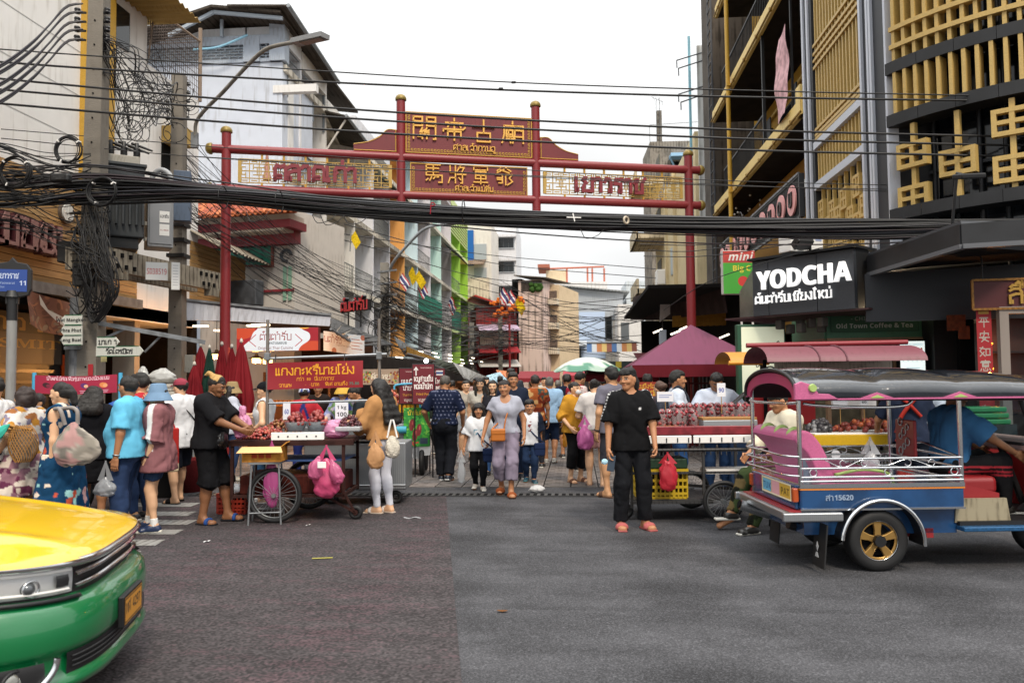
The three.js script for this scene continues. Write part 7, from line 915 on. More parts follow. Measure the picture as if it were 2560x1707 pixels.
{
const c=foot(690,1302),o=V(c.x+0.12,0,c.z-0.34),t=thing('fruit_cart','rusty steel push cart selling lychees and plums with big spoked wheels','cart',o,CY),y=0.93,fr=mat(0x3c2420,{r:0.7,t:['blotch',0.6]});
part('table_top',[box(1.46,0.03,0.86,0.03,y,0),box(1.5,0.05,0.03,0.03,y-0.02,0.44),box(1.5,0.05,0.03,0.03,y-0.02,-0.44)],fr,t);
for(const[a,b]of[[-0.64,0.42],[0.66,0.42],[-0.64,-0.42],[0.66,-0.42]])part('frame_post',bar([a,0.26,b],[a,y,b],0.035),fr,t);part('frame_rail',[bar([-0.66,0.3,0.42],[0.68,0.3,0.42],0.035),bar([-0.66,0.3,-0.42],[0.68,0.3,-0.42],0.035),bar([-0.64,0.3,-0.42],[-0.64,0.3,0.42],0.035),bar([0.66,0.3,-0.42],[0.66,0.3,0.42],0.035),bar([-0.66,0.66,-0.42],[0.68,0.66,-0.42],0.03)],fr,t);part('lower_box',rbox(1.2,0.22,0.7,0.02,0.02,0.42,0),mat(0x4a1e18,{r:0.7,t:['grime',0.6]}),t);
spokeWheel(t,-0.12,0.32,0.5,0.32,0.028);spokeWheel(t,0.02,0.32,-0.5,0.32,0.028);const cw=part('caster',new $.TorusGeometry(0.055,0.03,8,20).translate(0.78,0.085,0.3),M.rubber,t);part('caster_fork',[bar([0.66,0.3,0.34],[0.78,0.085,0.34],0.025),bar([0.4,0.3,0.34],[0.78,0.09,0.34],0.025),cyl(0.03,0.03,0.08,0,-0.04,0,10).rotateX(Math.PI / 2).translate(0.78,0.085,0.3)],fr,cw);
part('white_rail',[rbox(0.62,0.09,0.04,0.008,0.12,y+0.06,0.4)],M.cleanWhite,t);part('rail_holes',Array.from({length:5},(_,i)=>cyl(0.01,0.01,0.01,0,0,0,8).rotateX(Math.PI / 2).translate(-0.1+i*0.11,y+0.06,0.417)),M.black,t);part('shelf',box(1.1,0.02,0.7,0.1,0.7,0),mat(0x2c4a7a,{r:0.6}),t);
heap('lychees',t,0.55,0.42,0.13,0.019,260,[0x9a3a34,0x7a2a28,0xb05448,0x8a5a40],-0.35,y+0.015,0.12);heap('longans',t,0.5,0.3,0.16,0.018,160,[0x9a6a40,0x7a4a2a,0x8a3a30],-0.25,y+0.06,-0.22);
for(const[x,m]of[[0.04,0],[0.3,1]]){const b=thing('plum_basket',m?'right of two clear tubs heaped with dark red plums on the fruit cart':'left of two clear tubs heaped with dark red plums on the fruit cart','fruit tub',V(x,y+0.11,0.2).applyAxisAngle(UPV,CY).add(o),CY);part('tub',lathe([[0.001,0],[0.1,0],[0.135,0.11],[0.13,0.11],[0.096,0.008]],20),mat(0xd3dade,{r:0.15,trans:0.7}),b);heap('plums',b,0.22,0.22,0.15,0.027,48,[0x8a3434,0x6a2428,0xa04a44],0,0.07,0);}
{const b=thing('grape_tray','tray of dark purple grapes at the right end of the fruit cart','fruit tray',V(0.68,y+0.1,0.16).applyAxisAngle(UPV,CY).add(o),CY);part('tray',rbox(0.3,0.06,0.28,0.02,0,0.03,0),mat(0xd3d6d8,{r:0.2,trans:0.5}),b);heap('grapes',b,0.26,0.24,0.13,0.021,70,[0x4a1f28,0x3a1820,0x5c2a30],0,0.05,0);}
const pp=mat(0xe09ac0,{r:0.3,trans:0.35});const bag=(x,z,w,h,l)=>{const q=V(x,y+h+0.02,z).applyAxisAngle(UPV,CY).add(o);const b=thing('pink_bag',l,'bag',q,0);part('sack',sackGeo(w,h,w*0.8,x*9,0.7),pp,b);return b;};
bag(0.5,0.15,0.34,0.22,'puffy pink plastic bag of fruit lying on the fruit cart');const gb2=bag(-0.6,0.2,0.26,0.3,'thin lilac plastic bag held open at the left end of the cart');part('ties',sackGeo(0.1,0.16,0.1,3,0.9).translate(0,0.1,0),pp,gb2);
{const q=V(0.48,y-0.05,0.5).applyAxisAngle(UPV,CY).add(o);const b=carrier('pink_bag_bundle','bulging bundle of bright pink bags hanging from the fruit cart',q,0xd8487e,0.34,0.46,{m:mat(0xd2527f,{r:0.3,trans:0.25}),topk:0.35});part('loose_bag',sackGeo(0.16,0.3,0.12,4,0.3).rotateZ(0.35).translate(0.08,-0.14,0.09),mat(0xc8628c,{r:0.3,trans:0.3}),b);part('loose_bag',sackGeo(0.18,0.28,0.14,8,0.3).rotateZ(-0.25).translate(-0.06,-0.1,0.08),mat(0xcf6a94,{r:0.3,trans:0.3}),b);part('white_label',rbox(0.1,0.07,0.01,0.004,0.0,-0.2,0.17),M.cleanWhite,b);}
{const q=V(-0.16,y,0.48).applyAxisAngle(UPV,CY).add(o);carrier('long_pink_bag','long limp magenta plastic bag hanging beside the cardboard box',q,0xb0487e,0.2,0.62,{m:mat(0xb4508a,{r:0.35,trans:0.25}),topk:0.3,d:0.1});}
card('white 60 price card on a stick at the left of the fruit cart',V(0.0,y+0.34,0.1).applyAxisAngle(UPV,CY).add(o).add(V(-0.1,0,0)),0.09,0.2,(g,W)=>{txt(g,'60',W / 2,84,52,'#3a4a9a','sans-serif','bold');});card('white handwritten price card in the middle of the fruit cart',V(0.56,y+0.34,0.05).applyAxisAngle(UPV,CY).add(o),0.16,0.2,(g,W)=>{txt(g,'1 kg',W / 2,50,36,'#26282c','sans-serif','bold');txt(g,'100',W / 2,108,46,'#26282c','sans-serif','bold');});
}
{
const c=foot(668,1306),t=thing('metal_stool','tall thin white metal stool standing before the fruit cart','stool',[c.x,0,c.z+0.04],0.25),q=[];
for(const[a,b]of[[-1,-1],[1,-1],[1,1],[-1,1]])part('leg',rod([a*0.18,0,b*0.16],[a*0.15,0.7,b*0.13],0.011),M.dull,t);part('seat_ring',[bar([-0.17,0.7,0.14],[0.17,0.7,0.14],0.024),bar([-0.17,0.7,-0.14],[0.17,0.7,-0.14],0.024),bar([-0.17,0.7,-0.14],[-0.17,0.7,0.14],0.024),bar([0.17,0.7,-0.14],[0.17,0.7,0.14],0.024)],M.dull,t);part('cross_bars',[rod([-0.178,0.14,0.155],[0.178,0.14,0.155],0.009),rod([-0.178,0.14,-0.155],[0.178,0.14,-0.155],0.009),rod([-0.178,0.14,-0.155],[-0.178,0.14,0.155],0.009),rod([0.178,0.14,-0.155],[0.178,0.14,0.155],0.009)],M.dull,t);
const b=thing('cardboard_box','open orange cardboard fruit box sitting on the metal stool','box',[c.x-0.02,0.715,c.z+0.04],0.12),cm=mat(0xc98a3a,{r:0.8,t:['blotch',0.4]});part('carton',[box(0.44,0.17,0.012,0,0.085,0.15),box(0.44,0.17,0.012,0,0.085,-0.15),box(0.012,0.17,0.29,0.216,0.085,0),box(0.012,0.17,0.29,-0.216,0.085,0),box(0.43,0.01,0.29,0,0.006,0)],cm,b);part('front_flap',quad([-0.22,0.172,0.157],[0.22,0.172,0.157],[0.26,0.11,0.24],[-0.26,0.11,0.24],0.008),mat(0xdcb07a,{r:0.8}),b);part('side_flap',quad([0.222,0.172,0.15],[0.222,0.172,-0.15],[0.28,0.22,-0.13],[0.28,0.22,0.13],0.008),cm,b);part('red_print',[0,1,2].map((i)=>box(0.06,0.05,0.002,-0.08+i*0.08,0.07,0.158)),mat(0xa8442a,{r:0.8}),b);
}
function crate(l,px,py,w,h,d,col,turn){const c=foot(px,py),t=thing('plastic_crate',l,'crate',[c.x,0,c.z-d / 2],turn??0.1);part('lattice',crateGeo(w,h,d),mat(col,{r:0.5}),t);part('lining',bx(-w / 2+0.03,w / 2-0.03,0.03,h-0.05,-d / 2+0.03,d / 2-0.03),mat(0x2a1210,{r:0.9}),t);return t;}
{const c=crate('red plastic crate stuffed with clear bags on the asphalt',575,1287,0.34,0.26,0.3,0xa8321c,0.06);part('clear_bags',sackGeo(0.32,0.18,0.28,2,0.4).translate(0,0.36,0),mat(0xd6d8da,{r:0.25,trans:0.4}),c);
const m=foot(455,1232),t=thing('maroon_basket','deep maroon wicker style basket behind the boy in the cap','basket',[m.x,0,m.z-0.2],0);part('weave',lathe([[0.001,0],[0.24,0],[0.3,0.46],[0.31,0.48],[0.28,0.47],[0.22,0.03]],24),mat(0x6a1f22,{r:0.7,b:['weave',0.3,0.01]}),t);}
{
const o=at(822,1000,10.9);o.y=0;const t=thing('curry_stall','stainless steel curry stall with pole frame and red yellow banner','stall',o,CY),X=(px,d=10.9)=>(at(px,1000,d).x-o.x)/ Math.cos(CY),Y=(px,py,d=10.9)=>at(px,py,d).y;
const x0=X(684),x1=X(957);part('body',rbox(1.35,0.62,0.7,0.02,0.42,0.5,0),mat(0xa9adb0,{r:0.35,m:0.6,t:['metal',0.8]}),t);part('worktop',[bx(x0-0.05,x1+0.05,0.84,0.87,-0.45,0.4),bx(x0,x1,0.87,1.06,-0.44,-0.4)],M.steel,t);part('handle',rod([0.2,0.26,0.42],[1.1,0.26,0.42],0.016),M.steel,t);for(const s of[0.1,0.95]){const w=part('caster',new $.TorusGeometry(0.06,0.03,8,18).translate(s,0.09,0.28),M.rubber,t);}
for(const x of[x0,x1])part('post',rod([x,0.2,0.3],[x,Y(957,800),0.3],0.022),mat(0x8a8480,{r:0.5,m:0.4,t:['grime',0.4]}),t);part('cross_pole',[rod([x0-0.05,Y(690,898),0.3],[x1+0.1,Y(950,887),0.3],0.017),rod([x0,Y(690,1007),0.3],[x0+1.35,Y(920,1000),0.3],0.016)],M.steel,t);part('pole_clamps',[x0,x1].map((x)=>rbox(0.07,0.1,0.08,0.01,x,Y(820,892),0.31)),M.dull,t);
const bw=(x1-x0)*0.85,by=Y(800,938),bh=Y(800,906)-Y(800,971),bn=thing('curry_banner','red banner with large yellow Thai lettering for the curry stall','banner',V((x0+x1)/ 2-0.1,by,0.34).applyAxisAngle(UPV,CY).add(o),CY);const g=new $.PlaneGeometry(bw,bh,24,8);g.userData.keep=true;warp(g,(v)=>{v.z=0.012*Math.sin(v.x*6)+0.008*Math.sin(v.y*9+v.x*3);v.y+=0.02*(v.x / bw);});
part('cloth',g,canvasMat(1024,300,(q,w,h)=>{q.fillStyle='#8a1420';q.fillRect(0,0,w,h);ink(q,'แกงกะหรี่นายโย่ง',w / 2,140,74,'#e0a21c',13,900);ink(q,'กว่า',350,208,32,'#d8961c',6);txt(q,'80',440,208,42,'#d8961c','sans-serif','bold');ink(q,'ปีเยาวราช',610,208,32,'#d8961c',6);ink(q,'จานละ',190,274,32,'#d8961c',6);ink(q,'บาท',510,272,32,'#d8961c',6);ink(q,'พิเศษตามสั่ง',740,270,30,'#d8961c',6);txt(q,'75.80',930,270,44,'#3a7a6a','sans-serif','bold');txt(q,'-   -',430,268,44,'#d8961c');}),bn);part('cord',[rod([-bw / 2+0.1,bh / 2,0],[-bw / 2+0.1,bh / 2+0.1,-0.03],0.006),rod([bw / 2-0.25,bh / 2,0],[bw / 2-0.25,bh / 2+0.1,-0.03],0.006)],M.black,bn);
part('pans',[cyl(0.2,0.24,0.14,-0.3,0.87,0,20),cyl(0.17,0.2,0.16,0.2,0.87,-0.1,20),cyl(0.12,0.12,0.2,0.55,0.87,0.05,16)],M.dull,t);
}
{
const c=foot(1046,1192),o=V(c.x-0.25,0,c.z-0.5),t=thing('juice_cart','fruit juice cart with green printed end panel and sky blue pipe','cart',o,0.12),y=0.95;part('body',[rbox(0.86,0.56,1.0,0.015,-0.2,0.62,0)],mat(0xb6b9bb,{r:0.4,m:0.5,t:['metal',0.8]}),t);part('white_sheet',quad([-0.63,0.82,0.505],[0.2,0.82,0.505],[0.2,0.3,0.52],[-0.63,0.36,0.52],0.01),mat(0xa9abad,{r:0.7,t:['blotch',0.6]}),t);
part('green_panel',panel(0.44,0.66,0,0,0,0.15).translate(0.16,0.84,0.53),canvasMat(256,384,(g,w,h)=>{g.fillStyle='#2a8a34';g.fillRect(0,0,w,h);for(let i=0;i<90;i++){g.fillStyle=pick(['#4fae3a','#1f6a2a','#7ac04a','#3f9a44']);g.beginPath();g.ellipse(rnd()*w,rnd()*h,rr(8,30),rr(4,14),rnd()*3,0,TAU);g.fill();}ink(g,'น้ำทับทิม',w / 2,70,32,'#e0c83a',7);for(const[x,yy]of[[80,170],[150,220],[110,270]]){g.fillStyle='#7a2a2a';g.beginPath();g.ellipse(x,yy,26,60,0.1,0,TAU);g.fill();g.fillStyle='#c85a5a';g.beginPath();g.ellipse(x+8,yy-20,6,22,0.1,0,TAU);g.fill();}g.fillStyle='#3a4a5a';g.fillRect(160,300,76,60);g.fillStyle='#d04a3a';for(let i=0;i<12;i++){g.beginPath();g.arc(30+rnd()*110,340+rnd()*30,9,0,TAU);g.fill();}}),t);part('white_valance',quad([-0.06,0.52,0.53],[0.4,0.52,0.47],[0.38,0.36,0.48],[-0.06,0.32,0.54],0.01),M.cleanWhite,t);
part('worktop',bx(-0.66,0.42,0.9,0.93,-0.52,0.5),M.steel,t);part('blue_roll',cyl(0.06,0.06,0.26,0,-0.13,0,18).rotateZ(Math.PI / 2).translate(-0.14,0.8,0.58),mat(0x3f9fb8,{r:0.6}),t);part('red_yellow_box',[rbox(0.4,0.07,0.14,0.01,-0.38,0.84,0.56),rbox(0.3,0.07,0.14,0.01,-0.4,0.76,0.56)],mat(0xb8402a,{r:0.6,t:['blotch',0.2]}),t);
part('ice_box',[rbox(0.36,0.28,0.3,0.015,-0.38,1.07,0.3),rbox(0.38,0.04,0.32,0.01,-0.38,1.22,0.3)],mat(0xc9ccce,{r:0.4}),t);part('payment_notice',rbox(0.2,0.16,0.006,0.002,-0.32,1.06,0.455),M.cleanWhite,t);heap('pomegranates',t,0.42,0.4,0.24,0.047,60,[0xc25a44,0xa83a34,0xd88a64,0x8a2a2c],-0.36,1.2,0.1);part('juice_bottles',Array.from({length:9},(_,i)=>cyl(0.03,0.032,0.14,-0.1+(i%5)*0.08,0.93+(i>4?0.14:0),-0.1+(i>4?0.2:0.1),10)),mat(0x7a1a2a,{r:0.2,t:['blotch',0.1]}),t,'stuff');part('yellow_cups',Array.from({length:6},(_,i)=>cyl(0.032,0.036,0.15,-0.14+(i%6)*0.07,1.08,0.24,10)),mat(0xd8a02a,{r:0.3}),t,'stuff');
part('blue_pipe_frame',[tube([[0.2,0.93,0.3],[0.2,1.52,0.3],[0.18,1.56,0.3],[-0.2,1.56,0.3],[-0.24,1.54,0.3],[-0.24,1.48,0.3]],0.018,8,40)],mat(0x55aed0,{r:0.5}),t);part('blue_tubes',[cyl(0.02,0.02,0.34,0.3,0.95,0.1,10),cyl(0.02,0.02,0.3,0.14,0.95,0.1,10)],mat(0x1f4a86,{r:0.4}),t);
for(const[x,z]of[[0.24,0.38],[0.24,-0.4],[-0.5,0.3]]){const w=part('wheel',new $.TorusGeometry(0.2,0.045,8,26).rotateY(Math.PI / 2).translate(x,0.245,z),M.rubber,t);part('hub',cyl(0.15,0.15,0.03,0,-0.015,0,18).rotateZ(Math.PI / 2).translate(x,0.245,z),M.dull,w);}
}
for(const[px,py,d,w,h,a,b2,l]of[[1058,960,13.4,0.36,0.66,'หมูสามชั้น','ทอดน้ำปลา','maroon standing menu board with white arrow pointing up'],[1020,965,13.8,0.3,0.6,'ขนมจีน','น้ำยา','maroon standing menu board left of the arrow board'],[1090,965,13.9,0.3,0.6,'ผัดไทย','หอยทอด','maroon standing menu board with a small striped flag print']]){
const q=at(px,py,d),t=thing('menu_board',l,'menu board',[q.x,0,q.z],0.06);part('board',rbox(w+0.03,h+0.03,0.03,0.006,0,q.y,-0.02),M.black,t);part('print',panel(w,h,0,q.y,0.0),canvasMat(256,420,(g,W,H)=>{g.fillStyle='#6c1a26';g.fillRect(0,0,W,H);txt(g,'TONTUMRUB',W*0.62,44,22,'#c8b0a8','sans-serif','bold');if(d<13.5){g.strokeStyle='#e8e4e0';g.lineWidth=14;g.beginPath();g.moveTo(40,120);g.lineTo(40,40);g.stroke();g.beginPath();g.moveTo(16,62);g.lineTo(40,32);g.lineTo(64,62);g.stroke();}if(d>13.85){g.fillStyle='#d8d4d0';g.fillRect(130,20,100,60);g.fillStyle='#2a4a86';g.fillRect(130,38,100,24);}ink(g,a,W / 2,180,44,'#e8e2dc',9,220);ink(g,b2,W / 2,260,44,'#e8e2dc',9,220);txt(g,d<13.5?'Fried Pork':'Thai Food',W / 2,330,36,'#c8962a','sans-serif','bold');ink(g,'หมูทอด',W / 2,395,26,'#d8c8c0',5,200);}),t);part('leg',[rod([-w / 2+0.03,0,-0.02],[-w / 2+0.03,q.y-h / 2,-0.02],0.012),rod([w / 2-0.03,0,-0.02],[w / 2-0.03,q.y-h / 2,-0.02],0.012)],M.black,t);
}
{
const d=10.2,o=at(222,960,d);o.y=0;const t=thing('fruit_juice_stall','fruit juice stall with sky blue poles behind the crowd on the left','stall',o,CY),X=(px)=>(at(px,960,d).x-o.x)/ Math.cos(CY),y1=at(222,940,d).y,y0=at(222,978,d).y;const bl=mat(0x4aa6cf,{r:0.5});
for(const px of[118,328])part('pole',rod([X(px),0,0.3],[X(px),at(px,932,d).y,0.3],0.025),bl,t);part('counter',[rbox(X(328)-X(118),0.3,0.6,0.02,(X(118)+X(328))/ 2,0.95,0),rbox(X(328)-X(118),0.5,0.5,0.02,(X(118)+X(328))/ 2,0.5,0)],mat(0x4a3a40,{r:0.6,t:['blotch',0.5]}),t);part('glass_front',quad([X(120),1.28,0.3],[X(326),1.28,0.3],[X(326),1.1,0.3],[X(120),1.1,0.3],0.01),mat(0xe4ecee,{r:0.05,trans:0.9}),t);part('blue_tarpaulin',sackGeo(0.6,0.3,0.5,3,0.5).translate(X(285),1.42,-0.2),mat(0x1f4f9a,{r:0.4}),t);spokeWheel(t,X(215),0.3,0.34,0.3,0.026);
const bw=X(328)-X(118)-0.06,bn=thing('juice_banner','crimson banner printed with cut fruits between the blue poles','banner',V((X(118)+X(328))/ 2,(y1+y0)/ 2,0.33).applyAxisAngle(UPV,CY).add(o),CY);const g=new $.PlaneGeometry(bw,0.225,20,3);g.userData.keep=true;warp(g,(v)=>{v.z=0.012*Math.sin(v.x*7);v.y-=0.02*Math.sin((v.x / bw+0.5)*Math.PI);});
part('cloth',g,canvasMat(1024,224,(q,w,h)=>{q.fillStyle='#9c1c3c';q.fillRect(0,0,w,h);ink(q,'น้ำผลไม้สดเพื่อสุขภาพของน้องแนน',w*0.52,52,34,'#e0c0c8',7,900);const fr=(x,c1,c2)=>{q.fillStyle=c1;q.beginPath();q.ellipse(x,120,50,32,0.2,0,TAU);q.fill();q.fillStyle=c2;q.beginPath();q.ellipse(x+22,126,28,20,0,0,TAU);q.fill();};fr(140,'#3a141c','#7a2438');fr(390,'#c89a3a','#e0a84a');fr(620,'#5a2a6a','#e0b08a');fr(860,'#d8844a','#e0a070');q.fillStyle='#d8b0c0';for(const x of[390,620,860]){q.fillRect(x-60,180,120,6);q.fillRect(x-50,200,100,8);}}),bn);
const nb=at(395,985,11.5),np=thing('wrapped_goods','stack of newspaper and plastic wrapped goods behind the bucket hat','goods',[nb.x,0,nb.z],0.2);part('stack',Array.from({length:9},(_,i)=>rbox(0.5+rr(-0.03,0.03),0.05,0.34,0.012,rr(-0.02,0.02),1.15+i*0.055,0,rr(-0.1,0.1))),mat(0xb8b2a6,{r:0.8,t:['stain',0.3]}),np);part('plastic_wrap',[sackGeo(0.4,0.22,0.3,5,0.4).translate(0.05,1.85,0),sackGeo(0.16,0.26,0.16,7,0.6).translate(-0.22,1.88,0)],mat(0xc8c8c4,{r:0.3,trans:0.35}),np);part('trolley',[bx(-0.3,0.3,0,1.12,-0.2,0.2)],M.dark,np);
}
{
const c=foot(1802,1306),o=V(c.x-0.3,0,c.z-0.46),t=thing('fruit_cart','push cart of bagged red fruit with yellow crate and red edging','cart',o,CY),y=0.98,fr=mat(0x4a4a4c,{r:0.5,m:0.5,t:['grime',0.5]});
part('table_top',box(1.5,0.03,0.9,-0.02,y,0),mat(0x6a5040,{r:0.7,t:['wood',1]}),t);part('red_edging',[rbox(1.54,0.1,0.03,0.01,-0.02,y+0.05,0.46)],mat(0x8c2a34,{r:0.4,t:['blotch',0.5]}),t);part('white_strip',Array.from({length:2},(_,i)=>rbox(0.74,0.09,0.03,0.01,-0.41+i*0.76,y-0.05,0.465)),M.cleanWhite,t);part('strip_notches',Array.from({length:12},(_,i)=>box(0.012,0.05,0.01,-0.7+i*0.125,y-0.055,0.482)),M.black,t);part('tool_rail',[rod([-0.8,y-0.17,0.44],[0.74,y-0.17,0.44],0.02),...Array.from({length:26},(_,i)=>rod([-0.78+i*0.06,y-0.17,0.44],[-0.78+i*0.06,y-0.23,0.45],0.006))],fr,t);
for(const[a,b]of[[-0.72,0.42],[0.1,0.42],[0.7,0.42],[-0.72,-0.42],[0.7,-0.42]])part('frame_post',bar([a,a<0?0.16:0.3,b],[a,y,b],0.03),fr,t);part('frame_rail',[bar([-0.74,0.22,0.42],[0.2,0.22,0.42],0.035),bar([-0.74,0.55,0.42],[0.7,0.55,0.42],0.025),bar([-0.74,0.22,-0.42],[0.7,0.22,-0.42],0.035),bar([0.1,0.3,-0.42],[0.7,0.34,0.42],0.03)],fr,t);part('white_plank',box(0.6,0.05,0.3,0.45,0.55,0.2),M.cleanWhite,t);part('under_shelf',box(1.4,0.02,0.8,-0.02,0.24,0),fr,t);
spokeWheel(t,0.3,0.235,0.5,0.235,0.024);spokeWheel(t,0.16,0.235,-0.5,0.235,0.024);part('small_wheel',new $.TorusGeometry(0.06,0.03,8,18).translate(-0.76,0.09,0.2),M.rubber,t);
const L2W=(x,yy,z)=>V(x,yy,z).applyAxisAngle(UPV,CY).add(o);
{const q=L2W(-0.36,0.25,0.2),k=thing('yellow_crate','yellow slotted plastic crate on the lower shelf of the cart','crate',q,CY);part('lattice',crateGeo(0.56,0.34,0.36),mat(0xb99a14,{r:0.5}),k);part('lining',bx(-0.25,0.25,0.03,0.3,-0.15,0.15),mat(0x3a3010,{r:0.9}),k);part('green_tray',rbox(0.58,0.12,0.38,0.02,0,0.4,0),mat(0x14341f,{r:0.6}),k);}
carrier('red_bag','knotted red plastic bag hanging from the rail in front of the yellow crate',L2W(-0.32,y-0.2,0.5),0xc23040,0.22,0.34,{m:mat(0xc22f3e,{r:0.35,trans:0.2}),topk:0.7,d:0.1,handle:0.08});carrier('red_bag','red plastic bag hanging at the right end of the fruit cart',L2W(0.66,y-0.18,0.5),0xc23040,0.2,0.36,{m:mat(0xc22f3e,{r:0.35,trans:0.2}),topk:0.3,d:0.1});
{const bagM=mat(0xd9c8c8,{r:0.12,trans:0.75}),proto=(l)=>{const b=thing('bagged_fruit',l,'fruit bag',o,rnd()*3,'bagged red fruit on the right cart');part('clear_bag',sackGeo(0.13,0.24,0.11,6,0.75,14).translate(0,0.24,0),bagM,b);heap('fruit',b,0.1,0.09,0.04,0.021,46,[0x7a1f28,0x94303a,0x5c161e,0xa8484a],0,0.02,0);const f=b.children[1].geometry,p=f.attributes.position;for(let i=0;i<p.count;i++)p.setY(i,p.getY(i)+(Math.floor(i / 63)%5)*0.038);return b;};
const a=proto('clear bag of dark red fruit at the left end of the front row');let n=0;for(let r=0;r<2;r++)for(let i=0;i<9+r*2;i++){const p=r?L2W(-0.1+i*0.085,y+0.11,-0.12+(i%2)*0.05):L2W(-0.42+i*0.09,y+0.05,0.18+(i%2)*0.08);if(r===0&&i>5)continue;n++?dup(a,p,i,`clear bag of dark red fruit, ${ORD[i]} from the left in the ${r ? 'back' : 'front'} row`):a.position.copy(p);}}
{const b=thing('grey_fruit_tray','grey tray with cardboard edge at the right end of the cart top','tray',L2W(0.42,y+0.02,0.3),CY);part('tray',rbox(0.62,0.12,0.24,0.01,0,0.08,0),mat(0x8f9498,{r:0.4,m:0.3}),b);part('card_edge',rbox(0.62,0.03,0.24,0.004,0,0.155,-0.02),mat(0x9a7246,{r:0.8}),b);}
heap('apples',t,0.4,0.34,0.14,0.045,24,[0xb83a34,0xc86a3a,0x8a2a30],-0.42,y+0.05,-0.1);heap('dark_bags',t,0.3,0.26,0.14,0.04,30,[0x2c2a30,0x8a8a92,0x4a3a40],-0.6,y+0.02,0.2);part('cardboard_trays',[rbox(0.5,0.07,0.3,0.006,-0.4,y+0.06,0.28)],mat(0x8c6038,{r:0.8}),t);
card('white 90 price card on a stick above the bagged fruit',L2W(0.42,y+0.5,0.05),0.1,0.16,(g,W)=>txt(g,'90',W / 2,86,58,'#3a4a9a','sans-serif','bold'));card('small white card with blue writing left of the guitar player',L2W(-0.2,y+0.42,-0.2),0.2,0.12,(g,W)=>{g.fillStyle='#6a7ab0';g.fillRect(10,40,76,10);g.fillRect(10,66,60,10);});
}
{
const d=9.9,o=at(2130,1100,d);o.y=0;const t=thing('yellow_stall','food stall with yellow table and curved maroon roof behind the tuk-tuk','stall',o,0.05),X=(px,k=d)=>(at(px,1000,k).x-o.x),Y=(px,py)=>at(px,py,d).y,ty=Y(2130,1085);
part('table_top',[rbox(X(2262)-X(2012),0.13,0.7,0.01,(X(2012)+X(2262))/ 2,ty-0.05,0)],mat(0xd6ab10,{r:0.5,t:['grain',0.4]}),t);part('white_sheet',rbox(X(2262)-X(2012)-0.04,0.012,0.66,0.004,(X(2012)+X(2262))/ 2,ty+0.022,0),M.cleanWhite,t);part('shelves',[0.15,0.32,0.48].map((k)=>rbox(1.1,0.07,0.6,0.01,0.05,ty-0.12-k,-0.02)),mat(0x83868a,{r:0.4,m:0.4,t:['metal',0.8]}),t);for(const x of[X(2030),X(2250)])part('leg',bx(x-0.02,x+0.02,0,ty-0.1,-0.02,0.02),M.dark,t);part('skirt',bx(X(2030),X(2255),0.1,ty-0.62,-0.3,-0.28),M.dark,t);
const yr=Y(2080,905),x0=X(1893),x1=X(2272),rg=new $.PlaneGeometry(x1-x0,1,20,14);warp(rg,(v)=>{const u=v.y+0.5,x=v.x;v.x=x+(x0+x1)/ 2;v.z=Math.cos(u*Math.PI)*-0.55;v.y=yr+Math.sin(u*Math.PI)*0.2-(u<0.001||u>0.999?0.0:0);if(u<0.5)v.z+=0;});
part('roof',rg,mat(0x76404a,{r:0.5,t:['stain',1]}),t);part('roof_pole',rod([x0-0.1,yr+0.22,0],[x1+0.02,yr+0.24,0],0.03),mat(0x7e1f28,{r:0.5}),t);part('roof_ribs',[0.33,0.5].map((k)=>tube(Array.from({length:9},(_,i)=>[mix(x0,x1,k),yr+Math.sin(i / 8*Math.PI)*0.205,Math.cos(i / 8*Math.PI)*-0.555]),0.012,5,20)),mat(0x5a2a34,{r:0.6}),t);part('back_sheet',bx(x0+0.3,x1-0.1,yr-0.2,yr+0.02,-0.2,-0.18),mat(0x9a938c,{r:0.7,t:['grime',0.5]}),t);for(const x of[x0+0.25,x1-0.15])part('post',rod([x,0,-0.45],[x,yr+0.05,-0.45],0.025),M.dark,t);
part('red_panel',[bx(X(1915),X(2075),ty+0.1,ty+0.5,-0.5,-0.48)],mat(0xa81c20,{r:0.6}),t);part('blue_panel',bx(X(2120),X(2225),ty+0.42,ty+0.6,-0.4,-0.38),mat(0x1c2f7a,{r:0.6}),t);part('white_panel',bx(X(2110),X(2225),ty+0.3,ty+0.42,-0.395,-0.37),M.cleanWhite,t);
for(const[px,py,w,h,l,s]of[[2102,1003,0.18,0.17,'white card on a stick at the left of the yellow stall',''],[2162,1005,0.1,0.09,'small white 60 card in the middle of the yellow stall','60'],[2232,1008,0.18,0.14,'blank white card at the right of the yellow stall','']])card(l,at(px,py,d-0.05),w,h,(g,W)=>s&&txt(g,s,W / 2,84,52,'#2a2c30','sans-serif','bold'),0.05,0.2);
heap('red_snacks',t,X(2262)-X(2080),0.34,0.12,0.034,120,[0x8a3a24,0x6a2418,0xa8542c,0x7a2c28],(X(2080)+X(2262))/ 2,ty+0.03,0);heap('dark_snacks',t,0.3,0.3,0.14,0.035,50,[0x232326,0x3c3a40,0x8a8a90],X(2050),ty+0.03,0);part('round_sticker',cyl(0.055,0.055,0.008,0,0,0,24).rotateX(Math.PI / 2).translate(X(2062),ty-0.22,0.36),mat(0xc9c9d0,{r:0.5}),t);
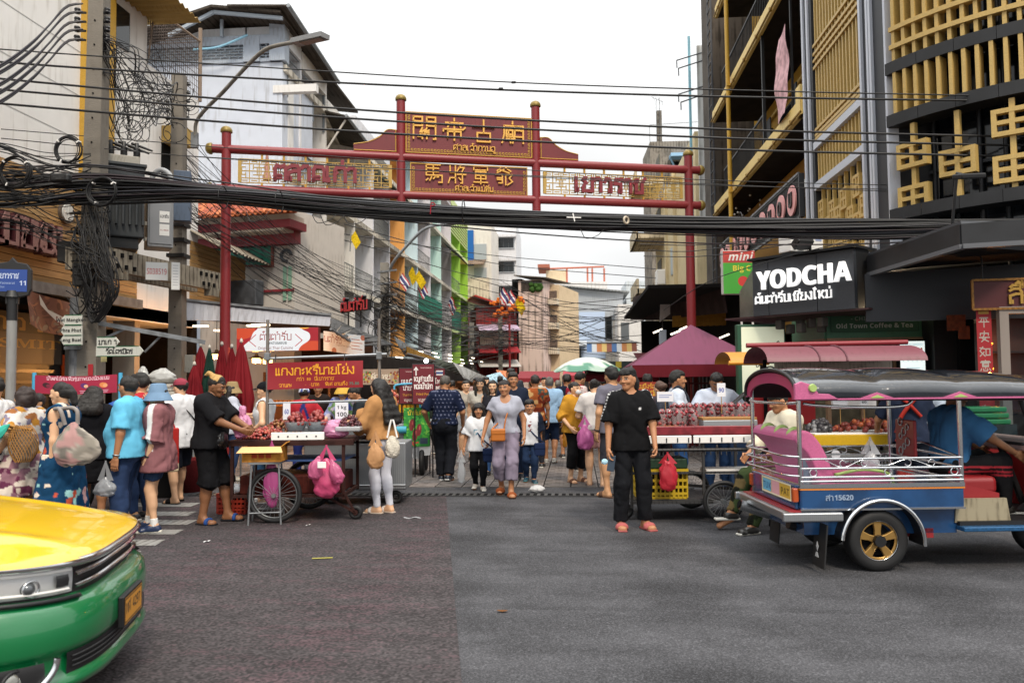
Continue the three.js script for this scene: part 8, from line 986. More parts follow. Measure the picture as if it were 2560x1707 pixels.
const q=at(1852,898,11),y2=thing('yellow_roof_cart','small cart with a curved orange yellow roof beside the light box','cart',[q.x,0,q.z],0.1);const yg=new $.PlaneGeometry(0.5,1,8,10);warp(yg,(v)=>{const u=v.y+0.5;v.z=-Math.cos(u*Math.PI)*0.4;v.y=q.y-0.06+Math.sin(u*Math.PI)*0.16;});part('roof',yg,mat(0xd08a34,{r:0.5,t:['stain',0.6]}),y2);part('eave_roll',rod([-0.28,q.y-0.06,0.4],[0.26,q.y-0.06,0.4],0.03),mat(0xd08a24,{r:0.5}),y2);part('post',rod([0.2,0,0.3],[0.2,q.y-0.06,0.3],0.03),M.black,y2);part('body',rbox(0.5,0.8,0.6,0.02,0,0.6,0),mat(0x1f3a5c,{r:0.6}),y2);part('cable_coil',new $.TorusGeometry(0.09,0.012,5,20).translate(0.3,q.y-0.2,0.32),M.black,y2);
const gq=at(2460,1030,10.6),gs=thing('green_crate_stack','stack of bright green plastic trays right of the driver','crates',[gq.x,0,gq.z],0.1);part('trays',Array.from({length:5},(_,i)=>rbox(0.5,0.07,0.36,0.02,rr(-0.05,0.05),0.85+i*0.08,0)),mat(0x1c7a4a,{r:0.5}),gs);part('stand',bx(-0.3,0.3,0,0.8,-0.2,0.2),M.dark,gs);part('dark_cloth',quad([-0.1,0.98,0.22],[0.3,0.98,0.22],[0.3,0.62,0.24],[-0.08,0.66,0.24],0.015),mat(0x2c3336,{r:0.9}),gs);
const gt=at(1605,985,14),gt2=thing('orange_menu_panel','orange red panel with yellow Thai menu text behind the young man','menu board',[gt.x+0.1,gt.y,gt.z],0.05);part('sheet',panel(0.55,0.42),canvasMat(256,196,(g,w,h)=>{g.fillStyle='#a83a24';g.fillRect(0,0,w,h);ink(g,'หมูปิ้งร้อน',w / 2,50,26,'#e0b03a',5);ink(g,'ข้าวเหนียว',w / 2,110,30,'#e0b03a',6);ink(g,'ไส้กรอก',w / 2,165,26,'#e0b03a',5);}),gt2);part('backing',bx(-0.28,0.28,-0.215,0.215,-0.03,-0.01),M.dark,gt2);
}
{
const mk=(n,l,cat,px,py,g,m)=>{const q=foot(px,py);const o=lone(n,g.map((x)=>x.translate(q.x,0,q.z)),m,l,cat);return o;};
mk('plastic_litter','crumpled white plastic bag lying on the drain grating','litter',1343,1232,[sackGeo(0.24,0.1,0.2,3,0.6).translate(0,0.11,0)],mat(0xd3d3d3,{r:0.3,trans:0.3}));
mk('paper_litter','flat white scrap of paper on the red lane near the seam','litter',1030,1297,[warp(new $.PlaneGeometry(0.2,0.07,6,3).rotateX(-Math.PI / 2),(v)=>{v.y=0.012+0.008*Math.sin(v.x*40);})],mat(0x9a9a9c,{r:0.7,t:['blotch',0.1]}));
mk('paper_litter','tiny torn white paper near the stool','litter',515,1356,[warp(new $.PlaneGeometry(0.06,0.05,4,3).rotateX(-Math.PI / 2),(v)=>{v.y=0.012+0.006*Math.sin(v.x*90);})],mat(0xd0d0d0,{r:0.7}));
mk('paper_litter','small white scrap before the fruit cart stool','litter',769,1315,[warp(new $.PlaneGeometry(0.05,0.04,4,3).rotateX(-Math.PI / 2),(v)=>{v.y=0.012+0.006*Math.sin(v.x*90);})],mat(0xd0d0d0,{r:0.7}));
mk('straw_litter','thin yellow green straw lying on the red lane','litter',805,1399,[rod([-0.09,0.012,0.02],[0.09,0.012,-0.02],0.006)],mat(0x9a9440,{r:0.6}));
mk('leaf_litter','small brown leaf on the grey asphalt','litter',1256,1531,[warp(new $.CircleGeometry(0.025,8).scale(1.6,0.8,1).rotateX(-Math.PI / 2),(v)=>{v.y=0.01+0.3*v.x*v.x*10;})],mat(0x6a4420,{r:0.8}));
mk('water_bottle','clear plastic water bottle with blue label behind the man in blue','bottle',368,1284,[lathe([[0.001,0],[0.045,0],[0.046,0.2],[0.02,0.27],[0.02,0.3],[0.001,0.3]],16)],mat(0xa8c4d8,{r:0.15,trans:0.5}));
}
const pt=(q)=>(Array.isArray(q)?at(q[0],q[1],q[2]):q);
const wire=(qs,r,seg=5,n)=>tube(qs.map(pt),r,seg,n??Math.max(14,qs.length*7));
const P1=gp(222,12.7),P2=gp(441,15.4);
function pole(label,p,h,w0,w1,lean=0){const t=thing('utility_pole',label,'utility pole',p,0.1),g=new $.CylinderGeometry(w1*0.7,w0*0.7,h,4,10).rotateY(Math.PI / 4).translate(0,h / 2,0);warp(g,(v)=>{v.x+=lean*v.y;});part('shaft',g.toNonIndexed(),mat(0x857f76,{r:0.9,t:['stain',1.3],b:['fine',0.3,0.004]}),t);t.children[0].geometry.computeVertexNormals();part('bolt_holes',Array.from({length:Math.floor(h / 0.4)},(_,i)=>cyl(0.014,0.014,0.01,0,0,0,8).rotateX(Math.PI / 2).translate(lean*i*0.4,0.3+i*0.4,mix(w0,w1,i*0.4 / h)/ 2+0.001)),M.dark,t,'stuff');return t;}
{
const p1=pole('tall near concrete utility pole wrapped in cables on the left',P1,8.1,0.34,0.24,0.008);const Y=(py)=>at(222,py,12.7).y;
part('grey_conduit',rod([-0.2,0,0.12],[-0.19,Y(745),0.12],0.075,0.075,14),mat(0x77797c,{r:0.6,t:['blotch',1]}),p1);for(const y of[Y(800),2.2])part('conduit_clamp',box(0.24,0.05,0.2,-0.18,y,0.12),M.dull,p1);
for(let i=0;i<4;i++)for(const s of[-1,1]){const y=Y(20)-i*0.15,b=part('insulator',lathe([[0.01,0],[0.045,0.01],[0.05,0.035],[0.03,0.05],[0.05,0.065],[0.045,0.09],[0.01,0.1]],12).translate(s*0.24,y,0.1),mat(0x1b1a1c,{r:0.3}),p1);part('bracket',bar([s*0.1,y+0.02,0.1],[s*0.24,y+0.02,0.1],0.03),M.black,b);}
part('steel_arm',[bar([0.1,Y(806),0.1],at(512,856,13.2).sub(P1).applyAxisAngle(UPV,-0.1),0.06,0.07),bar([0.1,Y(858),0.1],at(320,818,12.9).sub(P1).applyAxisAngle(UPV,-0.1),0.04),bar(at(405,835,13).sub(P1).applyAxisAngle(UPV,-0.1),at(360,880,13).sub(P1).applyAxisAngle(UPV,-0.1),0.03)],mat(0x83878b,{r:0.55,m:0.3,t:['blotch',0.6]}),p1);part('junction_boxes',[rbox(0.26,0.34,0.2,0.02,-0.32,Y(630),0.1),rbox(0.3,0.36,0.22,0.02,0.0,Y(690),0.2)],mat(0x242424,{r:0.6}),p1);part('sticker',rbox(0.08,0.18,0.004,0.001,0.1,Y(925),0.18),canvasMat(64,128,(g,w,h)=>{g.fillStyle='#c8c4c0';g.fillRect(0,0,w,h);g.fillStyle='#a8242c';g.fillRect(0,0,w,30);g.fillRect(0,h-20,w,20);ink(g,'น',w / 2,84,34,'#a8242c',8);}),p1);part('yellow_notice',rbox(0.09,0.2,0.006,0.002,0.3,Y(890),0.17),mat(0xc9bf8a,{r:0.8}),p1);
const p2=pole('shorter concrete utility pole behind the transformer',P2,at(441,172,15.4).y,0.28,0.22,-0.002);const Y2=(py)=>at(441,py,15.4).y;
for(let i=0;i<5;i++)for(const s of[-1,1])part('insulator',lathe([[0.01,0],[0.035,0.01],[0.04,0.03],[0.02,0.045],[0.035,0.06],[0.01,0.08]],10).translate(s*0.2,Y2(205)-i*0.17,0.1),mat(0x1b1a1c,{r:0.3}),p2);part('utility_box',[rbox(0.16,0.34,0.14,0.01,0.3,Y2(910),0.15)],mat(0x8a8a84,{r:0.7,t:['stain',0.5]}),p2);part('tape_band',[0,1,2].map((i)=>box(0.34,0.07,0.34,0,Y2(560)-i*0.3,0)),M.black,p2);
const L=(px,py,d)=>at(px,py,d),la=thing('street_lamp','grey street lamp on a long bent arm reaching out from the second pole','street lamp',L(487,310,15.2)),q=(px,py,d)=>L(px,py,d).sub(la.position);part('arm',tube([q(487,345,15.2),q(489,305,15.1),q(560,225,14.6),q(640,140,14),q(668,120,13.8),q(720,107,13.5),q(738,104,13.4)],0.035,8,50),mat(0x8a857c,{r:0.6,t:['blotch',0.6]}),la);const h0=q(736,105,13.4),h1=q(812,88,13.0);part('lamp_head',[bar(h0,h1,0.2,0.08)],mat(0x8c8e90,{r:0.5,m:0.2}),la);part('lens',[bar(h0.clone().lerp(h1,0.25).add(V(0,-0.045,0)),h0.clone().lerp(h1,0.92).add(V(0,-0.045,0)),0.14,0.02)],mat(0x6f6a62,{r:0.2}),la);part('clamp',rbox(0.12,0.3,0.1,0.01,...q(485,350,15.2).toArray()),M.dull,la);
}
{
const A=at(238,650,12.75),B=at(502,722,15.6),t=thing('transformer_platform','weathered concrete beam between the two poles carrying the transformer','platform',[0,0,0]),cm=mat(0x938c80,{r:0.95,t:['grime',1.2],b:['fine',0.4,0.004]}),dv=B.clone().sub(A).setY(0).normalize(),nv=V(-dv.z,0,dv.x);B.y=A.y;
for(const s of[0.25,-0.25])part('beam',bar(A.clone().addScaledVector(nv,s).addScaledVector(dv,-0.3),B.clone().addScaledVector(nv,s).addScaledVector(dv,0.15),0.13,0.36),cm,t);for(const k of[0.02,0.93])part('beam_haunch',bar(A.clone().lerp(B,k).addScaledVector(nv,0.26).add(V(0,-0.22,0)),A.clone().lerp(B,k+0.1).addScaledVector(nv,0.26).add(V(0,-0.22,0)),0.14,0.16),cm,t);part('bolt_plates',Array.from({length:14},(_,i)=>{const p=A.clone().lerp(B,i<7?i*0.035-0.04:0.82+(i-7)*0.03).addScaledVector(nv,0.322*Math.sign(nv.x));return box(0.05,0.07,0.05,p.x,p.y+((i%2)-0.5)*0.18,p.z);}),M.dark,t,'stuff');
const face=(px,py,w,h,col,draw,name,label)=>{const d=13.3,p=at(px,py,d),o=thing(name,label,'sign plate',p,0.5);part('plate',rbox(w,h,0.02,0.003,0,0,0),mat(col,{r:0.5}),o);part('print',panel(w*0.96,h*0.94,0,0,0.012),canvasMat(256,128,draw),o);};
face(390,678,0.34,0.3,0xc9c9c7,(g,w,h)=>{g.fillStyle='#d0d0ce';g.fillRect(0,0,w,h);txt(g,'SD38519',w / 2,86,58,'#b04a4a','monospace','bold');},'number_plate','white plate with red number on the concrete platform beam');
face(437,690,0.13,0.46,0xd0d0ce,(g,w,h)=>{g.fillStyle='#d4d4d2';g.fillRect(0,0,w,h);g.fillStyle='#9a9aa0';for(let i=0;i<8;i++)g.fillRect(40,10+i*14,170,3);},'paper_notice','tall white paper notice hanging beside the red number plate');
const tr=thing('transformer','large dark grey electrical transformer box with bushings on the platform','transformer',at(300,520,13.5),0.62),Yt=(py)=>at(300,py,13.4).y-tr.position.y,gm=mat(0x33383c,{r:0.6,t:['stain',1]});part('tank',rbox(0.66,Yt(418)-Yt(598),0.72,0.03,0,(Yt(418)+Yt(598))/ 2,0),gm,tr);part('lid',rbox(0.72,0.05,0.78,0.01,0,Yt(416),0),gm,tr);part('fin',Array.from({length:7},(_,i)=>box(0.03,0.8,0.1,-0.3+i*0.1,(Yt(418)+Yt(598))/ 2,0.4)),gm,tr);part('bushing_box',rbox(0.5,0.2,0.3,0.02,0.02,Yt(402),0.05),mat(0xa8a49a,{r:0.7,t:['stain',0.5]}),tr);for(let i=0;i<3;i++){const b=part('bushing',lathe([[0.001,0],[0.055,0],[0.055,0.2],[0.03,0.22],[0.03,0.3],[0.001,0.3]],14).translate(-0.17+i*0.2,Yt(392),0.05),mat(0x17181a,{r:0.4}),tr);part('terminal',[0,1].map((k)=>rod([-0.3+i*0.2+k*0.05,Yt(355)+k*0.05,0.0],[0.02+i*0.2+k*0.05,Yt(372)+k*0.05,0.1],0.025,0.018,8)),M.black,b);}part('base',box(0.5,0.16,0.6,0,Yt(612),0),M.black,tr);part('brass_valve',[cyl(0.03,0.03,0.06,0.36,Yt(560),0.2,10),cyl(0.03,0.03,0.06,0.36,Yt(600),0.2,10)],mat(0x9a9488,{r:0.4,m:0.5}),tr);
const mc=thing('meter_cabinet','light grey steel meter cabinet with two white plates beside the transformer','cabinet',at(395,545,14.1),0.62),hh=at(395,462,14.1).y-at(395,618,14.1).y;part('case',rbox(0.42,hh,0.5,0.015,0,0,0),mat(0x85888c,{r:0.5,t:['stain',1]}),mc);part('door',rbox(0.36,hh-0.1,0.02,0.01,0,0,0.255),mat(0x7d8084,{r:0.5}),mc);part('white_plate',[panel(0.16,0.2,0.06,-0.02,0.27)],canvasMat(96,120,(g,w,h)=>{g.fillStyle='#d6d6d4';g.fillRect(0,0,w,h);ink(g,'เอกชัย',w / 2,70,26,'#4a4a4e',5,80);}),mc);part('white_plate',[panel(0.16,0.2,0.06,-0.25,0.27)],canvasMat(96,120,(g,w,h)=>{g.fillStyle='#d6d6d4';g.fillRect(0,0,w,h);txt(g,'LL-4826',w / 2,70,22,'#8a4a4a','sans-serif','bold');}),mc);part('elbow_pipe',tube([[-0.1,hh / 2-0.1,-0.1],[-0.1,hh / 2+0.2,-0.1],[0.02,hh / 2+0.32,0],[0.16,hh / 2+0.22,0.1],[0.18,hh / 2+0.0,0.1]],0.045,8),mat(0x9a9da0,{r:0.5}),mc);
const b2=thing('blue_grey_cabinet','dark blue grey equipment box on the second pole','cabinet',at(455,500,15.0),0.4);part('case',rbox(0.3,0.95,0.36,0.015,0,0.05,0),mat(0x4a5a70,{r:0.5,t:['stain',0.8]}),b2);
const cb=thing('splice_box','small black cable splice box hung in the wires left of the pole','splice box',at(150,445,11.8),0);part('case',rbox(0.3,0.13,0.12,0.04),M.black,cb);part('print',panel(0.2,0.07,0,0,0.062),canvasMat(128,48,(g,w,h)=>{g.fillStyle='#141416';g.fillRect(0,0,w,h);txt(g,'TU-LI-003519',w / 2,20,15,'#6a6a6c','monospace');txt(g,'SERVICE',w / 2,40,15,'#6a6a6c','monospace');}),cb);
}
[['highest thin overhead line crossing the whole sky',0.011,[[-260,100,11.5],[0,122,12],[640,166,12.5],[1284,205,12.5],[1900,226,12.2],[2700,243,12]]],['second overhead line from the top with a black joint',0.017,[[-260,128,11.5],[0,154,12],[850,206,12.5],[1700,238,12.3],[2700,254,12]]],['third overhead line passing behind the gold characters',0.017,[[-260,170,11.5],[0,196,12],[860,271,12.4],[1700,318,12.3],[2700,345,12]]],['fourth overhead line crossing the upper gate board',0.017,[[-260,200,11.5],[0,223,12],[860,294,12.4],[1700,340,12.3],[2700,367,12]]],['lowest of the five separate overhead lines above the bundle',0.018,[[-260,232,11.5],[0,258,12],[860,326,12.4],[1700,369,12.3],[2700,394,12]]]].forEach(([l,r,q],i)=>{const o=thing('overhead_line',l,'cable',[0,0,0],0,'separate overhead lines across the road');part('cable',wire(q,r,6,60),M.cable,o);if(i<2){const j=pt(i?[1252,221,12.4]:[1284,205,12.5]);part('joint',rbox(0.07,0.035,0.035,0.01,j.x,j.y,j.z),M.black,o);}});
[[[0,322,13],[900,395,14],[1740,448,14],[2600,470,13]],[[450,388,13.5],[1300,440,14],[1760,462,14],[2600,480,13]],[[0,345,12.5],[500,392,13.2],[1740,458,14],[2600,492,13]],[[1600,610,13],[1750,612,13],[2000,590,13],[2600,540,12.6]],[[1620,625,13.4],[1720,628,13.2],[1950,600,13],[2600,560,12]],[[1610,640,14],[1760,640,13.6],[1960,612,13.2],[2200,560,12.6]],[[1660,775,15],[1770,705,14],[1900,660,13.4],[2130,600,12.7]]].forEach((q,i)=>{const o=thing('thin_cable',`thin drooping cable ${['passing low across the gate posts', 'crossing the fretwork panels', 'just above the big bundle at left', 'running toward the dark fascia sign', 'second one near the blade sign', 'third one under the white billboard', 'rising steeply past the right gate post'][i]}`,'cable',[0,0,0],0,'thin drooping cables');part('cable',wire(q,0.0075,5,40),M.cable,o);});
{
const o=thing('cable_bundle','thick black bundle of cables sagging across the whole road below the gate','cable bundle',[0,0,0]),base=[[-420,452,11],[0,470,12],[230,468,12.4],[520,482,12.5],[900,520,12.5],[1280,546,12.4],[1710,565,12.2],[2150,572,11.9],[2560,570,11.6],[2900,566,11.2]],cm=[M.cable,mat(0x1b1b22,{r:0.4}),mat(0x0e0e10,{r:0.6}),mat(0x24181e,{r:0.5})];
for(let i=0;i<46;i++){const a=rnd()*TAU,k=Math.sqrt(rnd()),fan=i%5===0?1:0;part('cable',wire(base.map(([x,y,d],j)=>{const wl=j<3?2.1:j>6?1.15:1,w=(0.55+0.75*noise3(j*0.7,i,1));return[x+rr(-25,25),y+Math.sin(a+j*0.5)*23*k*wl*w+fan*(j-3)*-1.5+rr(-4,4)+(j>2&&j<8&&i%9===0?12:0),d+Math.cos(a+j*0.5)*0.14*k];}),rr(0.009,0.022),5,44),cm[i%4],o);}
for(const[px,py]of[[1160,530],[560,495],[700,505],[1850,560]]){const q=pt([px,py,12.3]);part('tie',new $.TorusGeometry(0.17,0.008,5,20).rotateY(Math.PI / 2).translate(q.x,q.y,q.z+0.05),M.black,o);}
const c=pt([1435,543,12.1]);part('white_tag',[box(0.22,0.016,0.01,c.x,c.y,c.z,0,0,-0.05),box(0.016,0.13,0.0102,c.x,c.y,c.z,0,0,0.2)],M.cleanWhite,o);const c2=pt([1566,550,12.05]);part('tan_ring',new $.TorusGeometry(0.05,0.018,6,16).rotateY(0.8).translate(c2.x,c2.y,c2.z),mat(0xb9ac98,{r:0.6}),o);const c3=pt([1080,515,12.1]);part('red_ribbon',tube([[c3.x-0.03,c3.y-0.12,c3.z],[c3.x,c3.y+0.05,c3.z+0.03],[c3.x+0.05,c3.y+0.02,c3.z],[c3.x-0.02,c3.y,c3.z]],0.008,4),mat(0xb02a3a,{r:0.7}),o);
for(let i=0;i<10;i++){const x=rr(300,2300),j=rr(14,26),yb=470+(x<1280?x*0.062:84);part('loose_loop',wire([[x,yb+18,12.2],[x+14,yb+22+j,12.1],[x+40,yb+24+j*0.6,12.1],[x+60,yb+18,12.2]],0.006,4),M.cable,o);}
}
{
const o=thing('cable_fan','fan of black wires from the left edge converging on the near pole','cables',[0,0,0]);
for(let i=0;i<34;i++){const y=rr(335,520),e=rr(380,520);part('cable',wire([[-240,y-rr(0,40),11],[0,y,11.8],[110,mix(y,e,0.5)+rr(0,16),12.1],[225,e,12.5]],rr(0.005,0.011),4,22),M.cable,o);}
for(let i=0;i<12;i++){const y=rr(480,580),e=rr(560,640);part('cable',wire([[-200,y-20,11.6],[40,y+8,12.2],[140,mix(y,e,0.6)+12,12.4],[215,e,12.6]],rr(0.005,0.01),4,22),M.cable,o);}
const s=thing('insulated_lines','five sweeping insulated lines dropping from the pole top to the left edge','cables',[0,0,0]);[[8,160],[28,176],[52,206],[72,226],[96,250]].forEach(([a,b],i)=>{for(const k of[0,1])part('cable',wire([[205,a,12.6],[170,a+3+k*3,12.5],[120,mix(a,b,0.36),12.2],[80,mix(a,b,0.62)+k*4,11.9],[0,b+k*6,11.4],[-160,b+70,10.6]],0.014,5,30),mat(0x1d1a24,{r:0.4}),s);});
}
{
const o=thing('cable_tangle','dense tangle of looping cables wrapped around the near pole','cables',[0,0,0]);
for(let i=0;i<26;i++){const x=rr(180,275),y0=rr(500,590),y1=rr(680,800),x2=rr(170,320);part('cable',wire([[x+rr(-10,10),y0,12.45],[x+rr(-24,24),mix(y0,y1,0.35),12.3],[mix(x,x2,0.6)+rr(-22,22),mix(y0,y1,0.7),12.25],[x2,y1,12.35],[x2-rr(10,40),y1-rr(0,40),12.45]],rr(0.006,0.013),4,26),M.cable,o);}
for(let i=0;i<18;i++){const w=pt([222,rr(495,720),12.7]);part('cable',new $.TorusGeometry(rr(0.2,0.3),rr(0.006,0.014),4,26).rotateX(Math.PI / 2+rr(-0.3,0.3)).translate(w.x,w.y,w.z),M.cable,o);}
for(let i=0;i<26;i++){const a=rnd()*TAU;part('cable',wire([[232+rr(-20,20),520+rr(-30,60),12.4],[240+rr(0,40),640+rr(-40,60),12.2],[262+rr(0,34),720+rr(-20,30),12.2],[236+rr(-10,10),790+rr(-20,20),12.3],[205,700+rr(-40,40),12.4]],rr(0.005,0.011),4,30),M.cable,o);}
const u=thing('cable_loops','thin looping drop cables between the two utility poles','cables',[0,0,0]);for(let i=0;i<34;i++){const x=rr(262,400),y=rr(150,330);part('cable',wire([[256,rr(60,190),12.8],[x-10,y-40+rr(-30,30),13.4],[x+rr(-20,40),y+40,13.8],[x+rr(10,60),y+rr(-50,30),14.4],[432,rr(210,330),15.2]],rr(0.005,0.01),4,30),M.cable,u);}for(let i=0;i<24;i++){const w=pt([rr(300,500),rr(215,340),15.0]);part('cable',new $.TorusGeometry(rr(0.08,0.26),rr(0.005,0.009),4,24,rr(3,6.2)).rotateY(rr(-0.8,0.8)).rotateZ(rnd()*6).translate(w.x,w.y,w.z),M.cable,u);}
[[168,374,12.2,0.2,'coil of cable hung left of the near pole above the bundle'],[254,478,12.2,0.21,'coil of cable with white ties hung on the bundle right of the pole'],[35,428,11.8,0.22,'large coil of cable near the left edge']].forEach(([px,py,d,R,l])=>{const w=pt([px,py,d]),c=thing('cable_coil',l,'cable coil',w);for(let i=0;i<9;i++)part('turn',new $.TorusGeometry(R+rr(-0.025,0.025),rr(0.006,0.01),4,36).scale(1,rr(0.92,1.06),1).rotateY(rr(-0.12,0.12)).translate(rr(-0.015,0.015),rr(-0.015,0.015),rr(-0.03,0.03)),M.cable,c);part('tie',[0.6,2.4,4.2].map((a)=>box(0.05,0.02,0.07,R*Math.cos(a),R*Math.sin(a),0,0,0,a)),M.cleanWhite,c);});
}
{
const o=thing('street_cables','long thin cables fanning from the second pole down the left of the market street','cables',[0,0,0]),gm=mat(0x2e2d2e,{r:0.7});
for(let i=0;i<34;i++){const y0=rr(300,560),y1=rr(690,860),xm=rr(620,760);part('cable',wire([[455,y0,15.6],[xm,mix(y0,y1,0.5)+rr(10,40),19],[965,y1,27]],rr(0.006,0.01),4,22),i%3?M.cable:gm,o);}
const s=thing('street_cable_mess','grey mess of sagging cables low over the middle of the market street','cables',[0,0,0]);
for(let i=0;i<74;i++){const y0=rr(690,870),x1=rr(1120,1330),y1=y0*0.45+rr(430,520);part('cable',wire([[960+rr(-8,8),y0,27],[mix(960,x1,0.5)+rr(-20,20),mix(y0,y1,0.5)+rr(10,60),36],[x1,y1,50]],rr(0.008,0.017),4,14),i%2?gm:mat(0x4c4a48,{r:0.8}),s);}
for(let i=0;i<26;i++){const y0=rr(690,900),y1=rr(740,900),x0=rr(1080,1300);part('cable',wire([[x0,y0,52],[mix(x0,1610,0.5),mix(y0,y1,0.5)+rr(6,30),48],[rr(1540,1630),y1,44]],rr(0.012,0.022),4,14),gm,s);}
for(const[y0,ym,y1,l]of[[560,660,695,'a'],[600,700,715,'b'],[585,640,672,'c']])part('cable',wire([[860,y0,24],[1250,ym,36],[1640,y1,30]],0.016,5,24),M.cable,s);
for(const[px,d,top,bot,l]of[[962,27.5,655,905,'concrete pole crowded with cables halfway down the left side'],[1252,52,780,930,'distant concrete pole under the flags'],[1180,48,805,925,'distant thin pole by the green shophouse']]){const p=gp(px,d),t=thing('street_pole',l,'utility pole',p),h=at(px,top,d).y;part('shaft',box(0.26,h,0.26,0,h / 2,0),M.concrete,t);part('crossarm',Array.from({length:6},(_,i)=>box(0.7,0.06,0.08,0.1,h-0.3-i*0.42,0.12,0,0,0.1)),M.dull,t);for(let i=0;i<16;i++){part('cable_coil',new $.TorusGeometry(rr(0.1,0.35),0.018,4,18).rotateY(rr(-1,1)).translate(rr(-0.3,0.4),h-rr(1.2,3.2),0.2),M.cable,t);}}
const la=at(985,655,27),q=(px,py,d)=>at(px,py,d).sub(la),l2=thing('street_lamp','small far street lamp on a bent arm below the cable bundle','street lamp',la);part('arm',tube([q(975,672,27.4),q(985,652,27),q(1050,580,26),q(1075,566,25.6),q(1110,560,25.4)],0.05,6,30),mat(0x9aa0a4,{r:0.5}),l2);part('lamp_head',bar(q(1108,560,25.4),q(1132,556,25.2),0.3,0.1),M.dull,l2);
}
{
const thaiFlag=canvasMat(96,64,(g,w,h)=>{['#b4303c','#dcdcdc','#2c2f6a','#2c2f6a','#dcdcdc','#b4303c'].forEach((c,i)=>{g.fillStyle=c;g.fillRect(0,i*h / 6,w,h / 6+1);});}),yel=mat(0xd9b81c,{r:0.8,t:['blotch',0.6]});
[[1010,705,34,0,'left'],[1031,690,34,1,'left'],[1050,700,34,1,'right'],[1056,725,34,0,'right'],[1130,765,48,0,'by the lime green shophouse'],[888,600,24,1,'pale'],[1262,742,50,0,'far'],[1300,765,50,1,'far'],[1280,748,51,0,'second far']].forEach(([px,py,d,y,w])=>{const p=at(px,py,d),t=thing('flag',`${y ? 'yellow' : 'red white and blue striped'} flag on a thin pole, ${w === 'left' ? 'left by the orange shophouse' : w === 'right' ? 'right by the blue shophouse' : w === 'pale' ? 'alone on the white shophouses near the gate' : w === 'by the lime green shophouse' ? w : 'at the far garland pole, ' + (w === 'far' ? 'outer' : 'inner')}`,'flag',p,rr(-0.5,0.5)),k=d / 50,g=new $.PlaneGeometry(0.8*k,0.55*k,10,6);g.userData.keep=true;warp(g,(v)=>{v.z=0.08*Math.sin(v.x*8);v.y-=v.x*0.5;});g.rotateZ(-0.6);part('cloth',g,y?yel:thaiFlag,t);part('pole',rod([-0.35*k,-0.7*k,0],[-0.28*k,0.6*k,0],0.018),M.dull,t);});
const fp=gp(1275,50),t=thing('red_flagpole','red flagpole hung with orange garlands in the middle of the far street','flagpole',fp),h=at(1275,770,50).y;part('pole',rod([0,0,0],[0,h,0],0.07),mat(0xa82a30,{r:0.5}),t);part('garlands',Array.from({length:30},()=>new $.IcosahedronGeometry(rr(0.1,0.24),0).translate(rr(-1.2,0.9),h+rr(-0.5,0.6),rr(-0.2,0.2))),mat(0xd9702a,{r:0.8}),t,'stuff');
}
{
const p=gp(24,9.6),Y=(py)=>at(24,py,9.6).y,t=thing('street_name_sign','blue street name sign in a black frame on a painted pole at left','street sign',p,0.35);part('pole',rod([0,0,0],[0,Y(800),0],0.055,0.055,14),mat(0x8e8d8a,{r:0.6,t:['stain',0.8]}),t);part('black_sleeve',[cyl(0.06,0.06,Y(740)-Y(800),0,Y(800),0,14),cyl(0.09,0.06,0.08,0,Y(742),0,14)],M.black,t);const yc=Y(700),sh=shapeOf([[-0.17,-0.17],[-0.2,-0.1],[-0.2,0.13],[-0.15,0.2],[-0.04,0.22],[0,0.27],[0.04,0.22],[0.15,0.2],[0.2,0.13],[0.2,-0.1],[0.17,-0.17],[0.06,-0.2],[0.06,-0.28],[-0.06,-0.28],[-0.06,-0.2]]);part('frame',new $.ExtrudeGeometry(sh,{depth:0.05,bevelEnabled:true,bevelSize:0.008,bevelThickness:0.008}).translate(0,yc,-0.025),M.black,t);part('face',panel(0.33,0.27,0,yc+0.0,0.037),canvasMat(256,210,(g,w,h)=>{g.fillStyle='#1d3f86';g.fillRect(0,0,w,h);ink(g,'เยาวราช',100,84,42,'#b8c2d6',7,170);txt(g,'11',222,150,60,'#b8c2d6','sans-serif','bold');txt(g,'Yaowarat',92,140,30,'#a0aec8');txt(g,'Soi',50,176,26,'#a0aec8');}),t);
const D=12.3,fm=mat(0xc9cbc2,{r:0.5,t:['stain',0.8]});[[152,205,800,-1,'Wat Mangkon','topmost left pointing white finger sign on the near pole'],[150,205,826,-1,'Phra Phut','middle left pointing white finger sign on the near pole'],[150,205,850,-1,'Leng Buai','lowest left pointing white finger sign on the near pole'],[242,298,855,1,'มาเก๊า','short right pointing white finger sign'],[240,358,878,1,'วัดไตรมิตร','long right pointing white finger sign with Thai temple name']].forEach(([a,b,py,s,w,l])=>{const A=at(a,py,D),B=at(b,py,D),W=A.distanceTo(B),o=thing('finger_sign',l,'direction sign',A.clone().lerp(B,0.5),0.08),h=0.15,sh=shapeOf([[-W / 2,-h / 2],[W / 2-0.06,-h / 2],[W / 2,0],[W / 2-0.06,h / 2],[-W / 2,h / 2]].map(([x,y])=>[x*s,y]));part('plate',ext(sh,0.03),fm,o);part('green_edge',[box(W-0.08,0.012,0.036,-0.03*s,h / 2,0.015),box(W-0.08,0.012,0.036,-0.03*s,-h / 2,0.015)],mat(0x1f5a3a,{r:0.5}),o);const g2=/[A-Z]/.test(w)?[text3(w,0.05,0.002).translate(0,-0.025,0.032)]:thai(w,0.06,0.012,0.004,0,-0.035).map((g)=>g.translate(0,0,0.031));part('lettering',g2,mat(0x2a2a2a,{r:0.6}),o);});
}
const LEFT=-Math.PI / 2+0.08,RIGHT=Math.PI / 2+0.08,AWAY=Math.PI+0.08,FRONT=0.08;
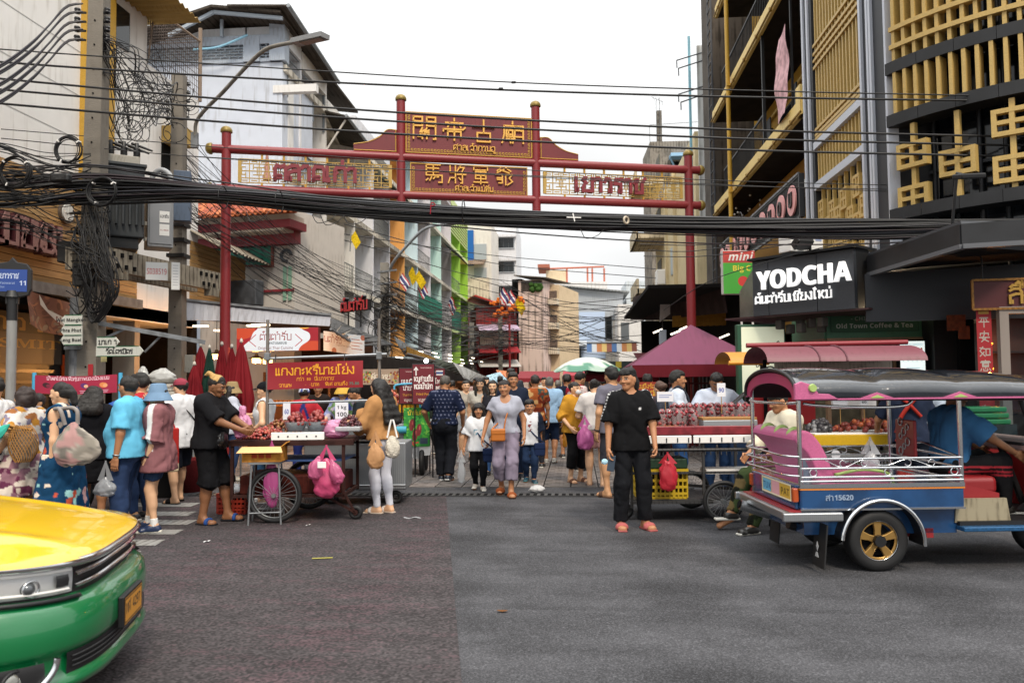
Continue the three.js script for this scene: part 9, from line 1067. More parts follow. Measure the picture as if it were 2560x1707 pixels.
const pat=(base,marks,f=9,th=0.6,sd=0)=>{const b=lin(base),m=marks.map(lin);return(x,y,z)=>{for(let i=0;i<m.length;i++)if(noise3(x*f+i*17+sd,y*f+i*5,z*f+i*9)>th)return m[i];return b;};};
const dots=(base,mark,f,r)=>{const b=lin(base),m=lin(mark);return(x,y,z)=>{const u=x*f,v=y*f,w=z*f,i=Math.round(v),o=(i&1)*0.5,du=u-o-Math.round(u-o),dv=v-i,dw=w-Math.round(w);return(Math.abs(z)>Math.abs(x)*0.6?du*du:dw*dw)+dv*dv<r*r?m:b;};};
const hold=(name,label,cat,pos,turn=0)=>thing(name,label,cat,pos,turn);
function strapBag(name,label,p,a,b,c,w,h,d,m,ms,turn){
const o=hold(name,label,'bag',c,turn),inv=(v)=>v.clone().sub(o.position).applyAxisAngle(UPV,-turn);
part('pouch',[rbox(w,h,d,Math.min(w,h,d)*0.32,0,-h / 2,0,0,0,0,4)],m,o);part('flap',[rbox(w*1.02,h*0.5,d*1.06,d*0.25,0,-h*0.22,0.004,0,0,0,3)],m,o);
part('strap',[tube([V(w*0.42,0,0),inv(b),inv(a)],0.011,6,24),tube([V(-w*0.42,0,0),inv(b).add(V(-0.03,0,-0.16)),inv(a).add(V(0,0,-0.02))],0.011,6,24)],ms??m,o);return o;
}
const F={fine:1,cell:0.0145};
const skinA=0xc09069,skinB=0xab7753,skinC=0xd6a985,skinD=0x865a3c;
const denim=0x2c3d5e,blk=0x141418;
{
const p=person({...F,label:'person in a white tee cut off by the left edge',at:gp(-16,8.2),turn:LEFT,H:1.7,skin:skinA,top:{c:0xd8d8d8},bottom:{c:0x33363c}});
const q=at(22,1100,7.9),o=hold('teal_cloth_bag','teal cloth bag on the arm of the person at the left edge','bag',q);part('cloth',sackGeo(0.12,0.3,0.06,3,0.3).rotateZ(-0.9).translate(0,0.16,0),mat(0x3fae9a,{r:0.7}),o);
}
{
const fl=pat(0xc9c4bf,[0x7a7488,0xa8762e,0x5c5a70,0x93603a],13,0.68),pl=pat(0x8a6470,[0xc4b4a8,0x5c2a44,0xd0c4b8],16,0.62),p=person({...F,label:'woman with bobbed dark hair in a floral dress carrying a mesh bag',at:gp(62,8.35),turn:LEFT-0.25,f:1,H:1.6,w:1.08,skin:skinA,hair:'bob',hairC:0x2a1c18,watch:[0],hands:[[0.3,0.98,0.06],null],feet:[[0.1,0,0.1],[-0.1,0,-0.1]],top:{name:'dress_bodice',c:fl,sleeve:0.75,cuff:0.03,hem:0.8,e:0.03,flare:0.06},bottom:{name:'dress_skirt',skirt:1,hem:0.52,flare:0.22,e:0.03,c:pl,fold:0.017},shoes:{sandal:1,c:0x6a4a34}});
const q=at(58,1112,8.0),o=hold('mesh_bag','tan string mesh bag hanging from the shoulder of the floral dress woman','bag',q,0.1),net=[],mm=mat(0xa87a44,{r:0.8}),fill=part('contents',sackGeo(0.26,0.34,0.14,6,0.5).translate(0,0.17,-0.01),mat(0x8a7a6a,{r:0.8,t:['blotch',0.2]}),o);
for(let i=0;i<15;i++)for(const s of[1,-1]){const pts=[];for(let k=0;k<=8;k++){const t=k / 8,yy=0.2-t*0.37,w=0.15*Math.pow(Math.sin(Math.PI*(0.08+0.84*t)),0.6),a=Math.PI*clamp((i+s*k*0.9)/ 14);pts.push([-Math.cos(a)*w,yy,0.085*Math.sin(a)+0.01]);}net.push(tube(pts,0.0035,4,12));}part('string_net',net,mm,o,'stuff');const a=p.sh[0].clone().sub(o.position).applyAxisAngle(UPV,-0.1);part('strap',[tube([[-0.1,0.15,0.05],[a.x-0.02,(a.y+0.15)/ 2,a.z*0.5+0.08],[a.x,a.y+0.05,a.z]],0.014,5),tube([[0.1,0.15,0.05],[a.x+0.04,(a.y+0.15)/ 2,a.z*0.5+0.08],[a.x,a.y+0.05,a.z]],0.014,5)],mm,o);
carrier('magenta_bag','magenta plastic bag held by the woman in the floral dress',at(10,1130,8.3),0xb83a6a,0.2,0.34,{m:mat(0xa83262,{r:0.4,trans:0.2})});
}
person({label:'older woman in glasses and lilac top between the two women at left',at:gp(90,9.2),turn:FRONT-0.3,f:1,H:1.52,w:1.1,skin:skinA,hair:'bun',hairC:0x1c1816,glasses:1,look:0.1,top:{c:0x7d6a86},bottom:{c:0x3a3440}});
{
const nd=pat(0x123a5a,[0xd8c8b8,0xb8503a,0x8ab8b8,0xc9a0a0],11,0.83),p=person({...F,label:'woman with black ponytail in a sleeveless navy dress with scattered spots',at:gp(155,8.1),turn:LEFT,f:1,H:1.64,skin:skinC,hair:'pony',hairC:0x14110f,look:0.0,feet:[[0.09,0,-0.12],[-0.09,0,0.08]],hands:[[0.2,0.8,0.0],[-0.24,0.85,0.1]],top:{name:'dress_bodice',c:nd,sleeve:0,tank:1,hem:0.8,e:0.026,flare:0.06,neck:0.02},bottom:{name:'dress_skirt',skirt:1,hem:0.36,flare:0.16,e:0.03,c:nd,fold:0.017},shoes:{c:0x8a7a6a}});
const q=at(178,1098,7.75),o=hold('tote_bag','large grey and pink patterned cloth tote bag on the navy dress woman','bag',q,0.12),tp=pat(0x8d8780,[0xb08a8a,0x6f6a66,0xa79f98],16,0.6,4),g=sackGeo(0.48,0.42,0.16,11,0.28,30);part('cloth',paint(warp(g,(v)=>{v.x+=(v.y+0.2)*-0.12;v.y+=v.x*0.1;}),tp).translate(0.02,0.16,0),mat(0xfffff9,{vc:1,r:0.85,b:['weave',0.1,0.001]}),o);const a=p.sh[0].clone().sub(q).applyAxisAngle(UPV,-0.12);part('strap',[tube([[-0.06,0.14,0.02],[-0.1,0.28,0.03],[a.x,a.y+0.045,a.z+0.01]],0.02,6),tube([[0.04,0.14,-0.02],[0.03,0.28,-0.02],[a.x+0.01,a.y+0.045,a.z-0.02]],0.02,6)],mat(0x8a8480,{r:0.85}),o);
}
person({label:'woman in a black top and skirt seen from behind at the juice stall',...F,at:foot(228,1306),turn:AWAY+0.2,f:1,H:1.6,w:1.35,fat:0.2,skin:skinB,hair:'long',hairLen:0.035,look:-0.2,hands:[[0.2,1.05,0.25],[-0.2,1.1,0.3]],top:{c:blk,sleeve:1.0,hem:0.78},bottom:{skirt:1,hem:0.5,flare:0.05,c:0x111114},shoes:{sandal:1,c:0x6a5a48}});
{
const p=person({...F,label:'older man in a sky blue polo shirt and jeans with grey trainers',at:foot(316,1338),turn:LEFT+0.05,H:1.7,w:1.22,fat:0.75,skin:skinB,hair:'thin',look:-0.45,watch:[0],watchC:'steel',feet:[[0.1,0,0.02],[-0.1,0,0.12]],hands:[[0.26,0.83,0.02],[-0.26,0.92,0.16]],top:{c:0x63b4d6,collar:0x63b4d6,sleeve:0.85,hem:0.84,cuff:0.028,e:0.022,fold:0.012},bottom:{c:denim,name:'jeans',e:0.02,fold:0.013,flare:0.018},shoes:{c:0xb9bcc0,sole:0xd3c6a8}});
const h=p.hand[1];carrier('clear_bag','clear plastic bag dangling from the hand of the man in blue',at(262,1155,8.4),0xc8ccd0,0.26,0.2,{m:mat(0xc9cdd2,{r:0.2,trans:0.55}),topk:0.3,handle:0.16});
}
person({label:'man in a red tee half hidden behind the man in blue',at:gp(352,9.6),turn:LEFT-0.2,H:1.74,skin:skinA,top:{c:0xa82c34},bottom:{c:denim}});
{
const mauve=lin(0x84585c),wht=lin(0xd6d4d2);const p=person({...F,label:'woman in a blue bucket hat and loose mauve tee with white shoulder stripe',at:foot(392,1328),turn:LEFT+0.05,f:1,H:1.6,skin:skinC,hair:'short',look:0,hat:{t:'bucket',c:0x6f8aa6},watch:[0],feet:[[0.09,0,0.0],[-0.09,0,0.14]],hands:[[0.22,0.86,0.04],[-0.05,1.5,0.16,[-0.8,-0.6,0.4]]],top:{c:(x,y,z)=>(x>0.13&&z>-0.03&&z<0.035&&y>0.95?wht:mauve),sleeve:1.12,cuff:0.045,hem:0.7,e:0.035,flare:0.05,fold:0.016},bottom:{c:0x2c3d5a,len:0.72,e:0.022,name:'denim_shorts'},shoes:{c:0x22304f,sole:0xd8d4c8,sock:0xd8d8d6}});
}
{
const p=person({...F,label:'boy in a maroon cap and white tee with dark shorts',at:foot(448,1258),turn:LEFT-0.5,H:1.68,w:1.12,skin:skinC,hair:'short',hat:{t:'cap',c:0x8c3a48},feet:[[0.12,0,-0.05],[-0.12,0,0.16]],hands:[[0.22,1.0,0.18],[-0.2,1.0,0.2]],top:{c:0xd4d5d8,sleeve:0.95,hem:0.76,e:0.03,cuff:0.035,fold:0.013},bottom:{c:0x10141e,len:0.95,flare:0.04,e:0.025,name:'shorts'},shoes:{sandal:1,c:0x1c1a1a,strap:0.05}});
const o=hold('crossbody_strap_bag','thin black crossbody strap bag on the boy in white','bag',p.up(0,1.1,0.16));const q=(x,y,z)=>p.up(x,y,z).sub(o.position);part('strap',tube([q(0.14,1.43,0),q(0.02,1.28,-0.135),q(-0.15,1.1,-0.1),q(-0.1,1.05,0.12)],0.008,5,30),M.black,o);part('pouch',rbox(0.16,0.12,0.06,0.02),M.black,o);
const rb=at(424,1120,10.0),r2=hold('red_tote','flat red and cream shopping tote beside the mauve tee','bag',rb,0.4);part('tote',rbox(0.2,0.5,0.06,0.02),mat(0xa82a26,{r:0.7}),r2);part('cream_base',rbox(0.202,0.12,0.062,0.02,0,-0.24,0),mat(0xc9b89a,{r:0.7}),r2);part('strap',tube([[-0.07,0.25,0],[-0.03,0.45,0],[0.05,0.25,0]],0.01),mat(0xa82a26,{r:0.7}),r2);
}
{
const p=person({...F,label:'man in black tee and cargo shorts with tied blond hair looking down',at:foot(522,1308),turn:RIGHT-0.15,H:1.72,w:1.3,fat:0.35,skin:skinD,hair:'tied',dye:0xb08a4e,hairC:0x1a1410,pitch:0.35,lean:0.03,feet:[[0.12,0,0.16],[-0.12,0,-0.02]],hands:[[0.07,1.1,0.42,[0.6,-0.9,-0.2]],[-0.06,1.08,0.4,[-0.6,-0.9,-0.2]]],top:{c:0x17171a,sleeve:0.95,hem:0.86,e:0.024,cuff:0.03},bottom:{c:0x121215,len:1.12,flare:0.045,e:0.028,name:'cargo_shorts',fold:0.014},shoes:{sandal:1,c:0x2a4a86,sole:0x1c1c20,strap:0.018}});
const q=p.up(-0.12,0.96,0.22),o=hold('black_waist_pouch','shiny black waist pouch on the man in cargo shorts','bag',q,RIGHT);part('pouch',[sackGeo(0.26,0.2,0.1,4,0.8).translate(0,0.1,0)],mat(0x121214,{r:0.3}),o);
}
person({label:'woman in a tan bucket hat and striped white shirt behind the fruit cart',at:gp(578,13.2),turn:RIGHT+0.5,f:1,H:1.62,skin:skinC,hair:'long',front:0,hairC:0x1c1512,hat:{t:'bucket',c:0x9a8460},hands:[[0.1,1.1,0.35],[-0.2,1.15,0.3]],top:{c:0xb6bac8,sleeve:1.5,hem:0.82},bottom:{c:denim},shoes:{c:0x8a8478}});
person({...F,label:'woman in a black cap and sleeveless white top facing left behind the cart',at:foot(660,1256),turn:LEFT,f:1,H:1.62,skin:skinC,hair:'bun',hat:{t:'cap',c:0x15161a},hands:[[0.2,1.0,0.16],[-0.16,1.0,0.2]],top:{c:0xc9ccd0,sleeve:0,tank:1,hem:0.86},bottom:{c:0x2a4a6a},shoes:{sandal:1,c:0xd0ccc8}});
person({label:'vendor in a red shirt and blue checked head scarf bending at the curry stall',at:gp(758,12.6),turn:AWAY+0.15,f:1,H:1.55,skin:skinB,hair:'short',hat:{t:'scarf',c:0x3a4a8a,chk:1},lean:0.12,hands:[[0.3,1.1,0.25],[-0.3,1.1,0.25]],top:{c:(x,y,z)=>(Math.abs(Math.abs(x)-(1.4-y)*0.35)<0.025&&y>1.05?lin(0x26306a):lin(0xa82a34)),sleeve:0.8},bottom:{c:0x26306a}});
person({label:'dim vendor with dark hair far behind the curry stall',at:gp(795,15),turn:FRONT,f:1,H:1.6,skin:skinB,hair:'bun',top:{c:0x2a2220},bottom:{c:0x1a1a1a}});
person({label:'vendor in a yellow bucket hat with white face cover at the curry stall',at:gp(858,12.4),turn:FRONT-0.2,f:1,H:1.6,skin:skinC,hair:'none',hat:{t:'bucket',c:0xc9a24a},mask:0xc9ccd4,hands:[[0.12,1.05,0.3],[-0.2,1.08,0.3]],top:{c:pat(0x8a90b8,[0x3a4a9a,0xc0b4c0,0x6a8a5a],14,0.62),sleeve:1.2},bottom:{c:0x2a2a3a}});
person({label:'vendor in charcoal bending over at the right end of the curry stall',at:gp(925,12.2),turn:LEFT+0.3,f:1,H:1.6,skin:skinB,hair:'bun',lean:0.35,pitch:0.3,hands:[[0.12,1.0,0.4],[-0.1,1.0,0.4]],top:{c:0x2c3236,sleeve:1.1},bottom:{c:0x1c1c22}});
{
const p=person({...F,label:'woman with long black hair, tan cardigan and white jeans at the fruit cart',at:foot(956,1283),turn:LEFT-0.5,f:1,H:1.66,skin:skinC,hair:'long',hairLen:0.085,hairC:0x0e0b0a,lean:0.04,pitch:0.15,feet:[[0.06,0,0.04],[-0.07,0,-0.06]],hands:[[0.12,1.05,0.28,[0.8,-0.6,-0.3]],[-0.05,1.2,0.52,[-0.6,-0.8,0]]],top:{c:0xa67a4e,sleeve:1.75,cuff:0.03,e:0.034,hem:0.93,fold:0.014},bottom:{c:0xcbcbd4,name:'white_jeans',e:0.008,fold:0.007},shoes:{sandal:1,c:0xd3cac2,sole:0xb8a898,strap:0.018}});
carrier('brown_paper_bag','light brown carrier bag hanging from the arm of the cardigan woman',at(938,1080,9.35),0xb98a5e,0.22,0.3,{m:mat(0xb8895c,{r:0.7,trans:0.1}),topk:0.55});const o=hold('white_fluffy_bag','white fluffy handbag hanging at the hip of the cardigan woman','bag',at(980,1090,9.4));part('fluff',sackGeo(0.2,0.26,0.12,2,0.6),mat(0xc9c2b4,{r:0.95,b:['coarse',0.15,0.01]}),o);part('strap',tube([[-0.06,-0.02,0],[0,0.2,0],[0.06,-0.02,0]],0.012),M.cleanWhite,o);
}
person({...F,label:'man from behind in a navy polo dotted with tiny marks and black trousers',at:foot(1112,1203),turn:AWAY-0.1,H:1.72,w:1.25,skin:skinB,hair:'short',hairC:0x4a4540,pitch:0.25,hands:[[0.3,0.95,0.14],[-0.27,0.92,0.16]],walk:0.1,top:{c:dots(0x151d34,0x6a6f86,16,0.17),collar:0x3a6aa0,sleeve:0.9,hem:0.92,tuck:1},bottom:{c:0x16181e,flare:0.016,e:0.024},shoes:{c:0x1c2432,sole:0xb8b8b8}});
person({label:'woman in a beige tank top and grey layered skirt holding a phone',at:gp(1164,16.2),turn:FRONT+0.3,f:1,H:1.62,skin:skinC,hair:'bun',hands:[[0.12,1.3,0.25,[0.7,-0.7,0]],null],top:{c:0xa39c90,sleeve:0,tank:1},bottom:{skirt:1,hem:0.62,flare:0.12,c:0x83868c},shoes:{c:0x2a2420}});
person({...F,label:'young woman with long loose hair in a cream sleeved top beside the girl',at:gp(1200,14.6),turn:FRONT,f:1,H:1.66,skin:skinC,hair:'long',front:1,hairLen:0.06,top:{c:0xbcb6aa,sleeve:0.5,scoop:0.1},bottom:{c:0x8a8c94,len:2},shoes:{c:0x3a3030}});
person({label:'woman in a dark tank top just behind the walking mother',at:gp(1232,13.6),turn:FRONT-0.1,f:1,H:1.62,skin:skinC,hair:'long',front:1,top:{c:0x24242a,sleeve:0,tank:1},bottom:{c:0x3a5a8a}});
person({label:'tall man in glasses in the crowd behind the walking mother',at:gp(1277,17),turn:FRONT,H:1.86,skin:skinB,glasses:1,top:{c:0x2c2f38},bottom:{c:0x222228}});
person({label:'man in a navy tee directly behind the walking mother',at:gp(1282,13.2),turn:FRONT+0.15,H:1.74,skin:skinB,top:{c:0x1c2436,hem:0.85},bottom:{c:0x26344e},shoes:{c:0x24262c}});
{
const p=person({...F,label:'mother in a grey tee and cropped lilac trousers walking towards the camera',at:foot(1266,1240),turn:FRONT-0.05,f:1,H:1.64,skin:skinB,hair:'bun',hairC:0x1a1310,walk:0.13,look:-0.25,tilt:0.05,hands:[[0.27,0.88,0.04],[-0.33,0.88,0.06]],top:{c:0x9d9fac,sleeve:0.5,neck:0.026,scoop:0.2,hem:0.93,e:0.014},bottom:{c:0x83798a,len:1.58,flare:0.028,e:0.022,name:'cropped_trousers',fold:0.014},shoes:{sandal:1,c:0x8a4a2a,sole:0x3a241a}});
strapBag('orange_shoulder_bag','tan orange leather shoulder bag on the walking mother',p,p.up(0.12,1.43,0.02),p.up(0.02,1.18,0.15),p.up(-0.1,1.0,0.19),0.2,0.17,0.08,mat(0xb0651f,{r:0.45}),null,FRONT);
const girl=person({...F,label:'smiling girl in a white tee and black leggings walking beside her mother',at:foot(1198,1225),turn:FRONT,kid:1,f:1,H:1.25,skin:skinB,hair:'child',hairC:0x100c0a,walk:0.09,hands:[[0.2,0.95,0.06],[-0.3,0.86,0.06]],top:{c:(x,y,z)=>(z>0&&y>1.1&&y<1.22&&Math.abs(x)<0.1&&noise3(x*40,y*40,3)>0.62?lin(0x5a8aa0):lin(0xd0d2d6)),sleeve:0.95,cuff:0.03,hem:0.8,e:0.03,trim:0x2a2c34},bottom:{c:0x131316},shoes:{c:0xa8a29c}});
const boy=person({...F,label:'small boy in a white tee with navy sleeves and blue jeans',at:foot(1326,1207),turn:FRONT,kid:1,H:1.27,skin:skinB,hair:'short',hairC:0x0e0b0a,walk:0.08,hands:[null,[-0.27,0.92,0.04]],top:{c:(x,y,z)=>(Math.abs(x)>0.165?lin(0x1c2436):z>0&&Math.abs(x)<0.04&&y>1.08&&y<1.3&&noise3(x*50,y*30,7)>0.5?lin(0x7a3a3a):lin(0xcfd1d6)),sleeve:0.95,cuff:0.03,hem:0.82,e:0.03,trim:0x1c2436},bottom:{c:0x1f2f4a,name:'jeans'},shoes:{c:0x1f4050,sole:0x2a6a70}});
for(const[k,q,l]of[[girl,0.2,'navy school strap bag across the smiling girl'],[boy,0.18,'navy school strap bag across the small boy']])strapBag('school_bag',l,k,k.up(-0.13,1.4,0.02),k.up(0.02,1.12,0.16),k.up(0.2,0.86,0.14),0.17,0.2,0.07,mat(0x1a2848,{r:0.7}),null,FRONT);
carrier('clear_bag','long clear plastic bag swinging from the hand of the girl',girl.hand[1].clone().add(V(-0.03,0.02,0)),0xc8ccd0,0.13,0.34,{m:mat(0xcfd2d6,{r:0.2,trans:0.6}),topk:0.5});
}
person({label:'man from behind in an orange patterned shirt with a shoulder strap',at:gp(1338,14.8),turn:AWAY,H:1.7,skin:skinB,hair:'short',hairC:0x1a1310,top:{c:pat(0xa0552c,[0x6a2a1c,0xc9a06a,0x3a4a44],14,0.62),hem:0.86},bottom:{c:0x2a2a30}});
person({...F,label:'grey haired man from behind in a pale blue shirt and navy shorts',at:foot(1376,1158),turn:AWAY,H:1.68,w:1.15,skin:skinB,hair:'short',hairC:0x5a5854,walk:0.08,top:{c:0x93b4d4,sleeve:0.85,cuff:0.03,hem:0.82,e:0.026},bottom:{c:0x1a2740,len:1.0,flare:0.035,name:'shorts'},shoes:{c:0xb9b6b0}});
carrier('orange_drink_bag','clear bag of orange drink held by the man in pale blue',at(1412,1075,15.1),0xd88a2a,0.1,0.2,{m:mat(0xc98a2a,{r:0.2,trans:0.3}),topk:0.6});
person({label:'man in a dark navy tee from behind past the pale blue shirt',at:gp(1418,16.6),turn:AWAY,H:1.72,skin:skinB,top:{c:0x151a2c},bottom:{c:0x1c1c20,len:1.0}});
person({label:'man in a red and white floral shirt looking down in the crowd',at:gp(1443,14.2),turn:RIGHT+0.6,H:1.76,skin:skinA,hair:'short',pitch:0.35,top:{c:pat(0x9c2236,[0xc9b8b4,0xd0c4c0,0x7a1a2a],13,0.6),hem:0.85},bottom:{c:0x22222a}});
{
person({...F,label:'woman in a mustard top and white face mask with black cropped trousers',at:foot(1440,1207),turn:RIGHT-0.9,f:1,H:1.58,w:1.08,skin:skinC,hair:'bun',mask:0xc9ccd2,hands:[[0.1,1.05,0.25],[-0.24,0.95,0.14]],top:{c:0xb5832c,sleeve:1.2,cuff:0.035,hem:0.85,e:0.03},bottom:{c:0x121214,len:1.6,flare:0.02},shoes:{sandal:1,c:0x6a4a3c}});
carrier('striped_pink_bag','pink and violet striped carrier bag between the mustard top and pink shorts',at(1462,1040,12.0),0xb85a9c,0.26,0.38,{m:mat(0xae568e,{r:0.5,trans:0.15}),topk:0.4});
person({...F,label:'woman from behind in a white tee and dusty pink shorts',at:foot(1490,1216),turn:AWAY-0.2,f:1,H:1.62,w:1.22,skin:skinC,hair:'bun',hairC:0x15110f,pitch:0.25,feet:[[0.1,0,0.02],[-0.12,0,-0.04]],hands:[[0.16,1.05,0.24],[-0.25,1.1,0.2]],top:{c:0xc4bebb,sleeve:0.75,cuff:0.03,hem:0.9,e:0.026},bottom:{c:0xa97e7a,len:0.68,flare:0.02,e:0.018,name:'shorts'},shoes:{sandal:1,c:0x8a7870}});
const c=at(1506,1025,11.6),o=hold('drink_cup','white iced drink cup with a straw by the white tee woman','cup',c);part('cup',lathe([[0.001,0],[0.034,0],[0.047,0.15],[0.05,0.155],[0.04,0.17],[0.001,0.17]],18),mat(0xc9cbd0,{r:0.4}),o);part('straw',rod([0.005,0.14,0],[0.015,0.25,0],0.005),M.black,o);
}
person({...F,label:'man in a slate grey tee half hidden behind the young man in black',at:foot(1536,1243),turn:AWAY+0.5,H:1.78,skin:skinA,hair:'short',hairC:0x12100e,hands:[[0.25,0.86,0.02],null],watch:[0],top:{c:0x65636f,hem:0.84},bottom:{c:0x3a3a42,len:1.0},shoes:{sandal:1,c:0x5a4438}});
{
const blkC=lin(0x131315),wl=lin(0xc9c9c9);const p=person({...F,cell:0.0125,label:'young man in a black tee with white sleeve tape, black trousers and pink slides',at:foot(1581,1322),turn:FRONT+0.12,H:1.73,w:1.0,skin:skinB,hair:'mullet',hairC:0x0d0b0a,look:-0.85,tilt:0.03,footYaw:[0.25,-0.15],feet:[[0.135,0,0.03],[-0.12,0,0.0]],hands:[[0.21,0.87,0.2,[0.9,-0.3,-0.5]],[-0.27,0.86,0.1]],grip:[0.75,0.5],top:{c:(x,y,z)=>{const ax=Math.abs(x);if(ax>0.1&&Math.abs(z+0.008-(ax>0.22?0.03:0))<0.021&&y>1.15){const k=Math.floor((ax+(1.4-y))*46);return k&1?wl:lin(0x3a3a3c);}return z>0.05&&Math.hypot(x-0.075,y-1.28)<0.014?wl:blkC;},sleeve:0.92,cuff:0.03,hem:0.83,e:0.024,fold:0.012},bottom:{c:0x17181c,len:1.97,e:0.02,flare:0.02,fold:0.016},shoes:{sandal:1,c:0xac5e5c,sole:0x9c5654,strap:0.05}});
const h=p.hand[1],o=hold('mobile_phone','dark slate mobile phone held low by the young man in black','phone',h.clone().add(V(0.03,-0.07,0.02)),0.2);part('phone',rbox(0.08,0.17,0.012,0.005,0,0,0,0,0,-0.15),mat(0x3a4654,{r:0.35}),o);const t=hold('paper_tissue','pale blue crumpled tissue pinched above the phone','tissue',h.clone().add(V(-0.04,-0.02,0.03)));part('tissue',sackGeo(0.07,0.06,0.05,3,0.8),mat(0xa8cfe0,{r:0.7}),t);
}
person({label:'woman with loose brown hair behind the right fruit cart',at:gp(1652,11.6),turn:AWAY+0.6,f:1,H:1.58,skin:skinC,hair:'bun',hairC:0x4a3226,top:{c:0x3a3238,sleeve:1.2},bottom:{c:0x2a2a30}});
{
const p=person({...F,label:'man in a white shirt with a grey backpack behind the right cart',at:gp(1692,10.9),turn:RIGHT-0.05,H:1.72,skin:skinB,hair:'short',hairC:0x12100e,hands:[[0.16,1.05,0.3],[-0.2,1.0,0.2]],top:{c:0xb8c0ce,collar:0xb8c0ce,sleeve:0.95,cuff:0.03,hem:0.85},bottom:{c:0x2a4a78},shoes:{c:0x8a8478}});
const o=hold('backpack','grey backpack on the man in the white shirt','backpack',p.up(0,1.2,-0.2),RIGHT);part('pack',sackGeo(0.3,0.42,0.18,5,0.8).translate(0,0.21,0),mat(0x3a3e48,{r:0.8,b:['weave',0.1,0.001]}),o);part('strap',[1,-1].map((s)=>tube([[s*0.1,0.18,0.08],[s*0.12,0.3,0.2],[s*0.13,0.1,0.34],[s*0.14,-0.12,0.2]],0.018,5)),mat(0x2c3038,{r:0.8}),o);
}
{
const p=person({...F,label:'man in a white shirt looking down and playing a guitar',at:gp(1790,10.9),turn:FRONT-0.1,H:1.7,w:1.12,skin:skinD,hair:'short',hairC:0x0c0a09,pitch:0.45,hands:[[0.34,1.22,0.26,[0.7,-0.8,0.1]],[-0.1,1.06,0.24,[-0.8,-0.5,0]]],top:{c:0xb4bccc,collar:0xb4bccc,sleeve:0.95,cuff:0.035,hem:0.86,e:0.026},bottom:{c:0x2c4468}});
const o=hold('guitar','brown acoustic guitar held at an angle by the man in white','guitar',p.up(-0.05,1.08,0.25),FRONT-0.1);const sh=new $.Shape();sh.moveTo(-0.32,0);sh.bezierCurveTo(-0.32,0.2,-0.12,0.2,-0.08,0.12);sh.bezierCurveTo(-0.02,0.18,0.14,0.15,0.14,0);sh.bezierCurveTo(0.14,-0.15,-0.02,-0.18,-0.08,-0.12);sh.bezierCurveTo(-0.12,-0.2,-0.32,-0.2,-0.32,0);const tilt=0.72,gm=mat(0x8a4a20,{r:0.35,t:['wood',0.5]});
part('body',ext(sh,0.08,0.006).translate(0,0,-0.04).rotateZ(tilt),gm,o);part('sound_hole',cyl(0.045,0.045,0.004,0,0,0,20).rotateX(Math.PI / 2).translate(0,0,0.05).rotateZ(tilt),M.black,o);part('neck',[box(0.46,0.045,0.03,0.35,0,0.04,0).rotateZ(tilt)],mat(0x3a2416,{r:0.5}),o);part('headstock',[box(0.14,0.06,0.02,0.64,0,0.035).rotateZ(tilt),...[0,1,2].flatMap((i)=>[1,-1].map((s)=>box(0.012,0.04,0.012,0.6+i*0.04,s*0.045,0.035).rotateZ(tilt)))],mat(0xa87a4e,{r:0.5}),o);part('strings',[-0.012,-0.004,0.004,0.012].map((d)=>rod([-0.2,d,0.062],[0.6,d,0.06],0.0015,0.0015,4).rotateZ(tilt)),M.steel,o);part('strap',tube([V(-0.3,0.05,0).applyAxisAngle(V(0,0,1),tilt),p.up(-0.15,1.42,0.03).sub(o.position),p.up(0.1,1.44,0.02).sub(o.position)],0.018,5),mat(0x2c3038,{r:0.8}),o);
}
{
const camo=pat(0x3d4a2c,[0x1c2416,0x6a5a3a,0x14160f],8,0.58);person({...F,label:'seated vendor in a cream shirt and camouflage trousers behind the tuk-tuk',at:gp(1958,8.6),turn:LEFT+0.25,H:1.7,w:1.15,sit:1,seatY:0.62,skin:skinB,hair:'short',look:0.0,pitch:0.3,feet:[[0.16,0.0,0.5],[-0.14,0.1,0.56]],hands:[[0.15,1.0,0.32],[-0.15,1.0,0.35]],top:{c:0xc9c2ae,sleeve:1.6,cuff:0.03,hem:0.9,e:0.026,collar:0xc9c2ae},bottom:{c:camo,e:0.026},shoes:{c:0x2c2a28}});
const q=gp(1965,8.6),st=hold('plastic_stool','dark plastic stool under the seated vendor in cream','stool',[q.x,0,q.z]);part('seat',rbox(0.36,0.05,0.36,0.02,0,0.52,0),M.dark,st);for(const[a,b]of[[-1,-1],[1,-1],[1,1],[-1,1]])part('leg',bar([a*0.16,0,b*0.16],[a*0.14,0.5,b*0.14],0.03),M.dark,st);
}
{
const p=person({...F,label:'man in a navy tee leaning on the yellow stall with a red strap',at:gp(2272,9.2),turn:AWAY-0.35,H:1.68,w:1.2,skin:skinB,hair:'short',lean:0.28,pitch:0.2,hands:[[0.32,1.06,0.36],[-0.2,1.0,0.3]],top:{c:0x1c2436,sleeve:0.85,hem:0.84},bottom:{c:0x1e2430}});
const o=hold('red_woven_strap_bag','red woven strap bag crossing the back of the navy tee','bag',p.up(0.1,0.95,-0.18));const q=(x,y,z)=>p.up(x,y,z).sub(o.position),wm=mat(0x9c2a20,{r:0.7,t:['blotch',0.08]});part('strap',[tube([q(-0.14,1.44,-0.02),q(-0.04,1.32,-0.155),q(0.1,1.12,-0.15),q(0.15,0.95,-0.12)],0.024,6,30),tube([q(0.14,1.44,-0.02),q(0.02,1.3,-0.165),q(-0.12,1.14,-0.14)],0.02,6,30)],wm,o);part('pouch',sackGeo(0.2,0.2,0.08,3,0.8).translate(0.03,0.05,0),wm,o);
}
person({label:'man in a pale shirt standing beyond the driver of the tuk-tuk',at:gp(2330,11),turn:LEFT,H:1.66,skin:skinD,top:{c:0xb0bccc,sleeve:1.6},bottom:{c:0x2a3040}});
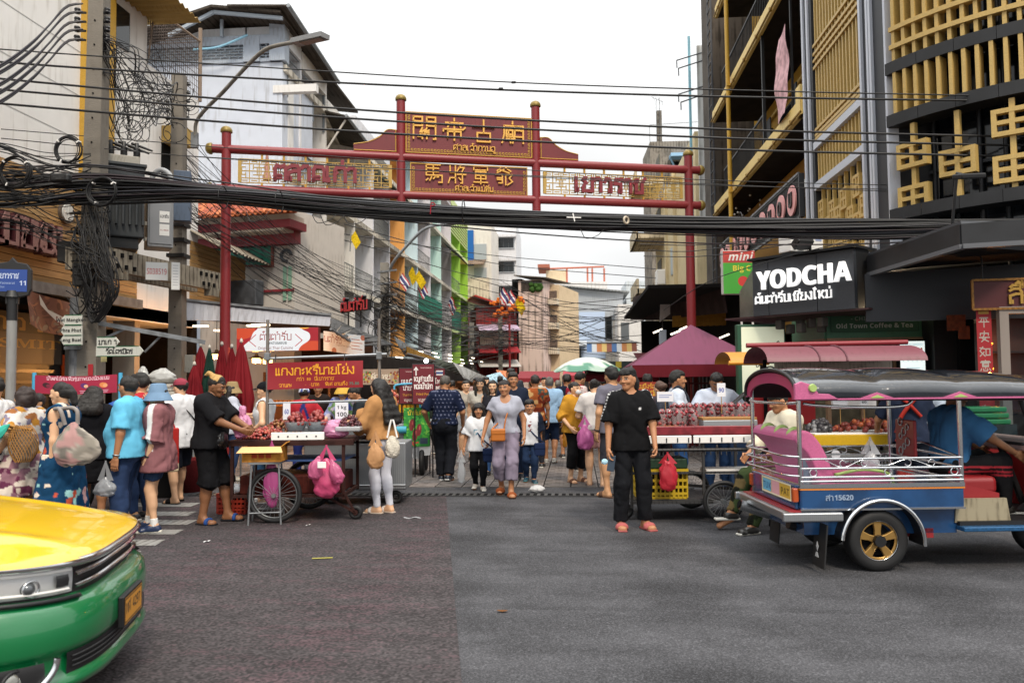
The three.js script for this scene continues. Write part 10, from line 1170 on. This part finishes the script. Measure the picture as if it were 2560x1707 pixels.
{
const L=(x,y,z)=>TT.localToWorld(V(x,y,z));TT.updateMatrixWorld(true);const q=L(0.93,0,0.02);
person({...F,label:'driver in a blue shirt and black striped track trousers steering the tuk-tuk',at:[q.x,0,q.z],turn:Math.PI / 2+TT.rotation.y,H:1.62,w:1.15,sit:1,seatY:0.72,skin:skinD,hair:'short',hairC:0x0c0a09,head:0.98,pitch:0.1,feet:[[0.16,0.4,0.42],[-0.16,0.4,0.42]],hands:[[0.3,1.06,0.52,[0.6,-0.6,0]],[-0.3,1.06,0.52,[-0.6,-0.6,0]]],lean:0.1,top:{c:0x35628c,sleeve:0.95,cuff:0.04,hem:0.92,e:0.032,fold:0.014},bottom:{c:(x,y,z)=>(x<-0.17&&[0,1,2].some((i)=>Math.abs(y-(0.74+i*0.035))<0.009)?lin(0x9a2a34):lin(0x121215)),e:0.024},shoes:{c:0x2a2622}});
const wb=L(0.08,0.9,0.3),b=carrier('clear_bag','clear plastic bag standing on the pink tuk-tuk seat',wb.clone().setY(1.08),0xd0d4d8,0.16,0.18,{m:mat(0xcfd3d8,{r:0.2,trans:0.5}),topk:0.3,handle:0.1});const bt=L(-0.5,0.78,0.35),w=hold('water_bottle','clear water bottle standing behind the pink seat of the tuk-tuk','bottle',bt);part('bottle',lathe([[0.001,-0.05],[0.035,-0.05],[0.036,0.15],[0.014,0.2],[0.014,0.23],[0.001,0.23]],14),mat(0xb8cddc,{r:0.1,trans:0.6}),w);part('cap',cyl(0.016,0.016,0.02,0,0.23,0,10),mat(0x2a5a9a,{r:0.4}),w);
}
{
const spec=[[1215,20,'F',0x2a2a30,'in black'],[1300,19,'F',0x8a5a3c,'in rust brown'],[1330,22,'A',0x4f7a5a,'in green'],[1360,24,'F',0xb8b4ac,'in off white'],[1395,21,'A',0x2c3a5a,'in navy with grey hair'],[1425,25,'F',0x9a3a3c,'in dull red'],[1455,19,'A',0x1c1c22,'in charcoal'],[1478,23,'F',0x6a86a8,'in pale denim blue'],[1510,20,'A',0xb0a08a,'in sand'],[1250,24,'A',0x5a4a6a,'in dusty violet'],[1190,23,'F',0xc0a09a,'in blush pink'],[1545,19,'F',0x30343c,'in slate'],[1130,21,'A',0x7a7468,'in khaki'],[1345,29,'A',0x394a3a,'in olive'],[1410,31,'F',0xa8a8b0,'in silver grey'],[1280,30,'F',0x7a2a3a,'in wine red'],[1620,15,'A',0x4a4038,'in brown'],[1095,17.5,'F',0x25302c,'in dark green']];
const where=(px)=>(px<1180?'near the maroon menu boards':px<1270?'behind the mother and girl':px<1340?'behind the small boy':px<1420?'past the man in pale blue':px<1500?'under the green parasol':'beyond the young man in black');
for(const[px,d,dir,c,w]of spec)person({label:`distant walker ${w} ${where(px)}, ${dir === 'F' ? 'facing the camera' : 'facing away'}`,at:gp(px,d),turn:(dir==='F'?FRONT:AWAY)+rr(-0.4,0.4),f:rnd()<0.4,H:rr(1.6,1.76),cell:0.026,walk:0.12,skin:pick([skinA,skinB,skinC]),hair:pick(['short','short','bun']),hairC:w.includes('grey hair')?0x6a6864:0x15110f,top:{c,hem:0.85},bottom:{c:pick([0x22242a,0x2c3a52,0x3a3430])}});
}
renderer.render(scene,camera);
